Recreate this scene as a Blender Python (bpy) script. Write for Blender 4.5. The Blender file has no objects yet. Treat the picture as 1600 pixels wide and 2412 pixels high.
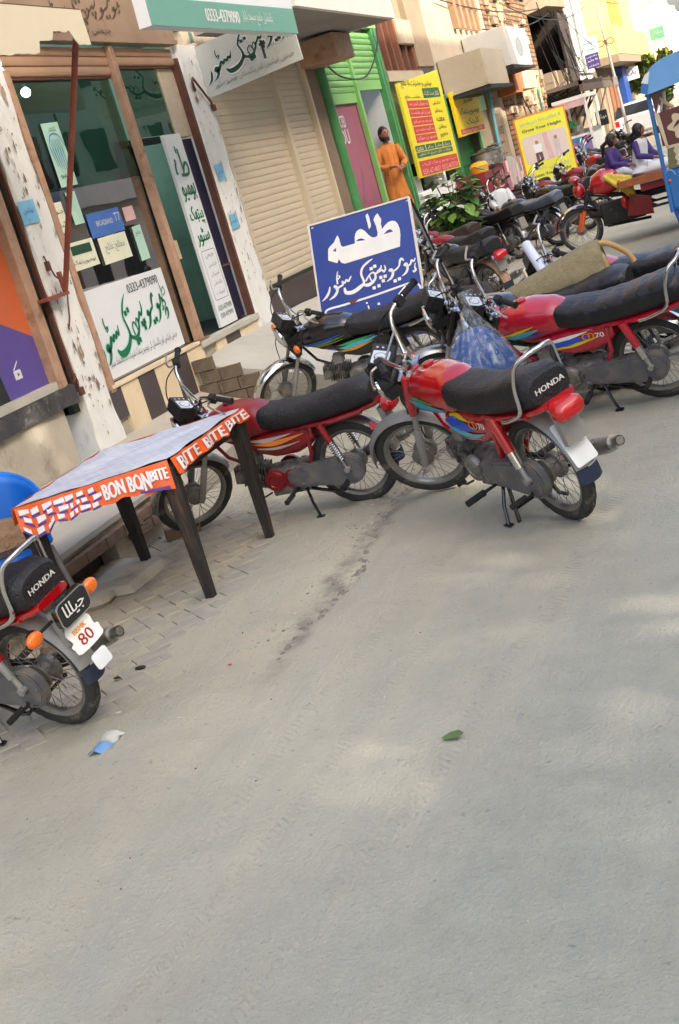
import bpy, bmesh, math, random, unicodedata
from mathutils import Vector, Matrix, noise
from mathutils.geometry import tessellate_polygon
R_ = random.Random(7)
SC = bpy.context.scene
COL = SC.collection
rad = math.radians
V = Vector

# ---------------------------------------------------------------- camera
EYE = V((0, 0, 1.76))
cam = bpy.data.cameras.new('camera')
cam_o = bpy.data.objects.new('camera', cam)
COL.objects.link(cam_o)
cam.sensor_width = 36
cam.sensor_fit = 'AUTO'
cam.lens = 43.13
cam.clip_start = 0.05
cam.clip_end = 3000
_x = V((0.91519705, 0.29199949, -0.27776006))
_y = V((0.17654398, 0.32908259, 0.92765127))
_z = V((0.3622797, -0.89802057, 0.24962467))
cam_o.matrix_world = Matrix(((_x.x, _y.x, _z.x, EYE.x), (_x.y, _y.y, _z.y, EYE.y), (_x.z, _y.z, _z.z, EYE.z), (0, 0, 0, 1)))
SC.camera = cam_o

# ---------------------------------------------------------------- light
SUN_EL, SUN_AZ = rad(32), rad(24)          # azimuth measured from +X (across the street) back towards -Y
world = bpy.data.worlds.new('World')
SC.world = world
world.use_nodes = True
wn = world.node_tree
sky = wn.nodes.new('ShaderNodeTexSky')
sky.sky_type = 'NISHITA'
sky.sun_disc = False
sky.sun_elevation = SUN_EL
sky.sun_rotation = rad(90) + SUN_AZ
sky.air_density = 1.0
sky.dust_density = 6.0
sky.ozone_density = 0.6
bg = wn.nodes['Background']
wn.links.new(sky.outputs[0], bg.inputs[0])
bg.inputs[1].default_value = 0.15
sl = bpy.data.lights.new('sun', 'SUN')
sl.energy = 2.0
sl.angle = rad(0.5)
sl.color = (1.0, 0.90, 0.76)
so = bpy.data.objects.new('sun', sl)
COL.objects.link(so)
sd = V((math.cos(SUN_EL) * math.cos(SUN_AZ), -math.cos(SUN_EL) * math.sin(SUN_AZ), math.sin(SUN_EL)))
so.rotation_euler = sd.to_track_quat('Z', 'Y').to_euler()
so.location = (30, -12, 40)
SC.view_settings.view_transform = 'Standard'
SC.view_settings.look = 'None'
SC.view_settings.gamma = 1
SC.view_settings.use_curve_mapping = False
SC.view_settings.exposure = 2.0
SC.cycles.max_bounces = 8

# ---------------------------------------------------------------- materials
def lin(c):
    return tuple(((x / 255) / 12.92 if x / 255 <= 0.04045 else (((x / 255) + 0.055) / 1.055) ** 2.4) for x in c[:3]) + (1,)

MATS = {}
def M(name, col, rough=0.6, metal=0.0, var=0.12, scale=6.0, bump=0.0, bscale=40.0, dirt=None, dirt_amt=0.0, dscale=3.0,
      coat=0.0, emit=0.0, spec=0.5, detail=5, rvar=0.1, stretch=None, sheen=0.0):
    """procedural material: base colour broken up by noise, optional patches of dirt, bump"""
    if name in MATS: return MATS[name]
    m = bpy.data.materials.new(name)
    m.use_nodes = True
    nt = m.node_tree; N = nt.nodes; L = nt.links
    b = N['Principled BSDF']
    b.inputs['Roughness'].default_value = rough
    b.inputs['Metallic'].default_value = metal
    b.inputs['Specular IOR Level'].default_value = spec
    if coat:
        b.inputs['Coat Weight'].default_value = coat
        b.inputs['Coat Roughness'].default_value = 0.12
    c = lin(col)
    tc = N.new('ShaderNodeTexCoord')
    mp = N.new('ShaderNodeMapping')
    if stretch: mp.inputs['Scale'].default_value = stretch
    L.new(tc.outputs['Object'], mp.inputs['Vector'])
    n1 = N.new('ShaderNodeTexNoise')
    n1.inputs['Scale'].default_value = scale
    n1.inputs['Detail'].default_value = detail
    n1.inputs['Roughness'].default_value = 0.62
    L.new(mp.outputs[0], n1.inputs['Vector'])
    mix = N.new('ShaderNodeMix'); mix.data_type = 'RGBA'
    mix.inputs[6].default_value = tuple(x * (1 - var) for x in c[:3]) + (1,)
    mix.inputs[7].default_value = tuple(min(1, x * (1 + var) + 0.01 * var) for x in c[:3]) + (1,)
    cr = N.new('ShaderNodeMapRange')
    cr.inputs[1].default_value = 0.3; cr.inputs[2].default_value = 0.7
    L.new(n1.outputs['Fac'], cr.inputs[0])
    L.new(cr.outputs[0], mix.inputs[0])
    out = mix.outputs[2]
    rr = N.new('ShaderNodeMapRange')
    rr.inputs[3].default_value = max(0.02, rough - rvar); rr.inputs[4].default_value = min(1, rough + rvar)
    L.new(n1.outputs['Fac'], rr.inputs[0])
    rout = rr.outputs[0]
    if dirt is not None and dirt_amt > 0:
        n2 = N.new('ShaderNodeTexNoise')
        n2.inputs['Scale'].default_value = dscale
        n2.inputs['Detail'].default_value = 9
        n2.inputs['Roughness'].default_value = 0.7
        L.new(mp.outputs[0], n2.inputs['Vector'])
        r2 = N.new('ShaderNodeMapRange')
        t = 0.72 - 0.45 * dirt_amt
        r2.inputs[1].default_value = t; r2.inputs[2].default_value = t + 0.16
        r2.inputs[4].default_value = min(1, 0.35 + dirt_amt)
        L.new(n2.outputs['Fac'], r2.inputs[0])
        m2 = N.new('ShaderNodeMix'); m2.data_type = 'RGBA'
        L.new(r2.outputs[0], m2.inputs[0]); L.new(out, m2.inputs[6])
        m2.inputs[7].default_value = lin(dirt)
        out = m2.outputs[2]
        m3 = N.new('ShaderNodeMix'); m3.data_type = 'FLOAT'
        L.new(r2.outputs[0], m3.inputs[0]); L.new(rout, m3.inputs[2]); m3.inputs[3].default_value = 0.9
        rout = m3.outputs[0]
        if metal > 0:
            m4 = N.new('ShaderNodeMath'); m4.operation = 'MULTIPLY_ADD'
            L.new(r2.outputs[0], m4.inputs[0]); m4.inputs[1].default_value = -metal; m4.inputs[2].default_value = metal
            L.new(m4.outputs[0], b.inputs['Metallic'])
    L.new(out, b.inputs['Base Color'])
    L.new(rout, b.inputs['Roughness'])
    if emit:
        b.inputs['Emission Color'].default_value = c
        b.inputs['Emission Strength'].default_value = emit
    if bump:
        n3 = N.new('ShaderNodeTexNoise')
        n3.inputs['Scale'].default_value = bscale
        n3.inputs['Detail'].default_value = 6
        L.new(mp.outputs[0], n3.inputs['Vector'])
        bp = N.new('ShaderNodeBump')
        bp.inputs['Strength'].default_value = min(1, bump)
        bp.inputs['Distance'].default_value = 0.02 * max(1, bump)
        L.new(n3.outputs['Fac'], bp.inputs['Height'])
        L.new(bp.outputs[0], b.inputs['Normal'])
    MATS[name] = m
    return m

def glass_mat(name, tint, refl=1.0):
    if name in MATS: return MATS[name]
    m = bpy.data.materials.new(name); m.use_nodes = True
    N = m.node_tree.nodes; L = m.node_tree.links
    N.remove(N['Principled BSDF'])
    o = N['Material Output']
    t = N.new('ShaderNodeBsdfTransparent'); t.inputs[0].default_value = tint
    g = N.new('ShaderNodeBsdfGlossy'); g.inputs['Roughness'].default_value = 0.015
    nz = N.new('ShaderNodeTexNoise'); nz.inputs['Scale'].default_value = 1.3
    tc = N.new('ShaderNodeTexCoord'); L.new(tc.outputs['Object'], nz.inputs['Vector'])
    bp = N.new('ShaderNodeBump'); bp.inputs['Strength'].default_value = 0.05; bp.inputs['Distance'].default_value = 0.05
    L.new(nz.outputs['Fac'], bp.inputs['Height']); L.new(bp.outputs[0], g.inputs['Normal'])
    f = N.new('ShaderNodeFresnel'); f.inputs[0].default_value = 1.55
    mu = N.new('ShaderNodeMath'); mu.operation = 'MULTIPLY_ADD'
    mu.inputs[1].default_value = refl; mu.inputs[2].default_value = 0.03 * refl
    mu.use_clamp = True
    L.new(f.outputs[0], mu.inputs[0])
    mx = N.new('ShaderNodeMixShader')
    L.new(mu.outputs[0], mx.inputs[0]); L.new(t.outputs[0], mx.inputs[1]); L.new(g.outputs[0], mx.inputs[2])
    L.new(mx.outputs[0], o.inputs[0])
    MATS[name] = m
    return m

# ---------------------------------------------------------------- mesh builder
def basis(d):
    d = V(d).normalized()
    a = V((0, 0, 1)) if abs(d.z) < 0.9 else V((1, 0, 0))
    u = d.cross(a).normalized()
    return u, d.cross(u).normalized()

class MB:
    def __init__(s):
        s.v = []; s.f = []; s.mi = []
    def add(s, vs, fs, m=0):
        b = len(s.v)
        s.v += [tuple(p) for p in vs]
        s.f += [tuple(b + i for i in f) for f in fs]
        s.mi += [m] * len(fs)
        return s
    def box(s, c, size, rot=None, m=0):
        hx, hy, hz = [q / 2 for q in size]
        pts = [V((x, y, z)) for x in (-hx, hx) for y in (-hy, hy) for z in (-hz, hz)]
        if rot is not None: pts = [rot @ p for p in pts]
        pts = [p + V(c) for p in pts]
        return s.add(pts, [(0, 1, 3, 2), (4, 6, 7, 5), (0, 4, 5, 1), (2, 3, 7, 6), (0, 2, 6, 4), (1, 5, 7, 3)], m)
    def b2(s, x0, x1, y0, y1, z0, z1, m=0):
        return s.box(((x0 + x1) / 2, (y0 + y1) / 2, (z0 + z1) / 2), (abs(x1 - x0), abs(y1 - y0), abs(z1 - z0)), None, m)
    def hexa(s, p, m=0):           # 8 points: bottom 4 ccw, top 4 ccw
        return s.add(p, [(3, 2, 1, 0), (4, 5, 6, 7), (0, 1, 5, 4), (1, 2, 6, 5), (2, 3, 7, 6), (3, 0, 4, 7)], m)
    def tube(s, pts, r, n=8, closed=False, m=0, flat=1.0, caps=True):
        pts = [V(p) for p in pts]; k = len(pts)
        rs = r if isinstance(r, (list, tuple)) else [r] * k
        vs = []; u = None
        for i, p in enumerate(pts):
            if closed: d = pts[(i + 1) % k] - pts[i - 1]
            else: d = pts[min(i + 1, k - 1)] - pts[max(i - 1, 0)]
            if d.length < 1e-9: d = V((0, 0, 1))
            d.normalize()
            if u is None: u, w = basis(d)
            else:
                u = (u - d * u.dot(d))
                if u.length < 1e-6: u, _ = basis(d)
                u.normalize()
            w = d.cross(u)
            for j in range(n):
                a = 2 * math.pi * j / n
                vs.append(p + (u * math.cos(a) + w * math.sin(a) * flat) * rs[i])
        fs = []
        for i in range(k if closed else k - 1):
            a, b = i * n, ((i + 1) % k) * n
            for j in range(n):
                fs.append((a + j, a + (j + 1) % n, b + (j + 1) % n, b + j))
        if not closed and caps:
            fs.append(tuple(reversed(range(n)))); fs.append(tuple(range((k - 1) * n, k * n)))
        return s.add(vs, fs, m)
    def cyl(s, a, b, r, r2=None, n=12, m=0):
        return s.tube([a, b], [r, r if r2 is None else r2], n, m=m)
    def lathe(s, prof, o, d, n=24, m=0, cap=False):     # prof: (radius, height along d)
        o = V(o); d = V(d).normalized(); u, w = basis(d)
        vs = []
        for (r, h) in prof:
            for j in range(n):
                a = 2 * math.pi * j / n
                vs.append(o + d * h + (u * math.cos(a) + w * math.sin(a)) * r)
        fs = []
        for i in range(len(prof) - 1):
            for j in range(n):
                fs.append((i * n + j, i * n + (j + 1) % n, (i + 1) * n + (j + 1) % n, (i + 1) * n + j))
        if cap:
            fs.append(tuple(reversed(range(n)))); fs.append(tuple(range((len(prof) - 1) * n, len(prof) * n)))
        return s.add(vs, fs, m)
    def ball(s, c, r, n=12, m=0, sc=(1, 1, 1), rot=None):
        vs = []; k = max(4, n // 2)
        for i in range(k + 1):
            t = math.pi * i / k
            for j in range(n):
                a = 2 * math.pi * j / n
                p = V((math.sin(t) * math.cos(a) * sc[0], math.sin(t) * math.sin(a) * sc[1], math.cos(t) * sc[2])) * r
                if rot is not None: p = rot @ p
                vs.append(V(c) + p)
        fs = [(i * n + j, i * n + (j + 1) % n, (i + 1) * n + (j + 1) % n, (i + 1) * n + j) for i in range(k) for j in range(n)]
        return s.add(vs, fs, m)
    def prism(s, poly, fr, t, m=0, back=True, holes=()):
        """poly: 2D outline, fr: 4x4 frame (u,v,n), extruded t along n"""
        loops = [list(poly)] + [list(h) for h in holes]
        flat = [p for l in loops for p in l]
        tri = tessellate_polygon([[V((p[0], p[1], 0)) for p in l] for l in loops])
        n = len(flat)
        vs = [fr @ V((p[0], p[1], t)) for p in flat] + [fr @ V((p[0], p[1], 0)) for p in flat]
        fs = []
        for a, b, c in tri:
            ar = (flat[b][0] - flat[a][0]) * (flat[c][1] - flat[a][1]) - (flat[b][1] - flat[a][1]) * (flat[c][0] - flat[a][0])
            if ar < 0: b, c = c, b
            fs.append((a, b, c))
            if back: fs.append((n + a, n + c, n + b))
        o = 0
        for l in loops:
            k = len(l)
            if abs(t) > 1e-9:
                ar = sum(l[i][0] * l[(i + 1) % k][1] - l[(i + 1) % k][0] * l[i][1] for i in range(k))
                for i in range(k):
                    j = (i + 1) % k
                    q = (o + i, n + o + i, n + o + j, o + j)
                    fs.append(q if (ar > 0) == (l is loops[0]) else tuple(reversed(q)))
            o += k
        return s.add(vs, fs, m)
    def grid(s, fn, nu, nv, m=0):
        vs = [fn(i / nu, j / nv) for i in range(nu + 1) for j in range(nv + 1)]
        fs = [(i * (nv + 1) + j, (i + 1) * (nv + 1) + j, (i + 1) * (nv + 1) + j + 1, i * (nv + 1) + j + 1) for i in range(nu) for j in range(nv)]
        return s.add(vs, fs, m)
    def loft(s, rings, m=0, caps=True):
        n = len(rings[0]); vs = [p for r in rings for p in r]
        fs = [(i * n + j, i * n + (j + 1) % n, (i + 1) * n + (j + 1) % n, (i + 1) * n + j) for i in range(len(rings) - 1) for j in range(n)]
        if caps:
            fs.append(tuple(reversed(range(n)))); fs.append(tuple(range((len(rings) - 1) * n, len(rings) * n)))
        return s.add(vs, fs, m)
    def mesh(s, name, mats, sharp=38):
        me = bpy.data.meshes.new(name)
        me.from_pydata(s.v, [], s.f)
        for mt in (mats if isinstance(mats, (list, tuple)) else [mats]): me.materials.append(mt)
        if any(s.mi): me.polygons.foreach_set('material_index', s.mi)
        bm = bmesh.new(); bm.from_mesh(me)
        bmesh.ops.recalc_face_normals(bm, faces=bm.faces)
        bm.to_mesh(me); bm.free()
        if sharp is not None:
            me.polygons.foreach_set('use_smooth', [True] * len(me.polygons))
            me.set_sharp_from_angle(angle=rad(sharp))
        me.update()
        return me
    def build(s, name, mats, parent=None, sharp=38, bevel=0.0, **tags):
        me = s.mesh(name, mats, sharp)
        o = bpy.data.objects.new(name, me)
        COL.objects.link(o)
        if parent is not None: o.parent = parent
        if bevel:
            md = o.modifiers.new('bevel', 'BEVEL'); md.width = bevel; md.segments = 2; md.limit_method = 'ANGLE'; md.angle_limit = rad(40)
        for k, v in tags.items(): o[k] = v
        return o

def thing(name, label, cat, loc=(0, 0, 0), rz=0, group=None, rot=None):
    o = bpy.data.objects.new(name, None); COL.objects.link(o)
    o.empty_display_size = 0.1
    o.location = loc
    o.rotation_euler = rot if rot is not None else (0, 0, rz)
    o['label'] = label; o['category'] = cat
    if group: o['group'] = group
    return o
def tag(o, label, cat, group=None):
    o['label'] = label; o['category'] = cat
    if group: o['group'] = group
    return o
def inst(name, me, parent=None, mw=None):
    o = bpy.data.objects.new(name, me); COL.objects.link(o)
    if parent is not None: o.parent = parent
    if mw is not None: o.matrix_local = mw
    return o
def empty(name, parent):
    o = bpy.data.objects.new(name, None); COL.objects.link(o); o.parent = parent; o.empty_display_size = 0.05
    return o
def frame(o, u, v):
    """4x4 with origin o, x axis u, y axis v"""
    u = V(u).normalized(); v = V(v); v = (v - u * v.dot(u)).normalized(); n = u.cross(v)
    return Matrix(((u.x, v.x, n.x, o[0]), (u.y, v.y, n.y, o[1]), (u.z, v.z, n.z, o[2]), (0, 0, 0, 1)))
def wall_frame(x, y, z):           # reads along +Y from the street, normal +X
    return frame((x, y, z), (0, 1, 0), (0, 0, 1))
def nz(x, y, z=0.0, s=1.0):
    return noise.noise(V((x * s, y * s, z * s)))
def smooth(pts, k=6, closed=False):
    """Catmull-Rom through points of any dimension"""
    n = len(pts); out = []
    rng = n if closed else n - 1
    for i in range(rng):
        p0 = pts[(i - 1) % n] if closed or i > 0 else pts[0]
        p1 = pts[i]; p2 = pts[(i + 1) % n]
        p3 = pts[(i + 2) % n] if closed or i + 2 < n else pts[-1]
        for j in range(k):
            t = j / k
            out.append(tuple(0.5 * (2 * b + (c - a) * t + (2 * a - 5 * b + 4 * c - d) * t * t + (3 * b - a - 3 * c + d) * t ** 3) for a, b, c, d in zip(p0, p1, p2, p3)))
    if not closed: out.append(tuple(pts[-1]))
    return out
def rrect(x0, y0, x1, y1, r, k=4):
    out = []
    for cx, cy, a0 in ((x1 - r, y1 - r, 0), (x0 + r, y1 - r, 90), (x0 + r, y0 + r, 180), (x1 - r, y0 + r, 270)):
        for i in range(k + 1):
            a = rad(a0 + 90 * i / k); out.append((cx + r * math.cos(a), cy + r * math.sin(a)))
    return out

# ---------------------------------------------------------------- lettering
FORMS = {}
for _c in list(range(0xFB50, 0xFDFF)) + list(range(0xFE70, 0xFEFD)):
    _d = unicodedata.decomposition(chr(_c)).split()
    if len(_d) == 2 and _d[0] in ('<initial>', '<medial>', '<final>', '<isolated>'):
        FORMS.setdefault(int(_d[1], 16), {})[_d[0][1]] = chr(_c)
def shape(t):
    out = []
    for w in t.split('\n'):
        cs = list(w); res = []
        for i, ch in enumerate(cs):
            f = FORMS.get(ord(ch))
            if not f: res.append(ch); continue
            pf = FORMS.get(ord(cs[i - 1])) if i else None
            nf = FORMS.get(ord(cs[i + 1])) if i + 1 < len(cs) else None
            jp = pf is not None and 'i' in pf and ('f' in f)
            jn = nf is not None and 'f' in nf and ('i' in f)
            k = 'm' if jp and jn and 'm' in f else 'f' if jp else 'i' if jn else 'i'
            if not jp and not jn: k = 'z'
            res.append(f.get(k) or (f.get('f') if jp else None) or ch)
        out.append(''.join(reversed(res)))
    return '\n'.join(out)
_tc = {}
def glyphs(body, res=2):
    key = (body, res)
    if key in _tc: return _tc[key]
    c = bpy.data.curves.new('lettering', 'FONT'); c.body = body; c.resolution_u = res
    o = bpy.data.objects.new('lettering', c); COL.objects.link(o)
    dg = bpy.context.evaluated_depsgraph_get()
    me = bpy.data.meshes.new_from_object(o.evaluated_get(dg))
    vs = [(v.co.x, v.co.y) for v in me.vertices]; fs = [tuple(p.vertices) for p in me.polygons]
    bpy.data.objects.remove(o); bpy.data.curves.remove(c); bpy.data.meshes.remove(me)
    if vs:
        x0 = min(v[0] for v in vs); x1 = max(v[0] for v in vs); y0 = min(v[1] for v in vs); y1 = max(v[1] for v in vs)
    else: x0 = y0 = 0; x1 = y1 = 1
    _tc[key] = (vs, fs, x0, x1, y0, y1)
    return _tc[key]
def put_text(mb, body, fr, x, y, w, h, off=0.003, m=0, res=2, shear=0.0, bold=0.0):
    """fit body into the rectangle x,y,w,h of the frame; arabic script is shaped first"""
    if any(0x600 <= ord(c) < 0x700 for c in body): body = shape(body)
    vs, fs, x0, x1, y0, y1 = glyphs(body, res)
    if not vs: return
    sx = w / max(1e-6, x1 - x0); sy = h / max(1e-6, y1 - y0)
    for k in ([0] if not bold else [-bold, 0, bold]):
        mb.add([fr @ V((x + (a - x0) * sx + (b - y0) * sy * shear + k, y + (b - y0) * sy, off + 0.0002 * (1 if k == 0 else (2 if k > 0 else 3)))) for a, b in vs], fs, m)
def flat_poly(mb, poly, fr, off=0.002, m=0, holes=()):
    mb.prism(poly, fr @ Matrix.Translation((0, 0, off)), 0.0, m, back=False, holes=holes)
def brush(mb, pts, fr, off=0.004, m=0, k=5):
    """calligraphic stroke, pts = (x, y, half width)"""
    q = smooth(pts, k) if len(pts) > 2 else pts
    L = []; Rr = []
    for i in range(len(q)):
        a = V(q[max(0, i - 1)][:2]); b = V(q[min(len(q) - 1, i + 1)][:2]); d = (b - a)
        if d.length < 1e-9: d = V((1, 0))
        d.normalize(); n = V((-d.y, d.x)) * max(q[i][2], 1e-5)
        p = V(q[i][:2]); L.append(p + n); Rr.append(p - n)
    vs = [fr @ V((p.x, p.y, off)) for p in L] + [fr @ V((p.x, p.y, off)) for p in Rr]
    n = len(q)
    mb.add(vs, [(i, i + 1, n + i + 1, n + i) for i in range(n - 1)], m)
def dot(mb, x, y, r, fr, off=0.004, m=0, ang=45):
    a = [rad(ang + 90 * i) for i in range(4)]
    flat_poly(mb, [(x + r * math.cos(t), y + r * math.sin(t)) for t in a], fr, off, m)
# ================================================================ motorcycle kit
DUST = (150, 138, 118)
m_tyre = M('tyre_rubber', (52, 50, 48), 0.85, var=0.2, scale=20, dirt=DUST, dirt_amt=0.35, dscale=9, bump=0.3, bscale=120)
m_rim = M('dusty_steel_rim', (150, 148, 142), 0.35, 0.85, var=0.15, scale=14, dirt=(128, 116, 98), dirt_amt=0.55, dscale=10)
m_spoke = M('spoke_steel', (120, 116, 108), 0.4, 0.8, var=0.2)
m_hub = M('hub_alloy', (128, 124, 116), 0.6, 0.4, var=0.2, scale=20, dirt=(96, 84, 68), dirt_amt=0.5, dscale=12)
m_chrome = M('chrome', (205, 205, 205), 0.14, 1.0, var=0.05, dirt=DUST, dirt_amt=0.12, dscale=14)
m_chrome_dusty = M('dusty_chrome', (170, 168, 162), 0.28, 0.9, var=0.1, dirt=(150, 142, 126), dirt_amt=0.45, dscale=7)
m_silver = M('silver_paint', (150, 148, 143), 0.5, 0.3, var=0.12, dirt=(140, 130, 112), dirt_amt=0.4, dscale=8)
m_black = M('black_plastic', (26, 26, 28), 0.5, var=0.2, scale=12, dirt=(95, 90, 82), dirt_amt=0.18, dscale=12)
m_blackp = M('black_paint', (16, 16, 19), 0.25, var=0.2, coat=0.6, dirt=(90, 86, 78), dirt_amt=0.15, dscale=6)
m_rubber = M('grip_rubber', (24, 24, 26), 0.75, var=0.2, bump=0.5, bscale=260)
m_engine = M('greasy_engine', (138, 134, 128), 0.42, 0.5, var=0.4, scale=14, dirt=(36, 32, 28), dirt_amt=0.6, dscale=11, bump=0.3, bscale=60)
m_grease = M('greasy_iron', (44, 41, 38), 0.7, 0.3, var=0.3, scale=16, dirt=(110, 98, 82), dirt_amt=0.35, dscale=10, bump=0.3, bscale=70)
m_case = M('chain_case_grey', (104, 104, 106), 0.42, 0.3, var=0.18, scale=9, dirt=(126, 112, 92), dirt_amt=0.5, dscale=9, bump=.15, bscale=50)
m_dial = M('dial_face', (196, 202, 205), 0.25, var=0.06, coat=0.5)
m_lens = M('lamp_lens', (205, 210, 212), 0.1, 0.2, var=0.05, coat=0.8)
m_orange = M('orange_lens', (235, 110, 14), 0.25, var=0.15, scale=60, coat=0.6)
m_redlens = M('red_lens', (190, 14, 18), 0.22, var=0.12, scale=50, coat=0.7)
m_white = M('white_plate', (226, 226, 222), 0.4, var=0.04, dirt=(170, 160, 140), dirt_amt=0.15, dscale=9)
m_seat = M('black_vinyl_seat', (24, 24, 27), 0.48, var=0.2, scale=9, bump=0.5, bscale=90, dirt=(88, 84, 80), dirt_amt=0.22, dscale=5)
m_seat_dusty = M('dusty_vinyl_seat', (24, 24, 28), 0.38, var=0.3, scale=6, bump=0.35, bscale=30, dirt=(96, 92, 90), dirt_amt=0.25, dscale=4)
m_redp = M('red_paint', (172, 10, 20), 0.2, var=0.12, coat=1.0, dirt=(150, 92, 80), dirt_amt=0.17, dscale=9)
m_redworn = M('worn_maroon_paint', (128, 14, 24), 0.42, var=0.2, coat=0.25, dirt=(120, 78, 66), dirt_amt=0.3, dscale=7)
m_redpink = M('faded_crimson_paint', (178, 14, 40), 0.22, var=0.12, coat=1.0, dirt=(180, 120, 118), dirt_amt=0.15, dscale=5)
m_letw = M('white_print', (222, 222, 218), 0.5, var=0.06)
m_lety = M('yellow_print', (222, 190, 30), 0.5, var=0.1)
m_letgold = M('gold_print', (214, 140, 30), 0.4, var=0.1)
m_decb = M('blue_decal', (24, 74, 178), 0.35, var=0.15, coat=0.4)
m_decc = M('cyan_decal', (60, 170, 190), 0.35, var=0.15, coat=0.4)
m_decg = M('green_decal', (48, 150, 80), 0.35, var=0.15, coat=0.4)
m_deco = M('orange_decal', (226, 130, 50), 0.4, var=0.2, coat=0.3)
m_decs = M('silver_decal', (190, 186, 176), 0.35, 0.3, var=0.15, coat=0.3)
m_plred = M('painted_numeral_red', (150, 24, 34), 0.5, var=0.12)
m_mud = M('mudflap_rubber', (34, 44, 66), 0.6, var=0.2, dirt=(100, 94, 88), dirt_amt=0.2)

def wheel_meshes():
    if 'wheel' in CACHE: return CACHE['wheel']
    t = MB(); n = 96; vs = []
    prof = [(.222, -.022), (.232, -.028), (.250, -.031), (.264, -.027), (.2735, -.017), (.2715, -.010), (.278, -.006), (.278, .006), (.2715, .010), (.2735, .017), (.264, .027), (.250, .031), (.232, .028), (.222, .022)]
    for i, (r, h) in enumerate(prof):
        for j in range(n):
            a = 2 * math.pi * j / n
            k = -.004 if (j + i) % 4 == 0 and 3 <= i <= 10 else 0
            vs.append((math.cos(a) * (r + k), h, math.sin(a) * (r + k)))
    t.add(vs, [(i * n + j, i * n + (j + 1) % n, (i + 1) * n + (j + 1) % n, (i + 1) * n + j) for i in range(len(prof) - 1) for j in range(n)])
    rim = MB()
    rim.lathe([(.222, -.024), (.226, -.020), (.214, -.016), (.204, -.008), (.202, 0), (.204, .008), (.214, .016), (.226, .020), (.222, .024), (.21, .02), (.199, .009), (.197, 0), (.199, -.009), (.21, -.02), (.222, -.024)], (0, 0, 0), (0, 1, 0), 48)
    hub = MB()
    hub.lathe([(.012, -.07), (.03, -.06), (.06, -.05), (.066, -.045), (.066, -.02), (.05, -.015), (.045, .02), (.06, .025), (.062, .04), (.035, .05), (.014, .07)], (0, 0, 0), (0, 1, 0), 24, cap=True)
    hub.cyl((0, -.1, 0), (0, .1, 0), .008, n=8)
    sp = MB()
    for i in range(36):
        a = 2 * math.pi * i / 36; s = 1 if i % 2 else -1
        b = a + (0.42 if (i // 2) % 2 else -0.42)
        sp.cyl((.056 * math.cos(b), .028 * s, .056 * math.sin(b)), (.203 * math.cos(a), 0, .203 * math.sin(a)), .0017, n=4)
    CACHE['wheel'] = (t.mesh('tyre', m_tyre), rim.mesh('rim', m_rim), hub.mesh('hub', m_hub), sp.mesh('spokes', m_spoke))
    return CACHE['wheel']
CACHE = {}
def add_wheel(root, x, z, ms=None, spin=0.0, rimmat=None):
    t, r, h, s = wheel_meshes()
    mw = (ms or Matrix()) @ Matrix.Translation((x, 0, z)) @ Matrix.Rotation(spin, 4, 'Y')
    w = inst('wheel_rim', r, root, mw)
    if rimmat: w.material_slots[0].link = 'OBJECT'; w.material_slots[0].material = rimmat
    inst('tyre', t, w); inst('hub', h, w); inst('spokes', s, w)
    return w

def interp(tab, x):
    for a, b in zip(tab, tab[1:]):
        lo, hi = min(a[0], b[0]), max(a[0], b[0])
        if lo <= x <= hi:
            t = (x - a[0]) / (b[0] - a[0]); t2 = t * t * (3 - 2 * t)
            return [p + (q - p) * (t * .5 + t2 * .5) for p, q in zip(a[1:], b[1:])]
    return list(tab[0][1:]) if abs(x - tab[0][0]) < abs(x - tab[-1][0]) else list(tab[-1][1:])
def body(tab, e=2.6, n=20, k=26, lean=None):
    """superellipse loft along x from rows (x, half width, z bottom, z top)"""
    rings = []
    for i in range(k + 1):
        x = tab[0][0] + (tab[-1][0] - tab[0][0]) * i / k
        w, zb, zt = interp(tab, x); zm = (zb + zt) / 2; hz = (zt - zb) / 2
        ring = []
        for j in range(n):
            a = 2 * math.pi * j / n; c, s = math.cos(a), math.sin(a)
            ring.append((x, w * math.copysign(abs(c) ** (2 / e), c), zm + hz * math.copysign(abs(s) ** (2 / e), s)))
        rings.append(ring)
    return rings
def ysurf(tab, e, x, z):
    w, zb, zt = interp(tab, x); zm = (zb + zt) / 2; hz = (zt - zb) / 2
    q = min(.999, abs((z - zm) / max(hz, 1e-4)))
    return w * (1 - q ** e) ** (1 / e)
TANK = [(.38, .05, .61, .70), (.43, .10, .59, .755), (.52, .122, .578, .795), (.65, .132, .572, .815), (.77, .128, .578, .808), (.86, .105, .60, .775), (.915, .07, .635, .735), (.93, .03, .655, .71)]
SEAT = [(.545, .05, .665, .705), (.52, .095, .64, .745), (.47, .118, .612, .76), (.36, .126, .598, .752), (.22, .132, .598, .742), (.05, .134, .606, .762), (-.10, .130, .622, .79), (-.20, .126, .635, .805), (-.262, .12, .645, .80), (-.285, .105, .655, .78)]
PANEL = [(.17, .085, .50, .60), (.22, .10, .455, .61), (.32, .108, .425, .612), (.45, .108, .425, .60), (.55, .10, .455, .595), (.62, .085, .50, .585), (.66, .05, .53, .575)]
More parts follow.
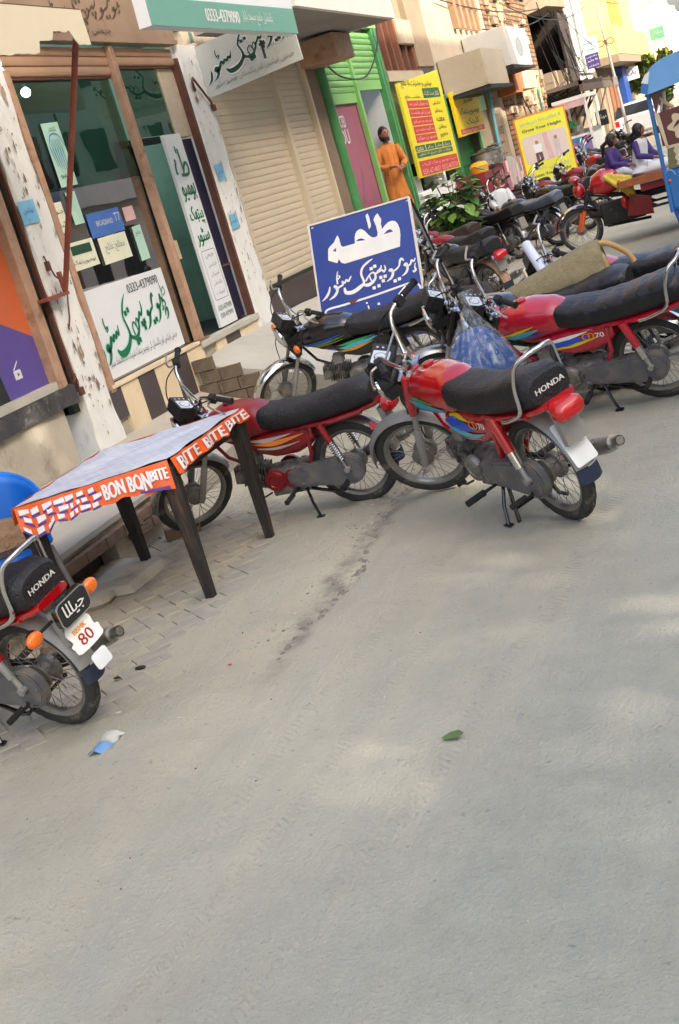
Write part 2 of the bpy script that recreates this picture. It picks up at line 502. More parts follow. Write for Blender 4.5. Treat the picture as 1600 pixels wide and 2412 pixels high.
def swoosh(mb, tab, e, p, side, off=.0025, m=0):
    p = [(x, z, h * 1.5) for x, z, h in p]
    """decal stroke hugging a lofted body: p = (x, z, half width)"""
    q = smooth(p, 5); top = []; bot = []
    for x, z, h in q:
        for lst, zz in ((top, z + h), (bot, z - h)):
            lst.append((x, side * (ysurf(tab, e, x, zz) + off), zz))
    n = len(q)
    mid = [(x, side * (ysurf(tab, e, x, z) + off), z) for x, z, h in q]
    mb.add(top + mid + bot, [(i, i + 1, n + i + 1, n + i) for i in range(n - 1)] + [(n + i, n + i + 1, 2 * n + i + 1, 2 * n + i) for i in range(n - 1)], m)
def guard(cx, cz, r, a0, a1, w, drop=.028, k=22):
    def fn(u, v):
        a = rad(a0 + (a1 - a0) * u); t = 2 * v - 1
        rr = r - drop * abs(t) ** 2.2 
        return (cx + rr * math.cos(a), t * w, cz + rr * math.sin(a))
    mb = MB(); mb.grid(fn, k, 8)
    def fn2(u, v):
        a = rad(a0 + (a1 - a0) * u); t = 2 * v - 1
        rr = r - .003 - drop * abs(t) ** 2.2
        return (cx + rr * math.cos(a), t * (w - .002), cz + rr * math.sin(a))
    mb.grid(fn2, k, 8)
    return mb
SIDED = dict(shock_absorber='side', indicator='side', grip='side', lever='side', footrest='side', engine_cover='each', fork_cover='side', fork_leg='side')
def components(mb):
    par = list(range(len(mb.v)))
    def find(a):
        while par[a] != a: par[a] = par[par[a]]; a = par[a]
        return a
    for fc in mb.f:
        r = find(fc[0])
        for j in fc[1:]: par[find(j)] = r
    mem = {}
    for j in range(len(mb.v)): mem.setdefault(find(j), []).append(j)
    return {j: (r, js) for r, js in mem.items() for j in js}
def part(root, key, fn, mats, name, ms=None, **kw):
    """a part whose mesh is shared between bikes that look alike"""
    mats = mats if isinstance(mats, (list, tuple)) else [mats]
    kk = (key,) + tuple(m.name for m in mats)
    if kk not in CACHE:
        mb = fn()
        if name in SIDED:          # left and right pieces are parts of their own
            comp = components(mb); groups = {}
            for i, fc in enumerate(mb.f):
                ys = [mb.v[j][1] for j in comp[fc[0]][1]]; cy = sum(ys) / len(ys)
                k = comp[fc[0]][0] if SIDED[name] == 'each' else (cy > 0)
                if name == 'footrest': xs = [mb.v[j][0] for j in comp[fc[0]][1]]; k = (cy > 0, round(sum(xs) / len(xs), 1))
                groups.setdefault(k, []).append(i)
            out = []
            for g in groups.values():
                used = sorted({j for i in g for j in mb.f[i]}); mp = {j: n for n, j in enumerate(used)}
                m2 = MB(); m2.v = [mb.v[j] for j in used]; m2.f = [tuple(mp[j] for j in mb.f[i]) for i in g]; m2.mi = [mb.mi[i] for i in g]
                out.append(m2.mesh(name, list(mats), 38))
            CACHE[kk] = out
        else: CACHE[kk] = [mb.mesh(name, list(mats), kw.get('sharp', 38))]
    return [inst(name, me, root, ms) for me in CACHE[kk]][0]

def f_tank(): mb = MB(); mb.loft(body(TANK, 2.6, 24, 30)); mb.lathe([(.03, 0), (.032, .012), (.022, .018), (0.0, .02)], (.70, 0, .812), (0, 0, 1), 16); return mb
def f_seat():
    mb = MB(); rings = body(SEAT, 3.2, 24, 44)
    out = []
    for r in rings:
        out.append([(x, y, z + (.0012 * math.sin(x * 80 + y * 6) + .007 * nz(x, y, z, 9) + .0025 * nz(x, y, z, 30) if z > .70 else 0)) for x, y, z in r])
    mb.loft(out); return mb
def f_panel(): mb = MB(); mb.loft(body(PANEL, 3.4, 20, 20)); return mb
def f_cowl():
    mb = MB()
    rows = [(.30, .10, .585, .605), (.15, .118, .58, .612), (0, .124, .59, .622), (-.15, .122, .605, .64), (-.27, .115, .625, .665), (-.31, .09, .64, .672)]
    mb.loft(body(rows, 3.5, 20, 20)); return mb
def f_frame():
    mb = MB()
    mb.cyl((.885, 0, .80), (.955, 0, .60), .032, n=14)
    mb.tube([(.93, 0, .66), (.75, 0, .56), (.5, 0, .50), (.3, 0, .50)], .026, 10)
    for s in (-1, 1):
        mb.tube([(.40, s * .06, .54), (.2, s * .10, .60), (0, s * .115, .60), (-.2, s * .11, .625)], .014, 8)
        mb.tube([(.2, s * .09, .58), (.22, s * .085, .42), (.30, s * .07, .28)], .014, 8)
        mb.tube([(.30, s * .07, .28), (0, s * .085, .28)], .014, 8)
    mb.tube([(.93, 0, .62), (.84, 0, .46), (.74, 0, .40)], .012, 8)
    return mb
def f_engine():
    mb = MB()
    mb.loft([[(.27, y * .05, .29 + z * .05) for y, z in CIRC], [(.31, y * .085, .28 + z * .08) for y, z in CIRC], [(.45, y * .09, .27 + z * .095) for y, z in CIRC], [(.56, y * .08, .28 + z * .08) for y, z in CIRC], [(.60, y * .05, .29 + z * .06) for y, z in CIRC]])
    mb.b2(.29, .58, -.07, .07, .17, .26)
    mb.cyl((.58, 0, .30), (.80, 0, .345), .042, n=14)
    for i in range(9):
        x = .60 + .019 * i; z = .304 + .0042 * i
        mb.box((x, 0, z), (.007, .135 - .003 * abs(i - 4), .145), Matrix.Rotation(-.2, 3, 'Y'))
    mb.box((.79, 0, .342), (.05, .11, .11), Matrix.Rotation(-.2, 3, 'Y'))
    mb.cyl((.77, -.06, .34), (.77, .07, .34), .035, n=14)
    mb.tube([(.70, 0, .38), (.68, .0, .44), (.60, 0, .46)], .018, 10)
    mb.b2(.62, .70, -.04, .05, .40, .47)
    return mb
def f_covers():
    mb = MB()
    for s, x, z, r in ((1, .52, .285, .072), (1, .40, .28, .06), (-1, .48, .28, .085), (-1, .38, .29, .05)):
        mb.lathe([(r, 0), (r, .02), (r * .9, .032), (r * .55, .036), (r * .5, .03), (0, .032)], (x, s * .085, z), (0, s, 0), 22)
    return mb
def f_pegs():
    mb = MB()
    mb.cyl((.40, -.27, .20), (.40, .27, .20), .009, n=8)
    mb.tube([(.56, .12, .22), (.62, .13, .20), (.64, .15, .21)], .006, 6)
    mb.tube([(.36, -.13, .3), (.33, -.17, .36), (.33, -.24, .37)], .008, 6)
    mb.tube([(.06, .10, .22), (.02, .14, .21), (.02, .22, .22)], .008, 6)
    mb.tube([(.06, -.10, .22), (.02, -.14, .21), (.02, -.22, .22)], .008, 6)
    return mb
def f_pegrub():
    mb = MB()
    for x, z, a, b, r in ((.40, .20, .17, .28, .017), (.02, .22, .17, .26, .014)):
        for s in (-1, 1): mb.cyl((x, s * a, z), (x, s * b, z), r, n=10)
    mb.cyl((.645, .12, .21), (.645, .17, .21), .010, n=8)
    return mb
def f_exh():
    mb = MB()
    mb.tube(smooth([(.79, -.05, .31), (.80, -.09, .24), (.72, -.12, .17), (.5, -.13, .155), (.25, -.135, .20), (.16, -.14, .225)], 5), .014, 10)
    mb.tube([(.16, -.14, .225), (.10, -.145, .24), (-.28, -.155, .335), (-.32, -.157, .345)], [.016, .036, .042, .036], 16)
    mb.tube([(-.32, -.157, .345), (-.37, -.158, .358)], [.026, .024], 14, caps=False)
    mb.tube([(-.37, -.158, .358), (-.33, -.158, .348)], [.02, .02], 14)
    return mb
def f_case():
    o = [];
    for i in range(15): a = rad(90 + 180 * i / 14); o.append((.0 + .098 * math.cos(a), .28 + .098 * math.sin(a)))
    for i in range(11): a = rad(-90 + 180 * i / 10); o.append((.36 + .062 * math.cos(a), .285 + .062 * math.sin(a)))
    mb = MB(); fr = frame((0, .082, 0), (1, 0, 0), (0, 0, 1))
    hole = [(.12 + .035 * math.cos(rad(-30 * i)), .275 + .018 * math.sin(rad(-30 * i))) for i in range(12)]
    mb.prism(o, fr, -.038, holes=[hole])
    ins = [(x * .94 + .01, .282 + (z - .282) * .8) for x, z in o]
    mb.prism(ins, frame((0, .1205, 0), (1, 0, 0), (0, 0, 1)), -.004)
    for x, z in ((.30, .335), (.12, .36), (.02, .20), (.33, .24), (-.07, .28)): mb.lathe([(.009, 0), (.009, .004), (.005, .007), (0, .007)], (x, .1245, z), (0, 1, 0), 10)
    mb.tube([(x, .1235, z) for x, z in [(.0 + .088 * math.cos(rad(80 + 200 * i / 16)), .28 + .088 * math.sin(rad(80 + 200 * i / 16))) for i in range(17)]], .003, 5)
    return mb
def f_swing():
    mb = MB()
    for s in (-1, 1): mb.tube([(.30, s * .07, .28), (-.03, s * .078, .28)], .015, 8); mb.cyl((0, s * .06, .28), (0, s * .135, .28), .012, n=10); mb.box((-.03, s * .1, .28), (.05, .012, .03))
    mb.cyl((.02, -.055, .28), (.02, .06, .28), .045, n=16)
    return mb
def f_shock(spring):
    def f():
        mb = MB()
        for s in (-1, 1):
            a, b = V((.085, s * .13, .60)), V((.0, s * .135, .29)); d = b - a
            if spring:
                mb.cyl(a, a + d * .4, .021, n=12)
                pts = []
                for i in range(80):
                    t = i / 79; u, w = basis(d); an = t * 2 * math.pi * 9
                    pts.append(a + d * (.38 + .42 * t) + (u * math.cos(an) + w * math.sin(an)) * .022)
                mb.tube(pts, .0042, 5, m=1)
                mb.cyl(a + d * .4, b, .010, n=8, m=1)
            else:
                mb.cyl(a - d * .02, a + d * .52, .027, .025, n=14)
                mb.cyl(a + d * .52, a + d * .78, .023, n=14, m=1)
                mb.cyl(a + d * .7, b, .014, n=10, m=2)
            mb.cyl(b + V((0, -.012, 0)), b + V((0, .02 * 1, 0)), .018, n=10, m=2)
        return mb
    return f
def f_rail():
    mb = MB()
    mb.tube(smooth([(-.02, .135, .60), (-.10, .138, .615), (-.20, .135, .66), (-.225, .125, .78), (-.26, .105, .865), (-.30, .06, .892), (-.305, 0, .895), (-.30, -.06, .892), (-.26, -.105, .865), (-.225, -.125, .78), (-.20, -.135, .66), (-.10, -.138, .615), (-.02, -.135, .60)], 6), .0115, 10)
    return mb
def f_bar():
    mb = MB()
    h = [(.905, .0, .845), (.905, .05, .85), (.905, .10, .92), (.90, .145, 1.0), (.885, .20, 1.035), (.83, .29, 1.04), (.785, .36, 1.035)]
    mb.tube(smooth([(a, -b, c) for a, b, c in reversed(h[1:])] + h, 5), .0112, 10)
    mb.tube([(.904, .125, .965), (.904, -.125, .965)], .006, 8)
    for s in (-1, 1): mb.box((.90, s * .045, .845), (.04, .035, .035)); mb.ball((.895, s * .07, .80), .02, 8)
    mb.box((.905, 0, .80), (.08, .19, .018), Matrix.Rotation(-.45, 3, 'Y'))
    return mb
def f_grips():
    mb = MB()
    for s in (-1, 1):
        mb.tube([(.832, s * .285, 1.04), (.78, s * .375, 1.034)], .0175, 12)
        mb.tube([(.782, s * .371, 1.0345), (.778, s * .378, 1.034)], .022, 12)
        mb.box((.85, s * .255, 1.035), (.035, .045, .05), Matrix.Rotation(s * .5, 3, 'Z'))
    return mb
def f_lever():
    mb = MB()
    for s in (-1, 1):
        mb.tube(smooth([(.862, s * .25, 1.03), (.90, s * .28, 1.028), (.885, s * .35, 1.02), (.86, s * .41, 1.015)], 4), [.007] * 12 + [.009], 6)
        mb.ball((.858, s * .415, 1.015), .009, 6)
    return mb
def f_cables():
    mb = MB()
    mb.tube(smooth([(.62, .05, .44), (.72, .09, .50), (.86, .08, .60), (.93, .05, .74)], 5), .004, 5); mb.tube(smooth([(.40, .11, .34), (.42, .115, .42), (.36, .1, .52)], 4), .005, 5); mb.tube(smooth([(.66, -.06, .45), (.78, -.1, .52), (.9, -.07, .68)], 5), .004, 5)
    for s, y in ((1, .06), (-1, .05), (1, .02), (-1, .02)):
        mb.tube(smooth([(.88, s * .24, 1.03), (.97, s * .19, 1.01), (1.03, s * .12, .92), (.99, s * y, .78), (.90, s * .04, .62)], 6), .0042, 5)
    mb.tube(smooth([(1.0, -.06, .88), (1.10, -.085, .70), (1.12, -.09, .5), (1.17, -.07, .30)], 6), .004, 5)
    return mb
def f_fork(up):
    def f():
        mb = MB()
        t, b = V((.905, 0, .80)), V((1.172, 0, .262))
        d = b - t
        for s in (-1, 1):
            o = V((0, s * .088, 0))
            if up: mb.tube([t + o - d * .02, t + o + d * .02, t + o + d * .36, t + o + d * .40], [.022, .029, .027, .021], 14)
            else:
                mb.cyl(t + o + d * .38, t + o + d * .62, .0155, n=10)
                mb.tube([t + o + d * .58, t + o + d * .60, t + o + d * .97, t + o + d * 1.02], [.018, .023, .021, .014], 14)
        return mb
    return f
def f_clamp():
    mb = MB(); mb.box((1.0, 0, .61), (.06, .20, .03), Matrix.Rotation(-.45, 3, 'Y')); mb.cyl((.90, 0, .82), (.985, 0, .60), .022, n=10); return mb
def f_head():
    mb = MB()
    prof = [(0, -.11), (.04, -.105), (.075, -.075), (.09, -.03), (.093, .0)]
    mb.lathe(prof, (1.07, 0, .775), (1, 0, -.12), 22)
    for s in (-1, 1): mb.box((1.0, s * .095, .76), (.11, .008, .06), Matrix.Rotation(.2, 3, 'Y'))
    return mb
def f_headrim():
    mb = MB(); mb.lathe([(.093, -.012), (.099, -.004), (.097, .010), (.086, .014)], (1.07, 0, .775), (1, 0, -.12), 26); return mb
def f_headlens():
    mb = MB(); mb.lathe([(.087, .008), (.07, .02), (.04, .03), (0, .033)], (1.07, 0, .775), (1, 0, -.12), 22); return mb
def f_speedo():
    mb = MB(); Rm = Matrix.Rotation(-.62, 3, 'Y')
    mb.box((1.0, 0, .905), (.115, .165, .085), Rm)
    mb.box((1.01, 0, .865), (.07, .12, .06), Rm)
    return mb
def f_dial():
    mb = MB(); Rm = Matrix.Rotation(-.62, 3, 'Y'); o = V((1.0, 0, .905))
    u = Rm @ V((0, -1, 0)); v = Rm @ V((1, 0, 0)); fr = frame(o + Rm @ V((0, 0, .0435)), u, v)
    flat_poly(mb, rrect(-.074, -.044, .026, .046, .008), fr, .001, 0)
    flat_poly(mb, [(-.024 + .034 * math.cos(i * .3142), .002 + .034 * math.sin(i * .3142)) for i in range(20)], fr, .002, 1)
    flat_poly(mb, [(-.024 + .029 * math.cos(i * .3142), .002 + .029 * math.sin(i * .3142)) for i in range(20)], fr, .003, 0)
    brush(mb, [(-.024, .002, .0015), (-.042, .018, .001)], fr, .004, 1)
    for k in range(3): flat_poly(mb, [(.052 + .007 * math.cos(i), -.028 + .03 * k + .007 * math.sin(i)) for i in range(6)], fr, .002, 0)
    return mb
def f_ind(front):
    def f():
        mb = MB()
        for s in (-1, 1):
            c = V((1.02, s * .19, .74)) if front else V((-.30, s * .17, .575))
            mb.cyl((c.x, s * .06, c.z), c, .008, n=8)
            mb.tube([c + V((-.012, 0, 0)) if front else c + V((.012, 0, 0)), c + V((.02, 0, 0)) if not front else c - V((.02, 0, 0))], [.034, .022], 14)
            d = 1 if front else -1
            mb.ball(c + V((d * .012, s * .012, 0)), .038, 14, m=1, sc=(.62, 1.15, .85))
        return mb
    return f
def f_tail():
    mb = MB()
    rows = [(-.30, .05, .585, .655), (-.315, .072, .565, .665), (-.36, .078, .565, .655), (-.385, .06, .58, .635), (-.39, .03, .60, .62)]
    mb.loft(body(rows, 3.2, 18, 12)); return mb
def f_bracket():
    mb = MB(); mb.hexa([(-.30, -.06, .45), (-.30, .06, .45), (-.33, .06, .45), (-.33, -.06, .45), (-.27, -.05, .60), (-.27, .05, .60), (-.31, .05, .60), (-.31, -.05, .60)]); return mb
def f_center(down):
    def f():
        mb = MB()
        if down:
            for s in (-1, 1): mb.tube([(.30, s * .09, .20), (.27, s * .13, .03), (.23, s * .15, .012)], .011, 8)
            mb.tube([(.27, .11, .09), (.27, -.11, .09)], .008, 6); mb.tube([(.26, .14, .03), (.18, .2, .015), (.16, .20, .03)], .006, 6)
        else:
            for s in (-1, 1): mb.tube([(.30, s * .09, .19), (.12, s * .12, .15), (.06, s * .13, .16)], .011, 8)
            mb.tube([(.07, .12, .155), (.07, -.12, .155)], .008, 6)
        return mb
    return f
CIRC = [(math.cos(2 * math.pi * i / 16), math.sin(2 * math.pi * i / 16)) for i in range(16)]
def f_honda():
    mb = MB(); fr = frame((-.2865, .08, .70), (0, -1, 0), (-.10, 0, 1))
    put_text(mb, 'HONDA', fr, 0, .012, .16, .026, .0015, bold=.0014); return mb
def plate(root, lines, mats, x=-.345, tilt=.35, name='number_plate', shape_='rect', w=.19, h=.13, z=.50):
    fr = frame((x, w / 2, z - h / 2), (0, -1, 0), (math.sin(tilt), 0, math.cos(tilt)))
    mb = MB()
    if shape_ == 'fancy':
        pl = smooth([(.02, .0), (.17, .0), (.185, .03), (.19, .05), (.17, .06), (.178, .10), (.15, .13), (.11, .12), (.09, .13), (.04, .13), (.012, .10), (.02, .06), (0, .05), (.005, .03)], 3, True)
        pl = [(a * w / .19, b * h / .13) for a, b in pl]
    else: pl = rrect(0, 0, w, h, .012)
    mb.prism(pl, fr, .003)
    p = mb.build(name, mats[0], root)
    for body_, px, py, pw, ph, mi in lines:
        t = MB(); put_text(t, body_, fr, px, py, pw, ph, .0045, bold=.0012); t.build('lettering', mats[mi], p, sharp=None)
    return p

def bike(label, x, y, h, lean=-.12, steer=.6, paint=m_redp, seat=m_seat, guardm=m_silver, forkup=None, forklow=m_silver, cover=m_engine,
         decal='swoosh', shock='cover', rail=True, honda=True, tail=m_redlens, stand=False, sidestand=True, ind=True, group='parked motorcycles', detail=True, name='motorcycle', pitch=0.0, size=1.0, flap=True, shockm=None, casem=None):
    root = thing(name, label, 'motorcycle', group=group)
    root.matrix_world = Matrix.Translation((x, y, 0)) @ Matrix.Rotation(h, 4, 'Z') @ Matrix.Rotation(lean, 4, 'X') @ Matrix.Rotation(pitch, 4, 'Y') @ Matrix.Scale(size, 4)
    ax = V((-.45, 0, .893)).normalized(); o = V((.93, 0, .7))
    MS = Matrix.Translation(o) @ Matrix.Rotation(steer, 4, ax) @ Matrix.Translation(-o)
    forkup = forkup or paint
    P = lambda key, fn, mats, nm, ms=None, **k: part(root, key, fn, mats, nm, ms, **k)
    add_wheel(root, 0, .278, None, R_.uniform(0, .2)); add_wheel(root, 1.185, .278, MS, R_.uniform(0, .2))
    P('tank', f_tank, paint, 'fuel_tank'); P('seat', f_seat, seat, 'seat'); P('panel', f_panel, paint, 'side_cover')
    P('cowl', f_cowl, paint, 'seat_trim'); P('frame', f_frame, m_blackp if paint is m_blackp else paint, 'frame')
    P('engine', f_engine, m_engine, 'engine'); P('covers', f_covers, cover, 'engine_cover')
    P('pegs', f_pegs, m_grease, 'footrest_bar'); P('pegrub', f_pegrub, m_rubber, 'footrest')
    P('exh', f_exh, m_chrome_dusty, 'exhaust'); P('case', f_case, casem or m_case, 'chain_case'); P('swing', f_swing, m_grease, 'swingarm')
    P('shock' + shock, f_shock(shock == 'spring'), [shockm or paint, m_chrome, m_silver], 'shock_absorber')
    P('rg', lambda: guard(0, .278, .318, 172, 38, .055), guardm, 'rear_mudguard')
    if flap: P('flap', lambda: guard(0, .278, .321, 186, 173, .062), m_mud, 'mud_flap')
    P('fg', lambda: guard(1.185, .278, .305, 10, 168, .05), guardm, 'front_mudguard', MS)
    P('fu', f_fork(True), forkup, 'fork_cover', MS); P('fl', f_fork(False), forklow, 'fork_leg', MS); P('clamp', f_clamp, m_grease, 'fork_clamp', MS)
    hd = P('head', f_head, m_black, 'headlamp', MS); part(hd, 'hr', f_headrim, m_chrome, 'headlamp_rim'); part(hd, 'hl', f_headlens, m_lens, 'headlamp_lens')
    sp = P('speedo', f_speedo, m_black, 'instrument_cluster', MS); part(sp, 'dial', f_dial, [m_dial, m_black], 'dial')
    br = P('bar', f_bar, m_chrome, 'handlebar', MS); part(br, 'grips', f_grips, m_rubber, 'grip'); part(br, 'lever', f_lever, m_chrome_dusty, 'lever')
    P('cables', f_cables, m_black, 'cable', MS)
    if rail: P('rail', f_rail, m_chrome, 'grab_rail')
    if ind:
        P('if', f_ind(True), [m_black, m_orange], 'indicator', MS); P('ir', f_ind(False), [m_black, m_orange], 'indicator')
    if tail: P('tail', f_tail, tail, 'tail_lamp')
    P('brk', f_bracket, m_silver, 'plate_bracket')
    if honda: P('honda', f_honda, m_letw, 'lettering')
    P('cs%d' % stand, f_center(stand), m_blackp, 'centre_stand')
    if sidestand:
        # side stand reaches the ground on the leaning side
        mb = MB(); a = V((.33, .10, .20)); dn = root.matrix_world.inverted() @ (root.matrix_world @ V((.27, .22, .1)))
        g = root.matrix_world @ V((.25, .21, 0)); g.z = 0.012
        b = root.matrix_world.inverted() @ g
        mb.tube([a, a.lerp(b, .5) + V((0, .01, 0)), b], .0095, 8); mb.box(b, (.05, .03, .008)); mb.build('side_stand', m_blackp, root)
    if decal: decals(root, decal)
    return root

def decals(root, kind):
    for s in (1, -1):
        if kind == 'swoosh':       # cyan, blue and green flames with CD70
            P1 = [(.86, .66, .004), (.76, .655, .014), (.65, .635, .016), (.54, .612, .006)]
            sets = [(m_decc, TANK, 2.6, P1), (m_decb, TANK, 2.6, [(.80, .625, .003), (.70, .612, .010), (.58, .600, .003)]), (m_decg, TANK, 2.6, [(.82, .687, .002), (.72, .682, .008), (.60, .658, .003)]),
                    (m_decb, PANEL, 3.4, [(.60, .555, .004), (.50, .548, .022), (.40, .535, .016), (.30, .525, .004)]), (m_decc, PANEL, 3.4, [(.62, .53, .003), (.50, .508, .010), (.36, .488, .008), (.26, .50, .002)]),
                    (m_lety, PANEL, 3.4, [(.56, .583, .002), (.46, .58, .006), (.36, .565, .002)])]
        elif kind == 'sharp':      # yellow, blue and white shards
            sets = [(m_decc, TANK, 2.6, [(.84, .63, .002), (.72, .64, .014), (.60, .665, .002)]), (m_lety, TANK, 2.6, [(.86, .645, .002), (.74, .665, .007), (.62, .69, .001)]), (m_decb, TANK, 2.6, [(.80, .61, .001), (.68, .618, .008), (.56, .635, .001)]),
                    (m_letw, PANEL, 3.4, [(.62, .545, .002), (.48, .555, .008), (.32, .578, .001)]), (m_decb, PANEL, 3.4, [(.60, .522, .002), (.46, .53, .013), (.30, .553, .001)]), (m_lety, PANEL, 3.4, [(.56, .498, .002), (.42, .508, .007), (.24, .538, .001)])]
        elif kind == 'flame':      # faded orange and silver flames
            sets = [(m_deco, TANK, 2.6, [(.84, .62, .002), (.72, .615, .008), (.58, .605, .001)]), (m_decs, PANEL, 3.4, [(.60, .57, .002), (.48, .56, .008), (.30, .575, .001)]), (m_deco, PANEL, 3.4, [(.58, .545, .001), (.42, .535, .011), (.22, .56, .001)]), (m_decs, PANEL, 3.4, [(.56, .515, .002), (.42, .50, .006), (.26, .515, .001)])]
        else:                       # long blue and green streaks on black
            sets = [(m_decg, TANK, 2.6, [(.86, .62, .002), (.70, .625, .008), (.52, .65, .001)]), (m_decb, TANK, 2.6, [(.88, .64, .002), (.72, .645, .009), (.54, .672, .001)]), (m_letgold, TANK, 2.6, [(.84, .605, .001), (.70, .603, .005), (.54, .622, .001)]),
                    (m_decc, PANEL, 3.4, [(.60, .54, .002), (.46, .545, .014), (.26, .575, .001)]), (m_decg, PANEL, 3.4, [(.60, .565, .002), (.46, .572, .008), (.30, .59, .001)]), (m_letgold, PANEL, 3.4, [(.62, .515, .003), (.46, .522, .009), (.30, .55, .001)])]
        for mt, tab, e, pts in sets:
            key = ('dec', kind, mt.name, s, pts[0])
            if key not in CACHE:
                mb = MB(); swoosh(mb, tab, e, pts, s, .003 + .0006 * len(mt.name) % .003); CACHE[key] = mb.mesh('decal', mt, 60)
            inst('decal', CACHE[key], root)
        if kind in ('swoosh', 'sharp'):
            key = ('cd', kind, s)
            if key not in CACHE:
                mb = MB(); x0 = .335 if s > 0 else .225
                fr = frame((x0, s * .1135, .528), (-1 if s > 0 else 1, 0, 0), (0, 0, 1))
                put_text(mb, 'CD', fr, -.02, 0, .075, .044, .0, bold=.002); put_text(mb, '70', fr, .062, 0.004, .055, .032, .0, m=1, bold=.001)
                CACHE[key] = mb.mesh('lettering', [m_letgold, m_letw], None)
            inst('lettering', CACHE[key], root)
# ================================================================ ground
XF = -4.95                                   # plane of the shop fronts
m_road = M('dusty_asphalt', (146, 144, 138), 0.9, var=0.10, scale=1.1, dirt=(160, 152, 138), dirt_amt=0.42, dscale=0.55, bump=0.35, bscale=70, detail=9)
m_dust = M('street_dust', (148, 140, 126), 0.95, var=0.14, scale=2.2, dirt=(116, 108, 98), dirt_amt=0.25, dscale=1.6, bump=0.5, bscale=30, detail=9)
def street_mat(name, dusty_x, dust, asphalt):
    """asphalt that disappears under blown dust towards the shops"""
    m = bpy.data.materials.new(name); m.use_nodes = True; N = m.node_tree.nodes; L = m.node_tree.links; b = N['Principled BSDF']
    tc = N.new('ShaderNodeTexCoord'); sx = N.new('ShaderNodeSeparateXYZ'); L.new(tc.outputs['Object'], sx.inputs[0])
    def nzn(sc, det, ro=.6, mp=None):
        n = N.new('ShaderNodeTexNoise'); n.inputs['Scale'].default_value = sc; n.inputs['Detail'].default_value = det; n.inputs['Roughness'].default_value = ro
        if mp:
            q = N.new('ShaderNodeMapping'); q.inputs['Scale'].default_value = mp; q.inputs['Rotation'].default_value = (0, 0, rad(12)); L.new(tc.outputs['Object'], q.inputs[0]); L.new(q.outputs[0], n.inputs[0])
        else: L.new(tc.outputs['Object'], n.inputs[0])
        return n.outputs['Fac']
    def mth(op, a, b_, c=None):
        n = N.new('ShaderNodeMath'); n.operation = op
        for i, v in enumerate((a, b_, c)):
            if v is None: continue
            if isinstance(v, (int, float)): n.inputs[i].default_value = v
            else: L.new(v, n.inputs[i])
        return n.outputs[0]
    def rng(v, a, b_, c=0, d=1):
        n = N.new('ShaderNodeMapRange'); n.inputs[1].default_value = a; n.inputs[2].default_value = b_; n.inputs[3].default_value = c; n.inputs[4].default_value = d; L.new(v, n.inputs[0]); return n.outputs[0]
    def mix(f, a, b_):
        n = N.new('ShaderNodeMix'); n.data_type = 'RGBA'
        for i, v in ((0, f), (6, a), (7, b_)):
            if isinstance(v, tuple): n.inputs[i].default_value = v
            else: L.new(v, n.inputs[i])
        return n.outputs[2]
    big = nzn(.7, 6, .6); drift = nzn(1.0, 7, .65, (2.6, .45, 1)); fine = nzn(55, 4, .7); mid = nzn(7, 6, .7); speck = nzn(28, 2, .5); streak = nzn(1.0, 6, .7, (38, 5, 1)); grit = nzn(150, 2, .6)
    sep = N.new('ShaderNodeSeparateXYZ'); L.new(tc.outputs['Object'], sep.inputs[0]); wob = nzn(.5, 1)
    tx = mth('ADD', sep.outputs['X'], mth('ADD', mth('MULTIPLY', sep.outputs['Y'], -.16), mth('MULTIPLY', wob, .5)))
    def band(c, w): return rng(mth('ABSOLUTE', mth('SUBTRACT', tx, c), 0), w, w * .7)
    tyre = mth('MULTIPLY', mth('MAXIMUM', band(-2.2, .035), mth('MAXIMUM', band(-1.95, .03), band(-1.55, .04))), mth('MULTIPLY', mth('SINE', mth('ADD', mth('MULTIPLY', sep.outputs['Y'], 210), mth('MULTIPLY', tx, 160)), 0), rng(drift, .4, .55)))
    g = rng(sx.outputs['X'], dusty_x + 1.9, dusty_x - .3)
    f = mth('ADD', mth('MULTIPLY', g, .75), mth('MULTIPLY', mth('SUBTRACT', drift, .42), 1.9)); f = rng(f, .05, .95)
    a = mix(rng(mid, .3, .7), lin(tuple(x * .94 for x in asphalt)), lin(tuple(min(255, x * 1.05) for x in asphalt)))
    d = mix(rng(big, .35, .65), lin(tuple(x * .93 for x in dust)), lin(tuple(min(255, x * 1.06) for x in dust)))
    col = mix(f, a, d)
    col = mix(rng(fine, .62, .75, 0, .35), col, lin((92, 88, 84)))
    col = mix(rng(speck, .67, .76, 0, .42), col, lin((108, 106, 100))); col = mix(rng(streak, .6, .75, 0, .1), col, lin((112, 108, 100))); col = mix(rng(grit, .62, .72, 0, .3), col, lin((186, 182, 172)))
    gx = mth('ABSOLUTE', mth('ADD', sep.outputs['X'], mth('ADD', mth('MULTIPLY', nzn(1.1, 5, .7), .42), 1.97)), 0)
    ym = mth('MULTIPLY', rng(sep.outputs['Y'], 3.9, 4.5), rng(sep.outputs['Y'], 11, 7.5))
    crk = mth('MULTIPLY', mth('MULTIPLY', rng(gx, .075, .012), ym), rng(nzn(5, 5, .7), .36, .58))
    pale = mth('MULTIPLY', mth('MULTIPLY', rng(mth('ABSOLUTE', mth('ADD', sep.outputs['X'], 2.38), 0), .34, .08), ym), rng(nzn(6, 7, .75), .50, .62))
    col = mix(mth('MULTIPLY', pale, .7), col, lin((190, 176, 154))); col = mix(mth('MULTIPLY', crk, .6), col, lin((104, 98, 90)))
    L.new(col, b.inputs['Base Color']); b.inputs['Roughness'].default_value = .92; b.inputs['Specular IOR Level'].default_value = .25
    h = mth('ADD', mth('ADD', mth('MULTIPLY', fine, 1.0), mth('ADD', mth('MULTIPLY', streak, .45), mth('MULTIPLY', tyre, .22))), mth('ADD', mth('MULTIPLY', mid, 1.0), mth('MULTIPLY', drift, 2.5)))
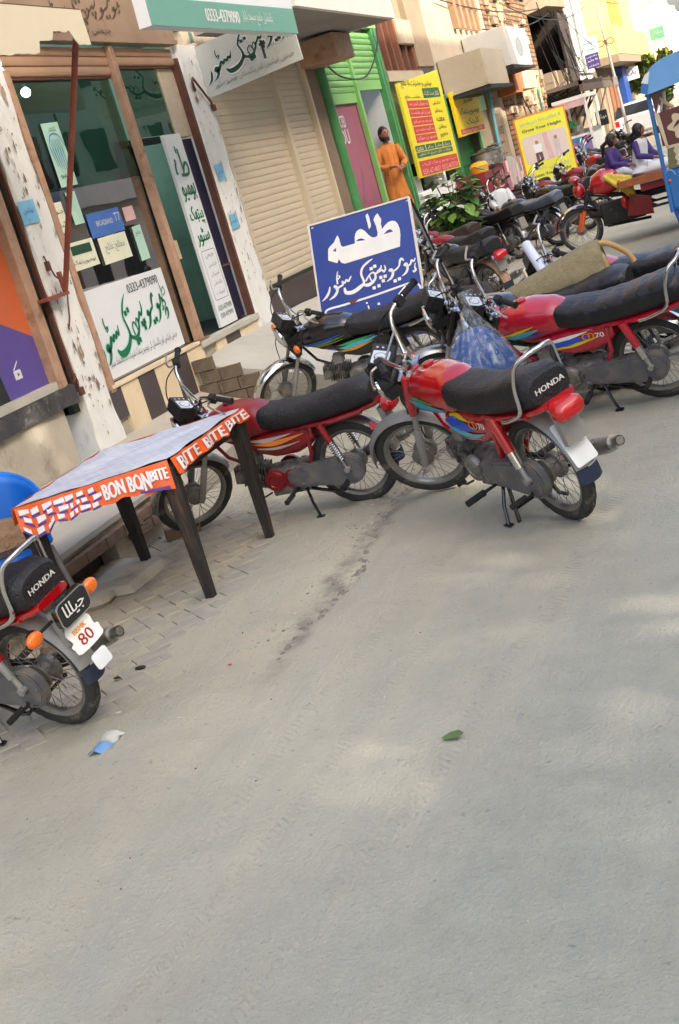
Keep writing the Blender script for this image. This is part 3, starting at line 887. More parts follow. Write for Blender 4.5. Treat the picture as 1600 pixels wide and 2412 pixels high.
    bp = N.new('ShaderNodeBump'); bp.inputs['Strength'].default_value = .8; bp.inputs['Distance'].default_value = .014; L.new(h, bp.inputs['Height']); L.new(bp.outputs[0], b.inputs['Normal'])
    return m
m_road = street_mat('dusty_road', -2.0, (179, 173, 152), (160, 160, 147))
m_dust = street_mat('dusty_pavement', -2.0, (176, 170, 149), (160, 160, 147))
m_paver = M('concrete_paver', (158, 152, 138), 0.9, var=0.10, scale=3.0, dirt=(170, 162, 145), dirt_amt=0.6, dscale=2.2, bump=0.3, bscale=90)
m_conc = M('worn_concrete', (176, 168, 152), 0.9, var=0.13, scale=2.4, dirt=(116, 104, 88), dirt_amt=0.38, dscale=2.3, bump=0.35, bscale=26, detail=8)
m_conc2 = M('pale_screed', (180, 176, 164), 0.85, var=0.10, scale=1.8, dirt=(150, 144, 130), dirt_amt=0.34, dscale=1.2, bump=0.2, bscale=30)
m_brick = M('dusty_brick', (126, 104, 86), 0.9, var=0.22, scale=9, dirt=(150, 136, 116), dirt_amt=0.35, dscale=7, bump=0.5, bscale=60)
m_soil = M('dark_soil', (84, 74, 62), 1.0, var=0.3, scale=6, bump=0.8, bscale=20)

def sheet(name, x0, x1, y0, y1, nx, ny, fz, mat, kind='structure', sharp=60):
    mb = MB()
    mb.grid(lambda u, v: (x0 + (x1 - x0) * u, y0 + (y1 - y0) * v, fz(x0 + (x1 - x0) * u, y0 + (y1 - y0) * v)), nx, ny)
    o = mb.build(name, mat, None, sharp); o['kind'] = kind; return o
base = MB(); base.grid(lambda u, v: (-400 + 800 * u, -200 + 900 * v, -.16), 4, 4)
base.build('ground', m_dust)['kind'] = 'structure'
def gutter_x(y): return -2.17 + .12 * nz(y, 3.1, 0, .9) + .06 * nz(y, 9.1, 0, 3.3) + .03 * nz(y, 2, 5, 11)
def road_z(x, y):
    e = x - gutter_x(y)
    z = .008 * nz(x, y, 0, .9) + .003 * nz(x, y, 4, 4)
    k = max(0, min(1, (y - 3.9) / .9)) * max(0, .45 + 1.1 * nz(y, 1, 2, 1.9))
    z += -.030 * k * math.exp(-(e / (.035 + .03 * abs(nz(y, 6, 6, 3)))) ** 2)
    if e < .35: z += .010 * nz(x, y, 7, 6) * (1 - max(0, e) / .35)
    return z + .004 * nz(x, y, 9, 18) * math.exp(-(e / .35) ** 2)
def walk_z(x, y):
    e = x - gutter_x(y)
    t = min(1, max(0, (x + 3.05) / .85))
    z = -.0055 + .020 * t + .011 * nz(x, y, 1, 1.3) + .004 * nz(x, y, 2, 7)
    z += .030 * max(0, nz(x, y, 5, 1.1)) * t
    if y < 4.1: z += (4.1 - y) * .02
    z = min(z, .03)
    q = min(1, max(0, (x + 2.45) / .33)); q = q * q * (3 - 2 * q)
    return z * (1 - q) + (road_z(x, y) + .012 * max(0, nz(x, y, 7, 4.5)) * (1 - q)) * q
sheet('road', -2.10, 3.0, .8, 12, 150, 300, lambda x, y: (lambda t: road_z(x, y) * t + walk_z(x, y) * (1 - t))(min(1, max(0, (x + 2.12) / .12))), m_road)
sheet('road', -3.0, 3.0, 12, 60, 12, 40, lambda x, y: .006 * nz(x, y, 0, .5) + (-.02 if y < 12.3 else 0), m_road)
sheet('road', -3.0, 3.0, -9, .8, 10, 10, lambda x, y: -.004, m_road)
sheet('road', 3.0, 5.4, -9, 60, 6, 20, lambda x, y: .0, m_road)
sheet('road', -5.2, 3.5, 60, 200, 4, 10, lambda x, y: .0, m_road)

# pavers laid in herringbone at 45 degrees, sunk in dust towards the road
pv = MB(); pv.add([(-.097, -.047, 0), (.097, -.047, 0), (.097, .047, 0), (-.097, .047, 0), (-.1, -.05, -.006), (.1, -.05, -.006), (.1, .05, -.006), (-.1, .05, -.006), (-.1, -.05, -.05), (.1, -.05, -.05), (.1, .05, -.05), (-.1, .05, -.05)],
                  [(0, 1, 2, 3)] + [(i + 4, (i + 1) % 4 + 4, (i + 1) % 4, i) for i in range(4)] + [(i + 8, (i + 1) % 4 + 8, (i + 1) % 4 + 4, i + 4) for i in range(4)])
pvm = pv.mesh('paver', m_paver, 30)
walk = sheet('pavement', -3.95, -2.10, .8, 12, 140, 520, walk_z, m_dust)
walk2 = sheet('pavement', -5.4, -2.9, 12, 60, 10, 50, lambda x, y: .004 * nz(x, y, 0, 1) + .03, m_dust)
cs = []
P_ = .208; Q_ = .104
for a in range(-30, 60):
    for b in range(-30, 60):
        # 90 degree herringbone on a grid of Q_ cells
        k = (a - b) % 4
        if k == 0: cx, cy, r0 = (a + 1) * Q_, (b + .5) * Q_, 0
        elif k == 2 and True: cx, cy, r0 = (a + .5) * Q_, (b + 1) * Q_ , 90
        else: continue
        cs.append((cx, cy, r0))
n_p = 0
for cx, cy, r0 in cs:
    X = -2.95 + (cx - cy) * .7071; Y = 4.6 + (cx + cy) * .7071
    if -3.82 < X < -2.28 + .1 * nz(Y, 0, 3, 2) and 3.35 < Y < 6.9:
        n_p += 1
        if n_p > 300: continue
        mw = Matrix.Translation((X, Y, R_.uniform(-.0025, .0025))) @ Matrix.Rotation(rad(45 + r0), 4, 'Z') @ Matrix.Rotation(R_.uniform(-.012, .012), 4, 'X') @ Matrix.Rotation(R_.uniform(-.012, .012), 4, 'Y')
        inst('paver', pvm, walk, mw)

# pebbles, crumbs and leaf scraps strewn along the gutter
gv = MB()
for i in range(1300):
    y = R_.uniform(2.2, 10) ; x = gutter_x(y) + R_.gauss(-.05, .16 + .1 * R_.random())
    if i % 5 == 0: x = R_.uniform(-3.7, 1.0)
    s = R_.uniform(.0015, .0045) * (2.2 if R_.random() < .03 else 1)
    z = (road_z(x, y) if x > gutter_x(y) else walk_z(x, y)) + s * .3
    rot = Matrix.Rotation(R_.uniform(0, 6), 3, 'Z')
    gv.ball((x, y, z), s, 5, m=R_.choice((0, 0, 2, 2, 1) if i % 3 == 0 else (0, 2)), sc=(1, R_.uniform(.5, 1), .55), rot=rot)
g_ = gv.build('gravel', [m_conc, m_soil, m_conc2], None, 60); g_['kind'] = 'stuff'

# broken asphalt lip and crumbled mortar along the edge of the pavement
cv = MB()
for i in range(300):
    y = R_.uniform(4.4, 7.6); x = gutter_x(y) - abs(R_.gauss(0, .16)) + .03; s = R_.uniform(.003, .010) * (1.6 if R_.random() < .08 else 1)
    cv.ball((x, y, walk_z(x, y) + s * .15), s, 6, m=R_.choice((0, 0, 0, 1, 2)), sc=(1, R_.uniform(.6, 1), .45), rot=Matrix.Rotation(R_.uniform(0, 6), 3, 'Z'))
for i in range(60):
    y = R_.uniform(4.3, 7.4); x = gutter_x(y) + R_.uniform(-.02, .03); s = R_.uniform(.010, .022)
    cv.ball((x, y, road_z(x, y)), s, 6, m=2, sc=(1, R_.uniform(.7, 1.6), .5), rot=Matrix.Rotation(R_.uniform(0, 6), 3, 'Z'))
cv.build('crumbled_edge', [m_conc, m_conc2, M('asphalt_lump', (128, 122, 112), .95, var=.2, scale=30, bump=.6, bscale=80)], None, 60)['kind'] = 'stuff'
# ---------------------------------------------------------------- raised shop platform on the left, broken open at the front
def plat_edge(y): return -3.87 - (.5 * max(0, y - 6.75) / 3.1 if y > 6.75 else 0)
pf = MB()
def plat_top(x, y):
    t = (x - XF) / (plat_edge(y) - XF)
    z = .37 - .03 * t + .008 * nz(x, y, 0, 2)
    if x > -4.42 + .04 * nz(y, 2, 0, 1.5): z -= .085
    if y > 6.9: z -= (.20 * t) * min(1, (y - 6.9) / .5)
    return z
def ptop(u, v):
    y = 2.5 + 7.4 * v; x = XF + (plat_edge(y) + .03 * nz(y, 3, 0, 5) - XF) * u
    return (x, y, plat_top(x, y))
pf.grid(ptop, 40, 220)
plat = pf.build('shop_platform', m_conc, None, 50); plat['kind'] = 'structure'
fw = MB()
def strip(y0, y1, z0, z1, x, d=.12, wob=.012, m=0):
    n = max(2, int((y1 - y0) / .07)); 
    for i in range(n):
        a = y0 + (y1 - y0) * i / n; b = y0 + (y1 - y0) * (i + 1) / n
        def zz(y, z, k): return z + wob * nz(y, k, 0, 9)
        def xx(y): return x(y) + .8 * wob * nz(y, 5, 0, 7)
        fw.hexa([(xx(a), a, zz(a, z0, 1)), (xx(b), b, zz(b, z0, 1)), (xx(b) - d, b, zz(b, z0, 1)), (xx(a) - d, a, zz(a, z0, 1)),
                 (xx(a), a, zz(a, z1, 2)), (xx(b), b, zz(b, z1, 2)), (xx(b) - d, b, zz(b, z1, 2)), (xx(a) - d, a, zz(a, z1, 2))], m)
strip(2.5, 5.35, -.1, .27, plat_edge); strip(6.05, 6.8, -.1, .265, plat_edge); strip(6.8, 9.9, -.1, .09, lambda y: plat_edge(y) + .02)
strip(5.35, 6.05, -.1, .03, lambda y: -3.80, .3); strip(5.3, 6.1, .235, .275, plat_edge, .2)
strip(5.05, 6.95, .268, .30, lambda y: -3.845, .4, .004, 1)
pw = fw.build('platform_face', [m_conc, m_conc2], plat, 40); 
hb = MB(); hb.b2(-4.6, -4.0, 5.2, 6.2, -.12, .24); hb.build('hollow', m_soil, plat)
bk = MB(); bk.box((0, 0, 0), (.10, .215, .062)); bkm = bk.mesh('brick', m_brick, 30)
for c in range(2):
    for i in range(9):
        y = 4.75 + .225 * i + (.11 if c else 0)
        if c == 0 and 5.3 < y < 6.15: continue
        if y > 6.75: continue
        inst('brick', bkm, plat, Matrix.Translation((plat_edge(y) + .018 + R_.uniform(-.01, .012), y, .135 + .07 * c)) @ Matrix.Rotation(R_.uniform(-.05, .05), 4, 'Z'))
for x, y, z, a in ((-3.62, 4.85, .03, .4), (-3.7, 5.15, .03, 1.3), (-3.66, 6.5, .03, 2.2)):
    inst('brick', bkm, plat, Matrix.Translation((x, y, z)) @ Matrix.Rotation(a, 4, 'Z') @ Matrix.Rotation(.1, 4, 'X'))
sp_ = MB(); sp_.hexa([(-3.95, 5.45, .0), (-3.5, 5.5, .0), (-3.48, 5.98, .0), (-3.9, 6.1, .0), (-3.93, 5.47, .06), (-3.54, 5.53, .045), (-3.53, 5.93, .05), (-3.9, 6.05, .065)])
tag(sp_.build('broken_slab', m_conc, None, bevel=.01), 'broken pale concrete slab lying in front of the hollow in the platform', 'slab')

# ---------------------------------------------------------------- screed ramp in front of the shop door, with a paver patch on its near side
def ramp_z(x, y):
    t = max(0, (x + 4.45))
    z = .62 - .31 * (x - XF) - .03 * max(0, 1 - abs(y - 10.2) / .4)
    z -= .05 * max(0, (y - 13)) * .5
    return max(-.03, z + .008 * nz(x, y, 3, 1.6))
rp = MB()
rp.grid(lambda u, v: (XF + 2.2 * u, 9.92 + 6.4 * v + .0 * u, ramp_z(XF + 2.2 * u, 9.92 + 6.4 * v) if v < .999 else -.05), 40, 60)
rp.grid(lambda u, v: (XF + 2.2 * u, 9.92, ramp_z(XF + 2.2 * u, 9.92) * v), 40, 2)
ramp = rp.build('door_ramp', m_conc2, None, 50); ramp['kind'] = 'structure'
rb = MB(); rb.box((0, 0, 0), (.19, .06, .108)); 
for k in range(4): rb.box((-.06 + .012 * k, -.031, .0), (.004, .004, .07))
rbm = rb.mesh('paver_block', M('brown_paver', (112, 98, 82), 0.9, var=0.2, scale=7, dirt=(140, 128, 108), dirt_amt=0.35, dscale=6, bump=0.4, bscale=70), 30)
for c, (n, x0) in enumerate(((3, -4.90), (3, -4.95), (2, -4.90), (1, -4.94))):
    for i in range(n):
        x = x0 + .105 + .2 * i
        if c == 3 and i > 0: continue
        inst('paver_block', rbm, ramp, Matrix.Translation((x, 9.90 + R_.uniform(-.012, .006), .24 + .115 * c)) @ Matrix.Rotation(R_.uniform(-.03, .03), 4, 'Y'))

# ================================================================ shop fronts
m_plas = M('flaking_whitewash', (224, 224, 220), 0.85, var=0.07, scale=3, dirt=(140, 126, 112), dirt_amt=0.34, dscale=5.0, bump=0.5, bscale=16, detail=8, stretch=(1, 1, .6))
m_plas2 = M('grimy_plaster', (196, 180, 156), 0.9, var=0.16, scale=3, dirt=(110, 90, 72), dirt_amt=0.35, dscale=2.2, bump=0.5, bscale=18)
m_rust = M('rusty_orange_steel', (176, 142, 116), 0.65, var=0.2, scale=8, dirt=(130, 84, 58), dirt_amt=0.4, dscale=9, bump=0.3, bscale=60)
m_rustd = M('dark_rust', (96, 60, 46), 0.7, var=0.25, scale=10, bump=0.3, bscale=60)
m_shut = M('beige_shutter_paint', (198, 185, 162), 0.5, var=0.06, scale=2, dirt=(176, 154, 126), dirt_amt=0.2, dscale=1.2, stretch=(1, 1, .5))
m_shutr = M('tan_shutter_paint', (172, 138, 110), 0.55, var=0.1, scale=3, dirt=(120, 76, 48), dirt_amt=0.3, dscale=3)
m_green = M('green_shutter_paint', (126, 180, 104), 0.5, var=0.08, scale=3, dirt=(86, 138, 66), dirt_amt=0.25, dscale=2)
m_greend = M('green_post_paint', (66, 132, 76), 0.5, var=0.15, scale=4, dirt=(120, 150, 100), dirt_amt=0.3, dscale=4)
m_tiled = M('dark_grey_tile', (78, 70, 68), 0.35, var=0.12, scale=5, dirt=(128, 116, 102), dirt_amt=0.18, dscale=5)
m_tilec = M('cream_tile', (224, 206, 172), 0.4, var=0.06, scale=4, dirt=(160, 140, 112), dirt_amt=0.2, dscale=4)
m_navy = M('navy_panel', (30, 32, 58), 0.35, var=0.12, scale=3, dirt=(80, 78, 80), dirt_amt=0.12)
m_signw = M('white_flex_sheet', (222, 226, 228), 0.4, var=0.03, scale=2)
m_inkg = M('green_ink', (14, 112, 72), 0.5, var=0.08)
m_inkgd = M('dark_green_ink', (16, 70, 44), 0.5, var=0.1)
m_inkgr = M('grey_ink', (128, 134, 130), 0.5, var=0.1)
m_inkk = M('black_ink', (40, 44, 44), 0.5, var=0.1)
m_glow = M('pale_cyan_outline', (186, 222, 214), 0.5, var=0.05)
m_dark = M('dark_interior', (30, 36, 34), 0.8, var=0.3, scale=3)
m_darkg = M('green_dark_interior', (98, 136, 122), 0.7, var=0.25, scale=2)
m_glass = glass_mat('shop_glass', (0.46, 0.62, 0.57, 1), 3.6); m_glass2 = glass_mat('tinted_glass', (0.40, 0.62, 0.54, 1), .75)  # the second glass differs mainly by its weaker mirror reflection

def colline(name, y0, y1, z0, z1, x, mat, parent, d=.2):
    mb = MB(); mb.b2(x - d, x, y0, y1, z0, z1); return mb.build(name, mat, parent)
def rough_pillar(name, y0, y1, z0, z1, x, d, mat, parent, seed=0, amp=.012):
    """plastered pillar with chipped edges"""
    mb = MB(); n = 70
    prof = lambda z: [(x - d, y0), (x - .0, y0), (x, y0 + .0), (x, y1), (x - .0, y1), (x - d, y1)]
    rings = []
    for i in range(n + 1):
        z = z0 + (z1 - z0) * i / n
        c1 = max(0, nz(z, seed, 1, 3.2)) * .05 + .006; c2 = max(0, nz(z, seed + 4, 1, 2.7)) * .06 + .006
        w = amp * nz(z, seed, 3, 1.4)
        rings.append([(x - d, y0, z), (x - c1, y0, z), (x + w * .4, y0 + c1, z), (x + w * .5, (y0 + y1) / 2, z), (x + w * .4, y1 - c2, z), (x - c2, y1, z), (x - d, y1, z)])
    mb.loft(rings); return mb.build(name, mat, parent, 30)
def slats(name, y0, y1, z0, z1, x, pitch, mat, parent, d=.011, limit=300):
    """roller shutter: every curved slat is a part of its own, sharing one mesh"""
    mb = MB(); h = pitch; L = (y1 - y0)
    prof = [(-.001, 0), (-.001, .004), (d * .5, .008), (d * .75, h * .3), (d * .8, h * .6), (d * .55, h * .93), (-.001, h * .97), (-.001, h)]
    vs = [(p[0], yy, p[1]) for yy in (0, L) for p in prof]; k = len(prof)
    mb.add(vs, [(i, i + 1, k + i + 1, k + i) for i in range(k - 1)])
    me = mb.mesh(name, mat, 30)
    n = int((z1 - z0) / pitch)
    for i in range(n): inst(name, me, parent, Matrix.Translation((x + R_.uniform(-.002, .002), y0, z0 + i * pitch)))

# the words of the homeopathic store as brush strokes, traced once in a 1.2 x 0.45 box (x 0..1.2 from left, y up)
HOMEO = [
 # ستور
 [(-.005, .02, .002), (.05, .07, .012), (.075, .14, .012), (.08, .185, .006)],
 [(.09, .045, .003), (.14, .085, .012), (.17, .15, .016), (.155, .19, .020), (.135, .165, .012), (.17, .145, .006)],
 [(.165, .15, .010), (.21, .20, .014), (.235, .255, .010), (.26, .22, .012), (.285, .265, .009), (.31, .235, .011), (.335, .28, .009), (.36, .255, .011), (.385, .33, .004)],
 [(.215, .30, .004), (.20, .36, .006), (.205, .43, .005)], [(.205, .335, .004), (.235, .345, .007), (.225, .31, .005)],
 # پیتھک
 [(.27, .135, .008), (.31, .09, .020), (.38, .09, .022), (.46, .13, .018), (.52, .21, .014), (.515, .30, .010), (.50, .38, .009), (.55, .48, .009), (.625, .56, .003)],
 [(.52, .20, .012), (.56, .175, .012), (.61, .17, .012), (.66, .20, .012), (.70, .27, .010), (.685, .32, .006), (.655, .27, .006), (.66, .215, .005)],
 [(.60, .19, .008), (.59, .26, .006), (.63, .30, .006), (.65, .25, .005)],
 [(.695, .28, .009), (.73, .315, .010), (.76, .36, .009), (.775, .33, .009), (.81, .38, .009), (.82, .45, .004)],
 # میو
 [(.82, .185, .003), (.87, .22, .010), (.91, .285, .014), (.895, .33, .016), (.875, .30, .010)],
 [(.91, .29, .008), (.95, .335, .010), (.99, .36, .009), (1.01, .43, .012), (1.04, .47, .010), (1.05, .44, .006)],
 # ہو
 [(1.02, .20, .003), (1.07, .25, .010), (1.10, .31, .014), (1.085, .355, .016), (1.065, .325, .010)],
 [(1.10, .32, .008), (1.14, .365, .009), (1.165, .44, .008), (1.175, .38, .007), (1.19, .41, .005)], [(1.14, .29, .004), (1.17, .315, .009), (1.16, .34, .004)],
]
HOMEO_DOTS = [(.55, .395), (.60, .415), (.60, .12), (.645, .135), (.755, .255), (.80, .27), (.785, .215), (.955, .225), (1.0, .24)]
def homeo(mb, fr, sx, sy, off, m=0, fat=1.0):
    for s in HOMEO: brush(mb, [(x * sx, y * sy, w * fat * (sx + sy) / 2 if w > .0035 else w * .6) for x, y, w in s], fr, off, m)
    for x, y in HOMEO_DOTS: dot(mb, x * sx, y * sy, .021 * fat * (sx + sy) / 2, fr, off, m)

# ---- shop 1: the shop at the left edge with orange and purple advertising
s1 = thing('shop_building', 'shop front at the left edge with orange and purple advertising panel', 'building', (XF, 7, 0))
s1.location = (0, 0, 0)
m_or = M('orange_print', (206, 104, 62), 0.4, var=0.06, scale=1.5); m_pu = M('purple_print', (92, 78, 150), 0.4, var=0.06, scale=1.5)
colline('wall', 2.5, 7.7, .30, .93, XF - .01, m_conc, s1, .3)
lw = MB()
for i in range(26):
    y = 6.2 + i * .065; h = .05 + .03 * nz(y, 2, 0, 3); lw.hexa([(XF - .02, y, .84 - h + .02 * nz(y, 7, 0, 6)), (XF + .035, y, .84 - h), (XF + .035, y + .066, .84 - h), (XF - .02, y + .066, .84 - h), (XF - .02, y, .93), (XF + .03, y, .925), (XF + .03, y + .066, .925), (XF - .02, y + .066, .93)])
lw.build('blackened_ledge', M('blackened_cement', (58, 58, 60), 0.8, var=0.4, scale=7, dirt=(150, 140, 124), dirt_amt=0.4, dscale=9, bump=0.6, bscale=30), s1)
fr = wall_frame(XF - .06, 5.4, .98)
mb = MB(); flat_poly(mb, [(0, 1.1), (1.55, .68), (1.89, .56), (2.31, .36), (2.31, 2.4), (0, 2.4)], fr, .004); mb.build('orange_panel', m_or, s1)
mb = MB(); flat_poly(mb, [(1.79, -.0), (2.31, -.0), (2.31, .36), (1.89, .56), (1.72, .62)], fr, .006); mb.build('purple_panel', m_pu, s1)
mb = MB(); flat_poly(mb, [(1.55, -.0), (1.79, 0), (1.72, .62), (1.55, .68)], fr, .005); mb.build('panel_edge', m_dark, s1)
colline('sill_strip', 6.9, 7.71, .925, .985, XF + .01, m_conc2, s1, .08)
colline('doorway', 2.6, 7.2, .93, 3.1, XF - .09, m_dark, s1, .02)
mb = MB(); fi = wall_frame(XF - .06, 7.33, 1.10); mb.prism(rrect(0, 0, .085, .065, .006), fi, .011); flat_poly(mb, [(.03, .018), (.06, .033), (.03, .048)], fi, .014, 1); mb.add([fi @ V(p) for p in ((0, .075, .012), (.078, .13, .012), (.078, .117, .012), (.004, .064, .012))], [(0, 1, 2, 3)])
mb.build('clapper_icon', [m_letw, m_pu], s1)
mb = MB(); mb.b2(XF - .08, XF + .02, 7.71, 7.80, .86, 3.15); mb.b2(XF - .08, XF + .0, 7.82, 7.86, .86, 3.15); mb.build('door_frame', m_rust, s1)
mb = MB(); mb.b2(XF - .12, XF - .05, 7.80, 7.98, .8, 3.2); mb.build('shutter_guide', m_dark, s1)
mb = MB(); mb.b2(XF - .02, XF + .02, 7.93, 7.955, .85, 3.2); mb.tube([(XF + .03, 7.90, .93), (XF + .04, 7.93, .98), (XF + .03, 7.95, .93), (XF + .04, 7.92, .88)], .009, 6, True); mb.box((XF + .045, 7.93, .85), (.03, .05, .06)); mb.build('padlock_rail', m_rustd, s1, bevel=.002)
mb = MB(); mb.b2(XF - .3, XF, 2.5, 7.98, 3.15, 3.9); mb.build('lintel', m_plas2, s1)

# ---- shop 2: the homeopathic store
s2 = thing('shop_building', 'homeopathic store with tall glass front, tan shutter box and striped tiles under its window', 'building')
rough_pillar('left_pillar', 7.985, 8.385, .30, 3.5, XF + .02, .3, m_plas, s2, 1)
rough_pillar('right_pillar', 11.60, 12.09, .60, 3.42, XF + .02, .3, m_plas, s2, 8)
for (ya, yb, za, zb_, xx, cnt, sd_) in ((8.0, 8.37, .4, 3.2, XF + .031, 110, 2), (11.62, 12.07, .8, 3.3, XF + .031, 80, 5)):
    mb = MB(); rr = random.Random(sd_)
    for k in range(cnt):
        cz = rr.choice((za + .5, za + 1.0, za + 1.9, zb_ - .4)) + rr.gauss(0, .22); cy = rr.choice((ya + .03, ya + .1, (ya + yb) / 2, yb - .05)) + rr.gauss(0, .035); r = rr.uniform(.003, .011) * (1.8 if rr.random() < .12 else 1); st = rr.uniform(.8, 4.5)
        if not (ya + r < cy < yb - r): continue
        flat_poly(mb, [(r * math.cos(t) * (1 + 1.3 * nz(k * 3.1, i * .9, 3)), r * st * math.sin(t) * (1 + 1.3 * nz(k * 3.1, i * .9, 9))) for i, t in enumerate([2 * math.pi * q / 14 for q in range(14)])], wall_frame(xx, cy, cz), .0005 * (k % 5), rr.choice((0, 0, 1)))
    o = mb.build('flaked_patch', [M('bare_brown_plaster', (162, 142, 122), .95, var=.3, scale=20), M('bare_dark_plaster', (116, 98, 84), .95, var=.3, scale=20)], s2, None); o['kind'] = 'stuff'
mb = MB(); mb.b2(XF - .06, XF + .02, 8.395, 8.475, .72, 3.2); mb.build('frame_post', m_rust, s2, bevel=.004)
mb = MB(); mb.b2(XF - .05, XF + .02, 10.19, 10.275, .74, 3.4); mb.b2(XF - .06, XF - .0, 10.275, 10.30, .74, 3.3, 1); mb.build('middle_post', [m_rust, m_dark], s2, bevel=.003)
mb = MB(); mb.b2(XF - .06, XF + .012, 11.555, 11.60, .75, 3.3); mb.build('frame_post', m_rustd, s2)
mb = MB(); mb.b2(XF - .30, XF - .02, 7.99, 11.6, .30, .755, 0); mb.build('wall', m_conc, s2)
mb = MB(); mb.b2(XF - .05, XF + .03, 8.42, 10.16, .745, .775); mb.build('window_sill', m_tilec, s2, bevel=.003)
mb = MB(); mb.b2(XF - .3, XF + .04, 10.16, 11.62, .70, .762); mb.build('door_step', m_conc2, s2, bevel=.008)
mb = MB(); mb.b2(XF - .02, XF + .035, 10.13, 10.36, .755, .785); mb.build('brick_end', m_brick, s2)
ty = [8.02, 8.56, 8.87, 9.18, 9.53, 9.85]
cols = [m_tiled, m_tilec, m_tiled, m_tilec, m_tiled]
bot = [.50, .33, .31, .30, .29]
for i in range(5):
    mb = MB(); y0 = ty[i] + .002; y1 = ty[i + 1] - .002
    mb.b2(XF - .02, XF + .012, y0, y1, bot[i] if i else .5, .740); mb.build('tile', cols[i], s2, bevel=.002)
for y0, y1, z0, c in ((9.854, 10.02, .34, m_tilec), (10.02, 10.20, .60, m_tilec), (10.5, 10.74, .60, m_tilec), (10.744, 11.10, .60, m_tiled), (11.104, 11.45, .61, m_tilec), (11.454, 11.58, .62, m_tilec)):
    mb = MB(); mb.b2(XF - .02, XF + .012, y0, y1, z0 - .04, .698 if y0 > 10.1 else .740); mb.build('tile', c, s2, bevel=.002)
# roller shutter housing
for y0, y1, z0 in ((8.48, 10.18, 3.16), (10.30, 11.55, 3.24)):
    slats('housing_slat', y0, y1, z0, 3.47, XF - .03, .078, m_shutr, s2, .018)
    mb = MB(); mb.b2(XF - .07, XF - .035, y0, y1, z0 - .02, z0 + .03); mb.build('housing_edge', m_rustd, s2)
mb = MB(); mb.hexa([(XF - .04, 8.0, 3.46), (XF + .03, 8.0, 3.46), (XF + .03, 11.62, 3.46), (XF - .04, 11.62, 3.46), (XF + .02, 8.0, 4.3), (XF + .10, 8.0, 4.3), (XF + .10, 11.62, 4.3), (XF + .02, 11.62, 4.3)])
mb.b2(XF - .05, XF + .05, 8.0, 11.62, 3.42, 3.462); mb.build('faded_fascia', M('faded_brown_board', (146, 124, 102), 0.7, var=0.15, scale=2, dirt=(118, 92, 72), dirt_amt=0.3, dscale=2.4), s2)
fr = frame((XF + .034, 9.1, 3.49), (0, 1, 0), (.083, 0, 1)); mb = MB(); homeo(mb, fr, 1.25, .62, .005, 0, 1.1); put_text(mb, 'جرمنی ہومیو سٹور', fr, .2, -.01, 1.0, .07, .005); mb.build('lettering', M('worn_dark_ink', (84, 66, 48), 0.7, var=.3, scale=20), s2, None)
# glass and what is behind it
mb = MB(); mb.b2(XF - .075, XF - .069, 8.48, 10.19, .78, 2.30); mb.build('window_pane', m_glass, s2, None); mb = MB(); mb.b2(XF - .075, XF - .069, 8.48, 10.19, 2.303, 3.2); mb.build('window_pane', m_glass2, s2, None)  # one pane split; weaker upper mirror imitates the dark part of the reflection
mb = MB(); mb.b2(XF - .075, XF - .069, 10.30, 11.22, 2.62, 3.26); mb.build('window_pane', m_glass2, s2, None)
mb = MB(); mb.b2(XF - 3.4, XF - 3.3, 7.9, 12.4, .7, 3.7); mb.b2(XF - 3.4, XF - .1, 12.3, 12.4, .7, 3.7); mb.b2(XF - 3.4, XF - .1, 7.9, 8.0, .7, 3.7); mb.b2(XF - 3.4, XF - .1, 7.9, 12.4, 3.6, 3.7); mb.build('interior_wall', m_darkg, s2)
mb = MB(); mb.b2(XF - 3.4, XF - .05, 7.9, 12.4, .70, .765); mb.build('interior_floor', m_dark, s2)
mb = MB(); mb.b2(XF - .11, XF - .08, 11.24, 11.55, .78, 2.56); mb.b2(XF - .10, XF - .07, 11.24, 11.55, 1.30, 1.32, 1); mb.build('navy_panel', [m_navy, m_rustd], s2)
mb = MB(); mb.b2(XF - .13, XF - .06, 11.2, 11.56, 2.58, 3.25); mb.build('pale_wall_patch', m_plas2, s2)
mb = MB(); mb.b2(XF - .16, XF - .12, 10.05, 10.10, .77, 2.6); mb.b2(XF - .16, XF - .12, 10.05, 10.95, 2.56, 2.62); mb.b2(XF - .16, XF - .12, 10.33, 10.37, .77, 2.56); mb.build('door_frame', m_dark, s2)
s3 = thing('display_shelf', 'dark display shelf stacked with medicine cartons behind the store window', 'shelf', (XF - .55, 8.5, .77))
for z in (0, .36, .74, 1.12, 1.5): mb = MB(); mb.b2(-.35, 0, 0, 1.55, z, z + .02); mb.build('shelf_board', m_dark, s3)
for y in (0, .76, 1.53): mb = MB(); mb.b2(-.352, .002, y, y + .02, 0, 1.9); mb.build('shelf_upright', m_dark, s3)
CN_ = ('mint', 'white', 'teal', 'brown', 'cream', 'blue')
cc = [M('carton_' + n, c, .6, var=.1, scale=6) for n, c in (('mint', (150, 188, 180)), ('white', (214, 214, 206)), ('teal', (96, 146, 140)), ('kraft', (150, 122, 78)), ('cream', (200, 188, 150)), ('blue', (90, 120, 160)))]
for z in (.38, .76, 1.14):
    y = .04
    while y < 1.45:
        w = R_.uniform(.06, .16); h = R_.uniform(.12, .28)
        mb = MB(); mb.b2(-.2 + R_.uniform(0, .1), -.02, y, y + w, z, z + h); ci = R_.randrange(6); b_ = mb.build('medicine_carton', cc[ci], None, bevel=.002)
        b_.location = (XF - .55, 8.5, .77); tag(b_, '%s medicine carton on the %s shelf of the store window, %s end' % (CN_[ci], {.38: 'lowest', .76: 'middle', 1.14: 'top'}[z], 'left' if y < .5 else 'middle' if y < 1 else 'right'), 'carton', 'medicine cartons in the store window'); y += w + R_.uniform(.02, .16)
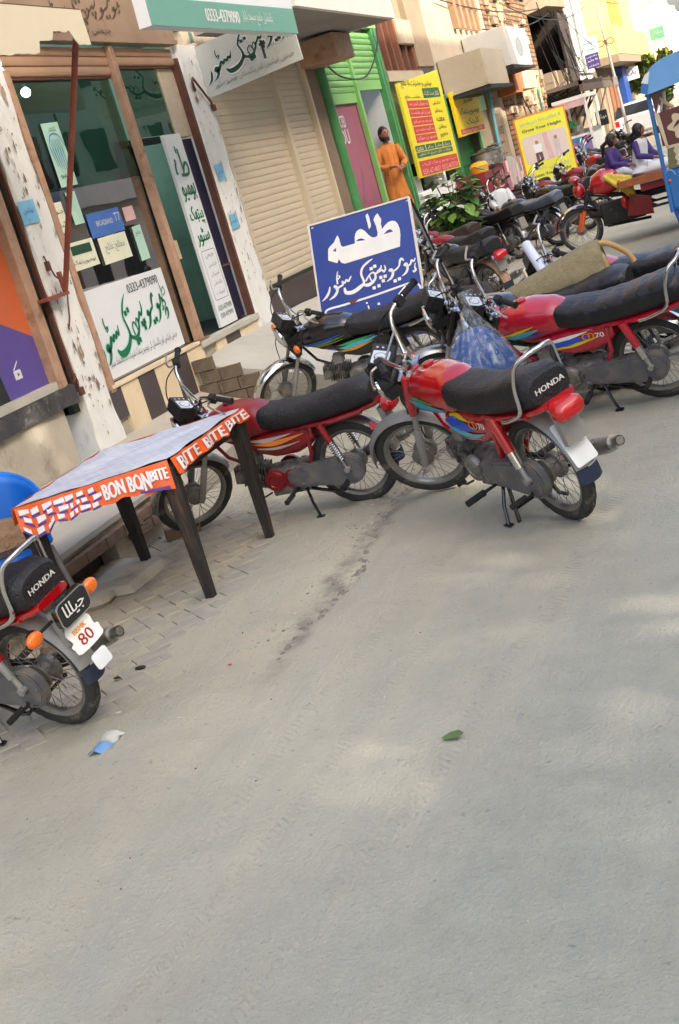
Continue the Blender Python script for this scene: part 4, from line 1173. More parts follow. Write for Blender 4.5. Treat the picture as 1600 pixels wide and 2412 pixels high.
mb = MB(); mb.b2(XF - .42, XF - .2, 9.9, 10.16, 1.50, 1.66); mb.b2(XF - .21, XF - .199, 10.0, 10.03, 1.5, 1.66, 1); tag(mb.build('cardboard_box', [cc[3], m_dark], None, bevel=.003), 'brown cardboard box just above the white sign in the store window', 'box')
for a, b, c, d_, k in ((8.75, 9.02, 1.50, 1.68, 0), (9.05, 9.2, 1.50, 1.64, 2), (10.5, 10.62, 1.4, 1.7, 0), (10.66, 10.8, 1.5, 1.68, 4)):
    mb = MB(); mb.b2(XF - .34, XF - .2, a, b, c, d_); tag(mb.build('medicine_carton', cc[k], None, bevel=.003), '%s medicine carton close behind the glass, %s' % (CN_[k], 'left of the brown box' if a < 9.04 else 'second to the left of the brown box' if a < 10 else 'just inside the doorway' if a < 10.6 else 'deeper inside the doorway'), 'carton', 'medicine cartons in the store window')
bl = thing('light_bulb', 'glowing white bulb hanging inside the store near the ceiling', 'light bulb', (-6.3, 11.0, 3.39))
mb = MB(); mb.ball((0, 0, 0), .045, 16); mb.build('bulb', M('lit_bulb', (255, 255, 255), .5, emit=160, var=0), bl)
mb = MB(); mb.cyl((0, 0, .03), (0, 0, .20), .012); mb.build('bulb_holder', m_black, bl)
# coke style fridge sign inside
fc = thing('illuminated_box_sign', 'red sign with white letters and a bottle inside the store', 'sign', (-6.2, 12.05, 2.37))
fr = frame((0, .0, 0), (0, 1, .05), (0, 0, 1)); mb = MB(); mb.prism(rrect(0, 0, .95, .17, .02), fr, .05); mb.build('panel', M('soda_red', (170, 24, 32), .4), fc)
mb = MB(); put_text(mb, 'STORE', fr, .3, .03, .5, .11, .053, bold=.003); mb.build('lettering', m_letw, fc, None)
mb = MB(); mb.lathe([(.0, 0), (.04, .0), (.045, .02), (.045, .16), (.02, .2), (.016, .26), (0, .27)], (.09, .98, .0), (0, -.1, 1), 14); mb.build('bottle', m_signw, fc)

# white sign under the window
sg = thing('sign', 'white store sign with green urdu lettering and phone number below the left window', 'sign', (0, 0, 0))
fr = wall_frame(XF - .055, 8.485, .80)
mb = MB(); mb.prism([(0, 0), (1.50, 0), (1.50, .70), (0, .72)], fr, .012); mb.build('sign_board', m_signw, sg, None)
mb = MB(); put_text(mb, '0333-4379090', fr, .78, .585, .58, .075, .015, bold=.001); mb.build('lettering', m_inkk, sg, None)
f2 = fr @ Matrix.Translation((.0, .07, 0)); mb = MB(); homeo(mb, f2, 1.12, .95, .0145, 0, 2.1); mb.build('lettering_outline', m_glow, sg, None)
mb = MB(); homeo(mb, f2, 1.12, .95, .0165, 0, 1.3); mb.build('lettering', m_inkg, sg, None)
mb = MB()
for st in ([(1.30, .40, .004), (1.34, .43, .012), (1.37, .40, .010), (1.34, .37, .006)], [(1.35, .58, .004), (1.36, .50, .007), (1.335, .44, .006)], [(1.36, .50, .004), (1.41, .54, .006), (1.42, .49, .006), (1.37, .465, .005)], [(1.30, .30, .004), (1.335, .345, .014), (1.37, .35, .016), (1.36, .30, .014), (1.31, .26, .004)]): brush(mb, st, fr, .017)
mb.build('lettering', m_inkg, sg, None)
mb = MB(); put_text(mb, 'جرمنی فرانس اور پاکستان کی ہومیو پیتھک ادویات کا بااعتماد مرکز', fr, .12, .07, 1.28, .085, .016); mb.build('lettering', m_inkgr, sg, None)
# tall narrow sign in the doorway
sv = thing('sign', 'tall narrow white sign with green urdu words beside the store doorway', 'sign')
fr = wall_frame(XF - .05, 10.79, .83)
mb = MB(); mb.prism([(0, -.05), (.42, -.05), (.40, 1.78), (.02, 1.78)], fr, .03); mb.build('sign_board', m_signw, sv, None, bevel=.002)
mb = MB()
for wd, y0, h in (('طٰہ', 1.38, .26), ('ہومیو', 1.15, .15), ('پیتھک', .92, .17), ('سٹور', .72, .16)): put_text(mb, wd, fr, .06, y0, .30, h * 1.1, .033, bold=.006)
mb.build('lettering', m_inkg, sv, None)
mb = MB(); mb.prism([(a, b) for a, b in rrect(.05, .20, .38, .68, .03)], fr @ Matrix.Translation((0, 0, .031)), .001, holes=[rrect(.056, .206, .374, .674, .025)])
for i, wd in enumerate(('جرمن', 'فرانس', 'امریکن', 'پاکستانی', 'ادویات')): put_text(mb, wd, fr, .12, .60 - .09 * i, .2, .05, .033)
mb.build('lettering', m_inkgr, sv, None)
mb = MB(); put_text(mb, '0333-4379090', fr, .05, .10, .33, .05, .033); put_text(mb, '0300-4379090', fr, .06, .03, .31, .045, .033); mb.build('lettering', m_inkgd, sv, None)
# papers stuck on the glass and pillars
def paper(y0, z0, w, h, x, mat, label, words=(), ink=None, tilt=0.0, cat='poster'):
    t = thing('poster', label, cat); fr = wall_frame(x, y0, z0) @ Matrix.Rotation(tilt, 4, 'Z')
    mb = MB(); mb.prism([(0, 0), (w, .004), (w * .99, h), (.003, h * .99)], fr, .0012); mb.build('sheet', mat, t, None)
    if words:
        mb = MB()
        for wd, a, b, c, d in words: put_text(mb, wd, fr, a * w, b * h, c * w, d * h, .0025)
        mb.build('lettering', ink or m_inkk, t, None)
    return t, fr
m_mint = M('mint_paper', (176, 214, 196), .5, var=.06); m_cy = M('cyan_paper', (120, 184, 214), .5, var=.12, scale=8, dirt=(190, 200, 196), dirt_amt=.3, dscale=9)
m_cream = M('cream_paper', (222, 224, 200), .5, var=.04); m_bl = M('blue_card', (66, 112, 188), .4, var=.1, scale=4)
t, f_ = paper(8.80, 2.32, .27, .50, XF - .06, m_mint, 'pale green sticker with a blue arch high on the left window pane', (('ڈاکٹر', .3, .85, .45, .08), ('ہومیو', .2, .12, .5, .08)))
mb = MB(); brush(mb, [(.02, .30, .004), (.08, .40, .006), (.2, .40, .006), (.26, .31, .004)], f_, .004)
for k in range(7): brush(mb, [(.06 + .025 * k, .30, .004), (.07 + .022 * k, .37, .003)], f_, .004)
for k in range(6): brush(mb, [(.03 + .035 * k, .30, .008), (.06 + .028 * k, .16 - .01 * k, .003)], f_, .004)
mb.build('blue_arch', M('blue_ink', (72, 140, 180), .5, var=.15), t, None)
paper(9.02, 1.885, .58, .20, XF - .06, m_bl, 'blue broadband card stuck on the window above the white papers', (('BROADBAND', .22, .42, .5, .22), ('T7', .78, .45, .18, .35)), m_letw)
paper(8.56, 1.68, .44, .22, XF - .058, m_cream, 'left of two cream papers with urdu words on the window', (('ہومیوپیتھک', .1, .15, .8, .22),), m_inkk)
mb = MB(); fr = wall_frame(XF - .056, 8.62, 1.80); flat_poly(mb, rrect(0, 0, .32, .07, .006), fr, .003); mb.build('green_band', m_inkgd, COL.objects[-1] if False else s2, None)
paper(9.08, 1.66, .5, .22, XF - .058, m_cream, 'right of two cream papers with urdu words on the window', (('علاج', .15, .35, .3, .4), ('معالج', .5, .35, .35, .4)), m_inkgr)
paper(7.96, 2.10, .23, .17, XF + .03, m_cy, 'torn pale blue notice on the left whitewashed pillar', (('نوٹس', .2, .4, .6, .3),), m_decb)
paper(11.66, 2.10, .19, .16, XF + .03, m_cy, 'upper pale blue notice on the right whitewashed pillar', (('نوٹس', .2, .4, .6, .3),), m_decb)
paper(11.64, 1.61, .2, .15, XF + .03, m_cy, 'lower pale blue notice on the right whitewashed pillar', (('نوٹس', .2, .4, .6, .3),), m_decb)
paper(9.72, 1.60, .17, .30, XF - .06, m_mint, 'narrow mint leaflet on the glass near the middle post', (('علاج', .2, .7, .6, .15),), m_inkgd)
paper(9.66, 1.95, .20, .12, XF - .06, M('pink_leaflet', (214, 178, 176), .5), 'small pink leaflet above the mint one on the glass')
paper(8.52, 1.98, .20, .24, XF - .06, m_cream, 'cream leaflet with black bands at the left edge of the glass', (('دوا', .1, .6, .8, .2), ('شفا', .1, .2, .8, .2)))
paper(8.82, 2.02, .16, .26, XF - .06, m_mint, 'mint strip below the arch sticker on the glass')
# opening hardware
mb = MB(); mb.tube([(XF + .04, 11.72, 2.98), (XF + .06, 11.66, 3.05), (XF + .05, 11.72, 3.1), (XF + .05, 12.0, 2.86), (XF + .05, 12.02, 2.78)], .012, 6); mb.box((XF + .05, 12.03, 2.80), (.03, .05, .06)); tag(mb.build('iron_hook', m_rustd), 'bent iron hook on the right whitewashed pillar', 'hook')
mb = MB(); mb.tube([(XF + .03, 8.07, 1.86), (XF + .05, 8.10, 1.70), (XF + .06, 8.20, 1.62), (XF + .04, 8.12, 1.38), (XF + .04, 8.06, 1.30)], .006, 6); mb.box((XF + .04, 8.07, 1.78), (.03, .03, .07)); tag(mb.build('hanging_wire', m_rustd), 'loose wire with a switch on the left whitewashed pillar', 'wire')

# canopy with torn fascia and the rusty stay
cn = thing('canopy', 'cream sheet canopy with a torn lower edge at the top left', 'awning')
def torn(y): return 3.02 - .12 * (7.4 - y) / 4 + (.0 if y > 7.42 else (.085 if 7.15 < y < 7.4 else .03)) + .014 * nz(y, 5, 0, 11) - (.07 if y < 6.95 else 0)
mb = MB(); ys = [4.0 + 3.62 * i / 90 for i in range(91)]
o = [(y, torn(y)) for y in ys] + [(7.62, 3.24), (4.0, 3.24)]
mb.prism([(a - 4, b - 3) for a, b in o], wall_frame(-3.80, 4.0, 3.0), .006); mb.build('fascia', M('cream_enamel', (214, 202, 174), .5, var=.05, scale=2, dirt=(170, 140, 104), dirt_amt=.2, dscale=2.4), cn, None)
mb = MB(); mb.hexa([(-4.95, 4, 3.42), (-3.8, 4, 3.22), (-3.8, 7.62, 3.22), (-4.95, 7.62, 3.42), (-4.95, 4, 3.45), (-3.8, 4, 3.25), (-3.8, 7.62, 3.25), (-4.95, 7.62, 3.45)]); mb.build('sheet', m_rustd, cn)
mb = MB(); mb.cyl((-3.82, 7.56, 3.16), (-4.86, 8.10, 1.57), .021, n=12); mb.b2(-4.93, -4.84, 7.80, 8.12, 1.545, 1.57); mb.b2(-4.87, -4.85, 8.08, 8.12, 1.55, 1.72); tag(mb.build('stay_pole', M('rusty_red_pole', (140, 76, 60), .6, var=.2, scale=7, dirt=(90, 50, 40), dirt_amt=.3, dscale=9)), 'rusty red pole slanting from the torn canopy down to the pillar', 'pole')
mb = MB(); mb.cyl((-4.9, 6.6, 3.62), (-3.9, 8.2, 3.62), .02, n=8); mb.cyl((-4.95, 8.3, 3.62), (-4.3, 9.5, 3.9), .015, n=8); tag(mb.build('strut', m_plas2), 'pale strut above the torn canopy', 'strut')
mb = MB(); mb.b2(XF - .3, XF - .01, 6.7, 8.1, 1.0, 1.001)

# white and teal overhead sign
st = thing('sign', 'large white and teal sign hanging over the store with white phone number', 'sign')
fr = frame((-3.78, 8.60, 3.165), (.0, 1, 0), (.04, 0, 1))
m_teal = M('teal_print', (104, 160, 144), .4, var=.05)
mb = MB(); mb.prism([(0, 0), (3.25, .01), (3.27, 1.2), (.02, 1.2)], fr, -.10); mb.build('sign_board', m_signw, st, None)
mb = MB(); mb.prism([(.003, .003), (3.247, .013), (3.25, .235), (.006, .20)], fr, .004); mb.build('teal_band', m_teal, st, None)
mb = MB(); put_text(mb, '0333-4379090', fr, 1.05, .06, .72, .10, .007, bold=.006); put_text(mb, 'بالمقابل جامع مسجد بازار', fr, 1.85, .055, .75, .12, .007); mb.build('lettering', m_letw, st, None)
mb = MB(); put_text(mb, '0333-4379090', fr, 1.0, .30, 1.4, .10, .007, bold=.002); mb.build('lettering', m_inkgr, st, None)
mb = MB(); mb.cyl((-3.9, 11.1, 3.14), (-3.9, 11.1, 2.98), .012); mb.build('bracket', m_black, st)
# projecting sign
sj = thing('sign', 'grey white sign with dark green urdu words projecting beside the closed shutter', 'sign')
fr = frame((XF + .02, 12.06, 2.90), (1, 0, .065), (-.02, 0, 1))
mb = MB(); mb.prism([(0, 0), (1.06, 0), (1.08, .50), (-.02, .50)], fr, -.03); mb.build('sign_board', M('shaded_flex', (186, 190, 184), .5, var=.05), sj, None)  # sheet in one even grey white
f2 = fr @ Matrix.Translation((.05, .10, 0)); mb = MB(); homeo(mb, f2, .86, .70, .004, 0, 2.2); mb.build('lettering_outline', m_signw, sj, None)
mb = MB(); homeo(mb, f2, .86, .70, .006, 0, 1.35); mb.build('lettering', m_inkgd, sj, None)
mb = MB(); put_text(mb, 'جرمنی فرانس اور پاکستان ہومیو سٹور', fr, .1, .05, .9, .07, .005); mb.build('lettering', m_inkgr, sj, None)

# ---- shop 3: closed beige roller shutter
s4 = thing('shop_building', 'shop closed behind wide beige roller shutters', 'building')
slats('shutter_slat', 12.16, 14.12, .93, 3.42, XF - .06, .075, m_shut, s4); slats('shutter_slat', 14.23, 15.28, .93, 3.42, XF - .06, .075, m_shut, s4)
for y in (12.10, 14.125, 15.28):
    mb = MB(); mb.b2(XF - .08, XF + .015, y, y + (.10 if y == 14.125 else .06), .90, 3.45); mb.build('shutter_guide', m_shut, s4, bevel=.004)
mb = MB(); mb.b2(XF - .075, XF - .03, 12.15, 15.28, .895, .935); mb.build('bottom_bar', m_dark, s4)
mb = MB(); mb.b2(XF - .3, XF - .03, 12.1, 15.35, .2, .9); mb.build('plinth', m_tiled, s4)
mb = MB(); mb.b2(XF - .3, XF - .1, 12.1, 15.4, 3.4, 3.6); mb.build('lintel', m_plas2, s4)
rough_pillar('pillar', 15.36, 15.80, .3, 3.4, XF + .0, .3, M('brown_grey_plaster', (126, 108, 90), .9, var=.15, scale=4, bump=.4, bscale=20), s4, 21)
mb = MB(); mb.b2(XF, -4.45, 15.25, 16.0, 3.18, 3.48); mb.build('beam_end', m_rust, s4, bevel=.01)
# balcony slab
sb = thing('balcony', 'white fronted concrete slab jutting over the closed shutter', 'balcony')
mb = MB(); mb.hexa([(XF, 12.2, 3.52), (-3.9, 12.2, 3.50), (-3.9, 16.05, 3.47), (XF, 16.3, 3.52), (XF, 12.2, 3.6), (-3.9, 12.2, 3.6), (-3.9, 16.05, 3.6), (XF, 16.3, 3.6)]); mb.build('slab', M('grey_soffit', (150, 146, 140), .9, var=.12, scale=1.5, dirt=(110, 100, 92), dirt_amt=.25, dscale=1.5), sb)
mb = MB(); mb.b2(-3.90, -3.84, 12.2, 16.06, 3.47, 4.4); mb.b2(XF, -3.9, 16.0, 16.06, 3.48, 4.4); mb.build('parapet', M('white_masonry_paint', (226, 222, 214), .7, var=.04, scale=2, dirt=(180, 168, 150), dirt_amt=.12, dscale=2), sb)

# ---- shop 4: green roller shutters
s5 = thing('shop_building', 'shop with bright green shutter frames and a pink poster on its door', 'building')
slats('shutter_slat', 16.02, 17.40, 2.86, 3.75, XF - .05, .085, m_green, s5, .03); slats('shutter_slat', 17.52, 18.88, 3.02, 3.75, XF - .05, .085, m_green, s5, .03)
for y0, y1, z0, z1 in ((16.02, 17.40, 2.72, 2.86), (17.52, 18.88, 2.88, 3.02)):
    mb = MB(); mb.b2(XF - .07, XF - .03, y0, y1, z0, z1); mb.build('shutter_edge', m_green, s5, bevel=.004)
mb = MB(); mb.cyl((XF - .0, 15.92, .6), (XF - .0, 15.92, 3.5), .085, n=14); mb.build('round_post', m_greend, s5)
mb = MB(); mb.b2(XF - .06, XF + .01, 17.41, 17.50, .8, 3.8); mb.build('middle_post', m_green, s5)
for y in (18.90, 19.06): 
    mb = MB(); mb.b2(XF - .08, XF + .02, y, y + .10, .5, 3.85); mb.build('post', m_greend, s5, bevel=.005)
mb = MB(); mb.b2(XF - .04, XF + .03, 16.0, 19.2, 3.75, 3.98); mb.build('shutter_housing', m_green, s5, bevel=.01)
m_pink = M('rose_poster', (150, 84, 104), .45, var=.25, scale=1.3, dirt=(196, 100, 160), dirt_amt=.3, dscale=1.1, detail=3)
def leafdoor(y0, w, ang, nm, txt):
    dr = MB(); fr = frame((XF - .10, y0, .80), (math.sin(ang), math.cos(ang), 0), (0, 0, 1)); dr.prism([(0, 0), (w, 0), (w, 1.95), (0, 1.95)], fr, .03)
    o = dr.build(nm, m_pink, s5, None)
    mb = MB()
    if txt: put_text(mb, 'CONNECTED', fr, .02, 1.62, .62, .16, .034, bold=.004); put_text(mb, 'YOU', fr, .1, 1.40, .55, .20, .034, bold=.006)
    else: brush(mb, [(.2, 1.5, .004), (.5, 1.1, .012), (.75, .8, .004)], fr, .034)
    for k in range(5): brush(mb, [(.3 + .1 * k, .3 + .12 * k, .002), (.45 + .08 * k, .5 + .1 * k, .012), (.6 + .05 * k, .55 + .13 * k, .002)], fr, .034, 1 + k % 2)
    mb.build('lettering', [m_letw, m_decg, M('violet_print', (160, 70, 140), .4, var=.2)], s5, None)
leafdoor(16.04, 1.36, 0, 'door_leaf', True); leafdoor(17.52, .55, -.75, 'door_leaf', False)
mb = MB(); mb.b2(XF - .9, XF - .85, 17.2, 19.4, .7, 3.2, 0); mb.b2(XF - .9, XF - .08, 18.88, 18.95, .7, 3.1, 0); mb.build('white_inner_wall', M('inner_white', (196, 200, 200), .6, var=.05), s5)
mb = MB(); mb.b2(XF - 2.4, XF - .08, 15.8, 19.3, .66, .72); mb.build('shop_floor', m_conc2, s5); mb = MB(); mb.b2(XF - .12, XF - .03, 15.8, 19.25, .1, .70); mb.build('plinth', m_conc, s5)
mb = MB(); mb.tube(smooth([(XF + .1, 15.9, 3.25), (XF + .08, 16.6, 3.05), (XF + .08, 17.8, 3.05), (XF + .1, 18.7, 3.45), (XF + .1, 19.0, 3.8)], 8), .012, 6); tag(mb.build('cable', m_black), 'sagging cable across the green shutters', 'cable')
# ================================================================ shops and buildings farther along the street
m_yel = M('yellow_flex', (222, 208, 44), .45, var=.05); m_yel2 = M('amber_flex', (238, 204, 8), .45, var=.04)
m_redi = M('red_print', (190, 52, 50), .45, var=.06); m_grni = M('green_print', (18, 104, 60), .45, var=.06); m_pinki = M('pink_ink', (244, 190, 190), .5)
m_creamw = M('cream_masonry', (168, 156, 136), .85, var=.08, scale=1.2, dirt=(120, 102, 80), dirt_amt=.33, dscale=1.3, bump=.3, bscale=12)
m_tan = M('tan_plaster', (142, 124, 102), .9, var=.14, scale=1.2, dirt=(94, 76, 60), dirt_amt=.38, dscale=1.1, bump=.4, bscale=9)
m_wood = M('brown_wood', (108, 62, 40), .55, var=.25, scale=5, stretch=(1, 1, .2))
m_yelw = M('yellow_masonry', (200, 170, 104), .85, var=.04, scale=1)
m_white2 = M('white_masonry', (186, 184, 178), .8, var=.07, scale=1.2, dirt=(160, 150, 140), dirt_amt=.2, dscale=1)
m_bluep = M('blue_steel_paint', (44, 110, 176), .4, var=.1, scale=4, coat=.3, dirt=(120, 130, 140), dirt_amt=.18, dscale=4)
m_bluel = M('light_blue_paint', (104, 160, 214), .4, var=.08, scale=3, coat=.3, dirt=(160, 180, 196), dirt_amt=.25, dscale=3)
m_wire = M('wire_black', (30, 30, 32), .6)
# brick ruin wall: brick courses with fallen plaster
def ruin_mat():
    m = bpy.data.materials.new('ruined_brick_wall'); m.use_nodes = True; N = m.node_tree.nodes; L = m.node_tree.links; b = N['Principled BSDF']
    tc = N.new('ShaderNodeTexCoord'); mp = N.new('ShaderNodeMapping'); mp.inputs['Rotation'].default_value = (rad(90), 0, rad(90))
    L.new(tc.outputs['Object'], mp.inputs[0])
    sx = N.new('ShaderNodeSeparateXYZ'); cb = N.new('ShaderNodeCombineXYZ'); L.new(tc.outputs['Object'], sx.inputs[0]); L.new(sx.outputs['Y'], cb.inputs['X']); L.new(sx.outputs['Z'], cb.inputs['Y'])
    br = N.new('ShaderNodeTexBrick'); br.inputs['Scale'].default_value = 1; br.inputs['Brick Width'].default_value = .46; br.inputs['Row Height'].default_value = .11; br.inputs['Mortar Size'].default_value = .016
    br.inputs['Color1'].default_value = lin((158, 122, 86)); br.inputs['Color2'].default_value = lin((118, 86, 60)); br.inputs['Mortar'].default_value = lin((74, 56, 42))
    L.new(cb.outputs[0], br.inputs['Vector'])
    n = N.new('ShaderNodeTexNoise'); n.inputs['Scale'].default_value = .9; n.inputs['Detail'].default_value = 8; n.inputs['Roughness'].default_value = .65; L.new(tc.outputs['Object'], n.inputs[0])
    r = N.new('ShaderNodeMapRange'); r.inputs[1].default_value = .54; r.inputs[2].default_value = .57; L.new(n.outputs['Fac'], r.inputs[0])
    mx = N.new('ShaderNodeMix'); mx.data_type = 'RGBA'; L.new(r.outputs[0], mx.inputs[0]); L.new(br.outputs['Color'], mx.inputs[6]); mx.inputs[7].default_value = lin((184, 160, 124))
    L.new(mx.outputs[2], b.inputs['Base Color']); b.inputs['Roughness'].default_value = .95
    bp = N.new('ShaderNodeBump'); bp.inputs['Distance'].default_value = .06; bp.inputs['Strength'].default_value = 1; ad = N.new('ShaderNodeMath'); ad.operation = 'ADD'; L.new(br.outputs['Fac'], ad.inputs[0]); ad.inputs[1].default_value = 0
    iv = N.new('ShaderNodeMath'); iv.operation = 'SUBTRACT'; L.new(r.outputs[0], iv.inputs[0]); L.new(br.outputs['Fac'], iv.inputs[1]); L.new(iv.outputs[0], bp.inputs['Height']); L.new(bp.outputs[0], b.inputs['Normal'])
    return m
m_ruin = ruin_mat()

# ---- shop 5: clinic with the tall yellow sign
s6 = thing('shop_building', 'clinic shop with brown wooden window upstairs and white counter front', 'building')
mb = MB(); mb.b2(XF - .1, XF - .0, 21.5, 22.7, 3.2, 7.0); mb.b2(XF - .3, XF - .1, 19.25, 22.7, 3.95, 7); mb.b2(XF - .06, XF, 19.25, 21.5, 3.0, 3.14); mb.build('upper_wall', m_tan, s6)
for y in (19.30, 19.72, 20.1, 20.5, 20.95, 21.4): mb = MB(); mb.b2(XF - .10, XF - .03, y, y + .09, 3.14, 3.95); mb.build('window_post', m_wood, s6)
mb = MB(); mb.b2(XF - .16, XF - .12, 19.3, 21.5, 3.14, 3.95); mb.build('pane', M('pale_pane', (150, 150, 146), .15, var=.3, scale=1.5), s6)
mb = MB(); mb.b2(XF - .05, XF + .03, 20.6, 21.5, 3.55, 3.95); mb.build('blind', m_creamw, s6, bevel=.02)
mb = MB(); mb.b2(XF - .02, XF + .02, 19.25, 21.6, 2.97, 3.12); mb.build('lintel', m_creamw, s6)
mb = MB(); mb.hexa([(XF + .08, 19.3, 1.02), (XF + .08, 22.4, 1.02), (XF - .3, 22.4, 1.02), (XF - .3, 19.3, 1.02), (XF + .06, 19.3, 1.24), (XF + .06, 22.4, 1.24), (XF - .3, 22.4, 1.24), (XF - .3, 19.3, 1.24)]); mb.build('counter', m_white, s6, bevel=.01)
mb = MB(); mb.b2(XF - .3, XF + .02, 19.3, 22.6, .1, 1.02); mb.build('wall', m_brick, s6)
mb = MB(); mb.b2(XF - .5, XF - .45, 19.3, 22.6, 1.2, 3.1); mb.build('interior_wall', M('lit_inner_wall', (176, 168, 140), .7, var=.2, scale=2), s6)  # inner wall in a pale khaki tone
mb = MB(); mb.b2(XF - .44, XF - .2, 20.3, 20.62, 1.24, 1.7); mb.b2(XF - .44, XF - .1, 20.2, 20.9, 1.24, 1.34); mb.build('dark_stool', m_dark, s6)
for q in ((19.6, 20.0, 1.5), (21.2, 21.7, 1.55)): mb = MB(); mb.b2(XF - .35, XF - .1, q[0], q[1], 1.24, q[2]); mb.build('white_box', m_signw, s6)
for y in (22.52, 22.64):
    mb = MB(); mb.b2(XF - .06, XF + .04, y, y + .09, .3, 2.7); mb.build('post', m_greend, s6, bevel=.005)
ts = thing('sign', 'tall yellow clinic sign with red and green rows of urdu text', 'sign')
fr = frame((-4.90, 19.29, 1.46), (.0, 1, -.018), (.0, 0, 1)); W_, H_ = 2.98, 1.48
mb = MB(); mb.prism([(0, 0), (W_, 0), (W_ + .03, 1.70), (.03, 1.46)], fr, .05); mb.build('sign_board', m_yel, ts, None, bevel=.004)
mb = MB(); 
for i in range(5): flat_poly(mb, [(.30 + .0 * i, .53 + .135 * (4 - i)), (1.75, .53 + .135 * (4 - i)), (1.75, .65 + .135 * (4 - i)), (.30, .65 + .135 * (4 - i))], fr, .053)
flat_poly(mb, [(.10, .02), (W_ - .1, .02), (W_ - .1, .25), (.10, .25)], fr, .053); mb.build('red_band', m_redi, ts, None)
mb = MB(); flat_poly(mb, [(.10, .30), (W_ - .3, .30), (W_ - .3, .385), (.10, .385)], fr, .053); flat_poly(mb, [(1.5, 1.22), (2.75, 1.24), (2.75, 1.40), (1.5, 1.38)], fr, .053)
for a, b in ((.10, .75), (.80, 1.45), (1.5, 2.0), (2.05, 2.68)): flat_poly(mb, [(a, .40), (b, .40), (b, .49), (a, .49)], fr, .053)
mb.build('green_band', m_grni, ts, None)
mb = MB()
rows = ['نزلہ چھپاکی الرجی دمہ', 'خون کی کمی تھیلیسیمیا', 'گیس تبخیر بدہضمی قبض', 'پتہ گردہ مثانہ درد', 'بانجھ پن موٹاپا']
for i, w_ in enumerate(rows): put_text(mb, w_, fr, .38, .555 + .135 * (4 - i), 1.3, .075, .056)
put_text(mb, 'سپیڈ ہومیو پیتھک کلینک', fr, .25, .15, 2.5, .08, .056); put_text(mb, '0331-6714007  0312-4672710', fr, .2, .035, 2.6, .085, .056)
for a, w_ in ((.15, 'معدہ'), (.85, 'جگر'), (1.55, 'بخار'), (2.1, 'شوگر')): put_text(mb, w_, fr, a, .41, .45, .06, .056)
put_text(mb, 'اوقات کار صبح تا شام', fr, .3, .31, 2.2, .06, .056); put_text(mb, 'ڈاکٹر محمد کلینک', fr, 1.55, 1.25, 1.1, .10, .056); mb.build('lettering', m_pinki, ts, None)
mb = MB()
for i, w_ in enumerate(('خارش', 'بخار', 'معدہ', 'یرقان', 'فالج')): put_text(mb, w_, fr, 2.0, .56 + .135 * (4 - i), .6, .075, .056)
put_text(mb, 'خواتین و حضرات کا علاج', fr, .2, 1.38, 2.1, .14, .056); put_text(mb, 'مناسب علاج', fr, .25, 1.20, 1.0, .08, .056); mb.build('lettering', m_inkk, ts, None)
t2 = thing('sign', 'square amber clinic sign with black urdu words and red strip', 'sign')
fr = frame((-4.86, 22.72, 1.90), (0, 1, 0), (0, 0, 1)); mb = MB(); mb.prism([(0, 0), (2.45, .02), (2.42, .83), (0, .80)], fr, .05); mb.build('sign_board', m_yel2, t2, None)
mb = MB(); put_text(mb, 'لسیر', fr, .9, .56, .9, .16, .053, bold=.006); put_text(mb, 'ہومیوپیتھک', fr, .4, .34, 1.8, .16, .053, bold=.004); put_text(mb, 'کلینک', fr, .8, .16, 1.2, .14, .053, bold=.005); mb.build('lettering', m_inkk, t2, None)
mb = MB(); flat_poly(mb, [(.1, .03), (2.35, .04), (2.35, .13), (.1, .12)], fr, .053); brush(mb, [(.3, .5, .01), (.15, .6, .03), (.3, .7, .01)], fr, .053); mb.build('red_band', m_redi, t2, None)
mb = MB(); put_text(mb, 'Homoeo Store 1997', fr, .25, .05, 1.9, .06, .055, bold=.003); mb.build('lettering', m_pinki, t2, None)

# ---- shop 6: tea stall shop with hanging box bays
s7 = thing('shop_building', 'cream building with ribbed upper wall above the green tea stall doorway', 'building')
mb = MB(); mb.b2(XF - .3, XF - .02, 22.7, 28.7, 2.75, 7.5); mb.b2(XF - .3, XF - .02, 25.4, 26.5, .2, 2.75); mb.b2(XF - .3, XF - .02, 28.1, 28.7, .2, 2.75); mb.build('wall', m_creamw, s7)
for i in range(5): mb = MB(); mb.b2(XF - .02, XF + .10, 25.2 + .55 * i, 25.42 + .55 * i, 3.9, 7.5); mb.build('rib', M('brown_rib', (150, 118, 90), .7, var=.15, scale=3), s7)
mb = MB(); mb.b2(XF - .25, XF - .2, 23.3, 25.2, .3, 2.7); mb.build('green_door', M('deep_green_door', (16, 110, 46), .5, var=.15), s7)
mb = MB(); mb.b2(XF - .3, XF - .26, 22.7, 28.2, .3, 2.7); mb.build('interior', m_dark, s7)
mb = MB(); mb.b2(XF - .05, XF + .0, 25.2, 25.4, .3, 2.7); mb.b2(XF - .05, XF + .02, 25.1, 26.4, 2.3, 2.75, 1); mb.build('pale_green_post', [M('mint_post', (150, 196, 146), .6, var=.1), M('mint_board', (156, 204, 164), .6, var=.1)], s7)
rough_pillar('pillar', 26.6, 27.9, .2, 2.8, XF + .04, .3, m_tan, s7, 31)
fr = wall_frame(XF + .065, 26.7, 1.2); mb = MB(); put_text(mb, '172', fr, .25, .55, .5, .16, .004, bold=.006); put_text(mb, 'O', fr, .2, 1.15, .35, .18, .004); put_text(mb, 'کرایہ', fr, .2, .9, .6, .15, .004); mb.build('lettering', m_dark, s7, None)
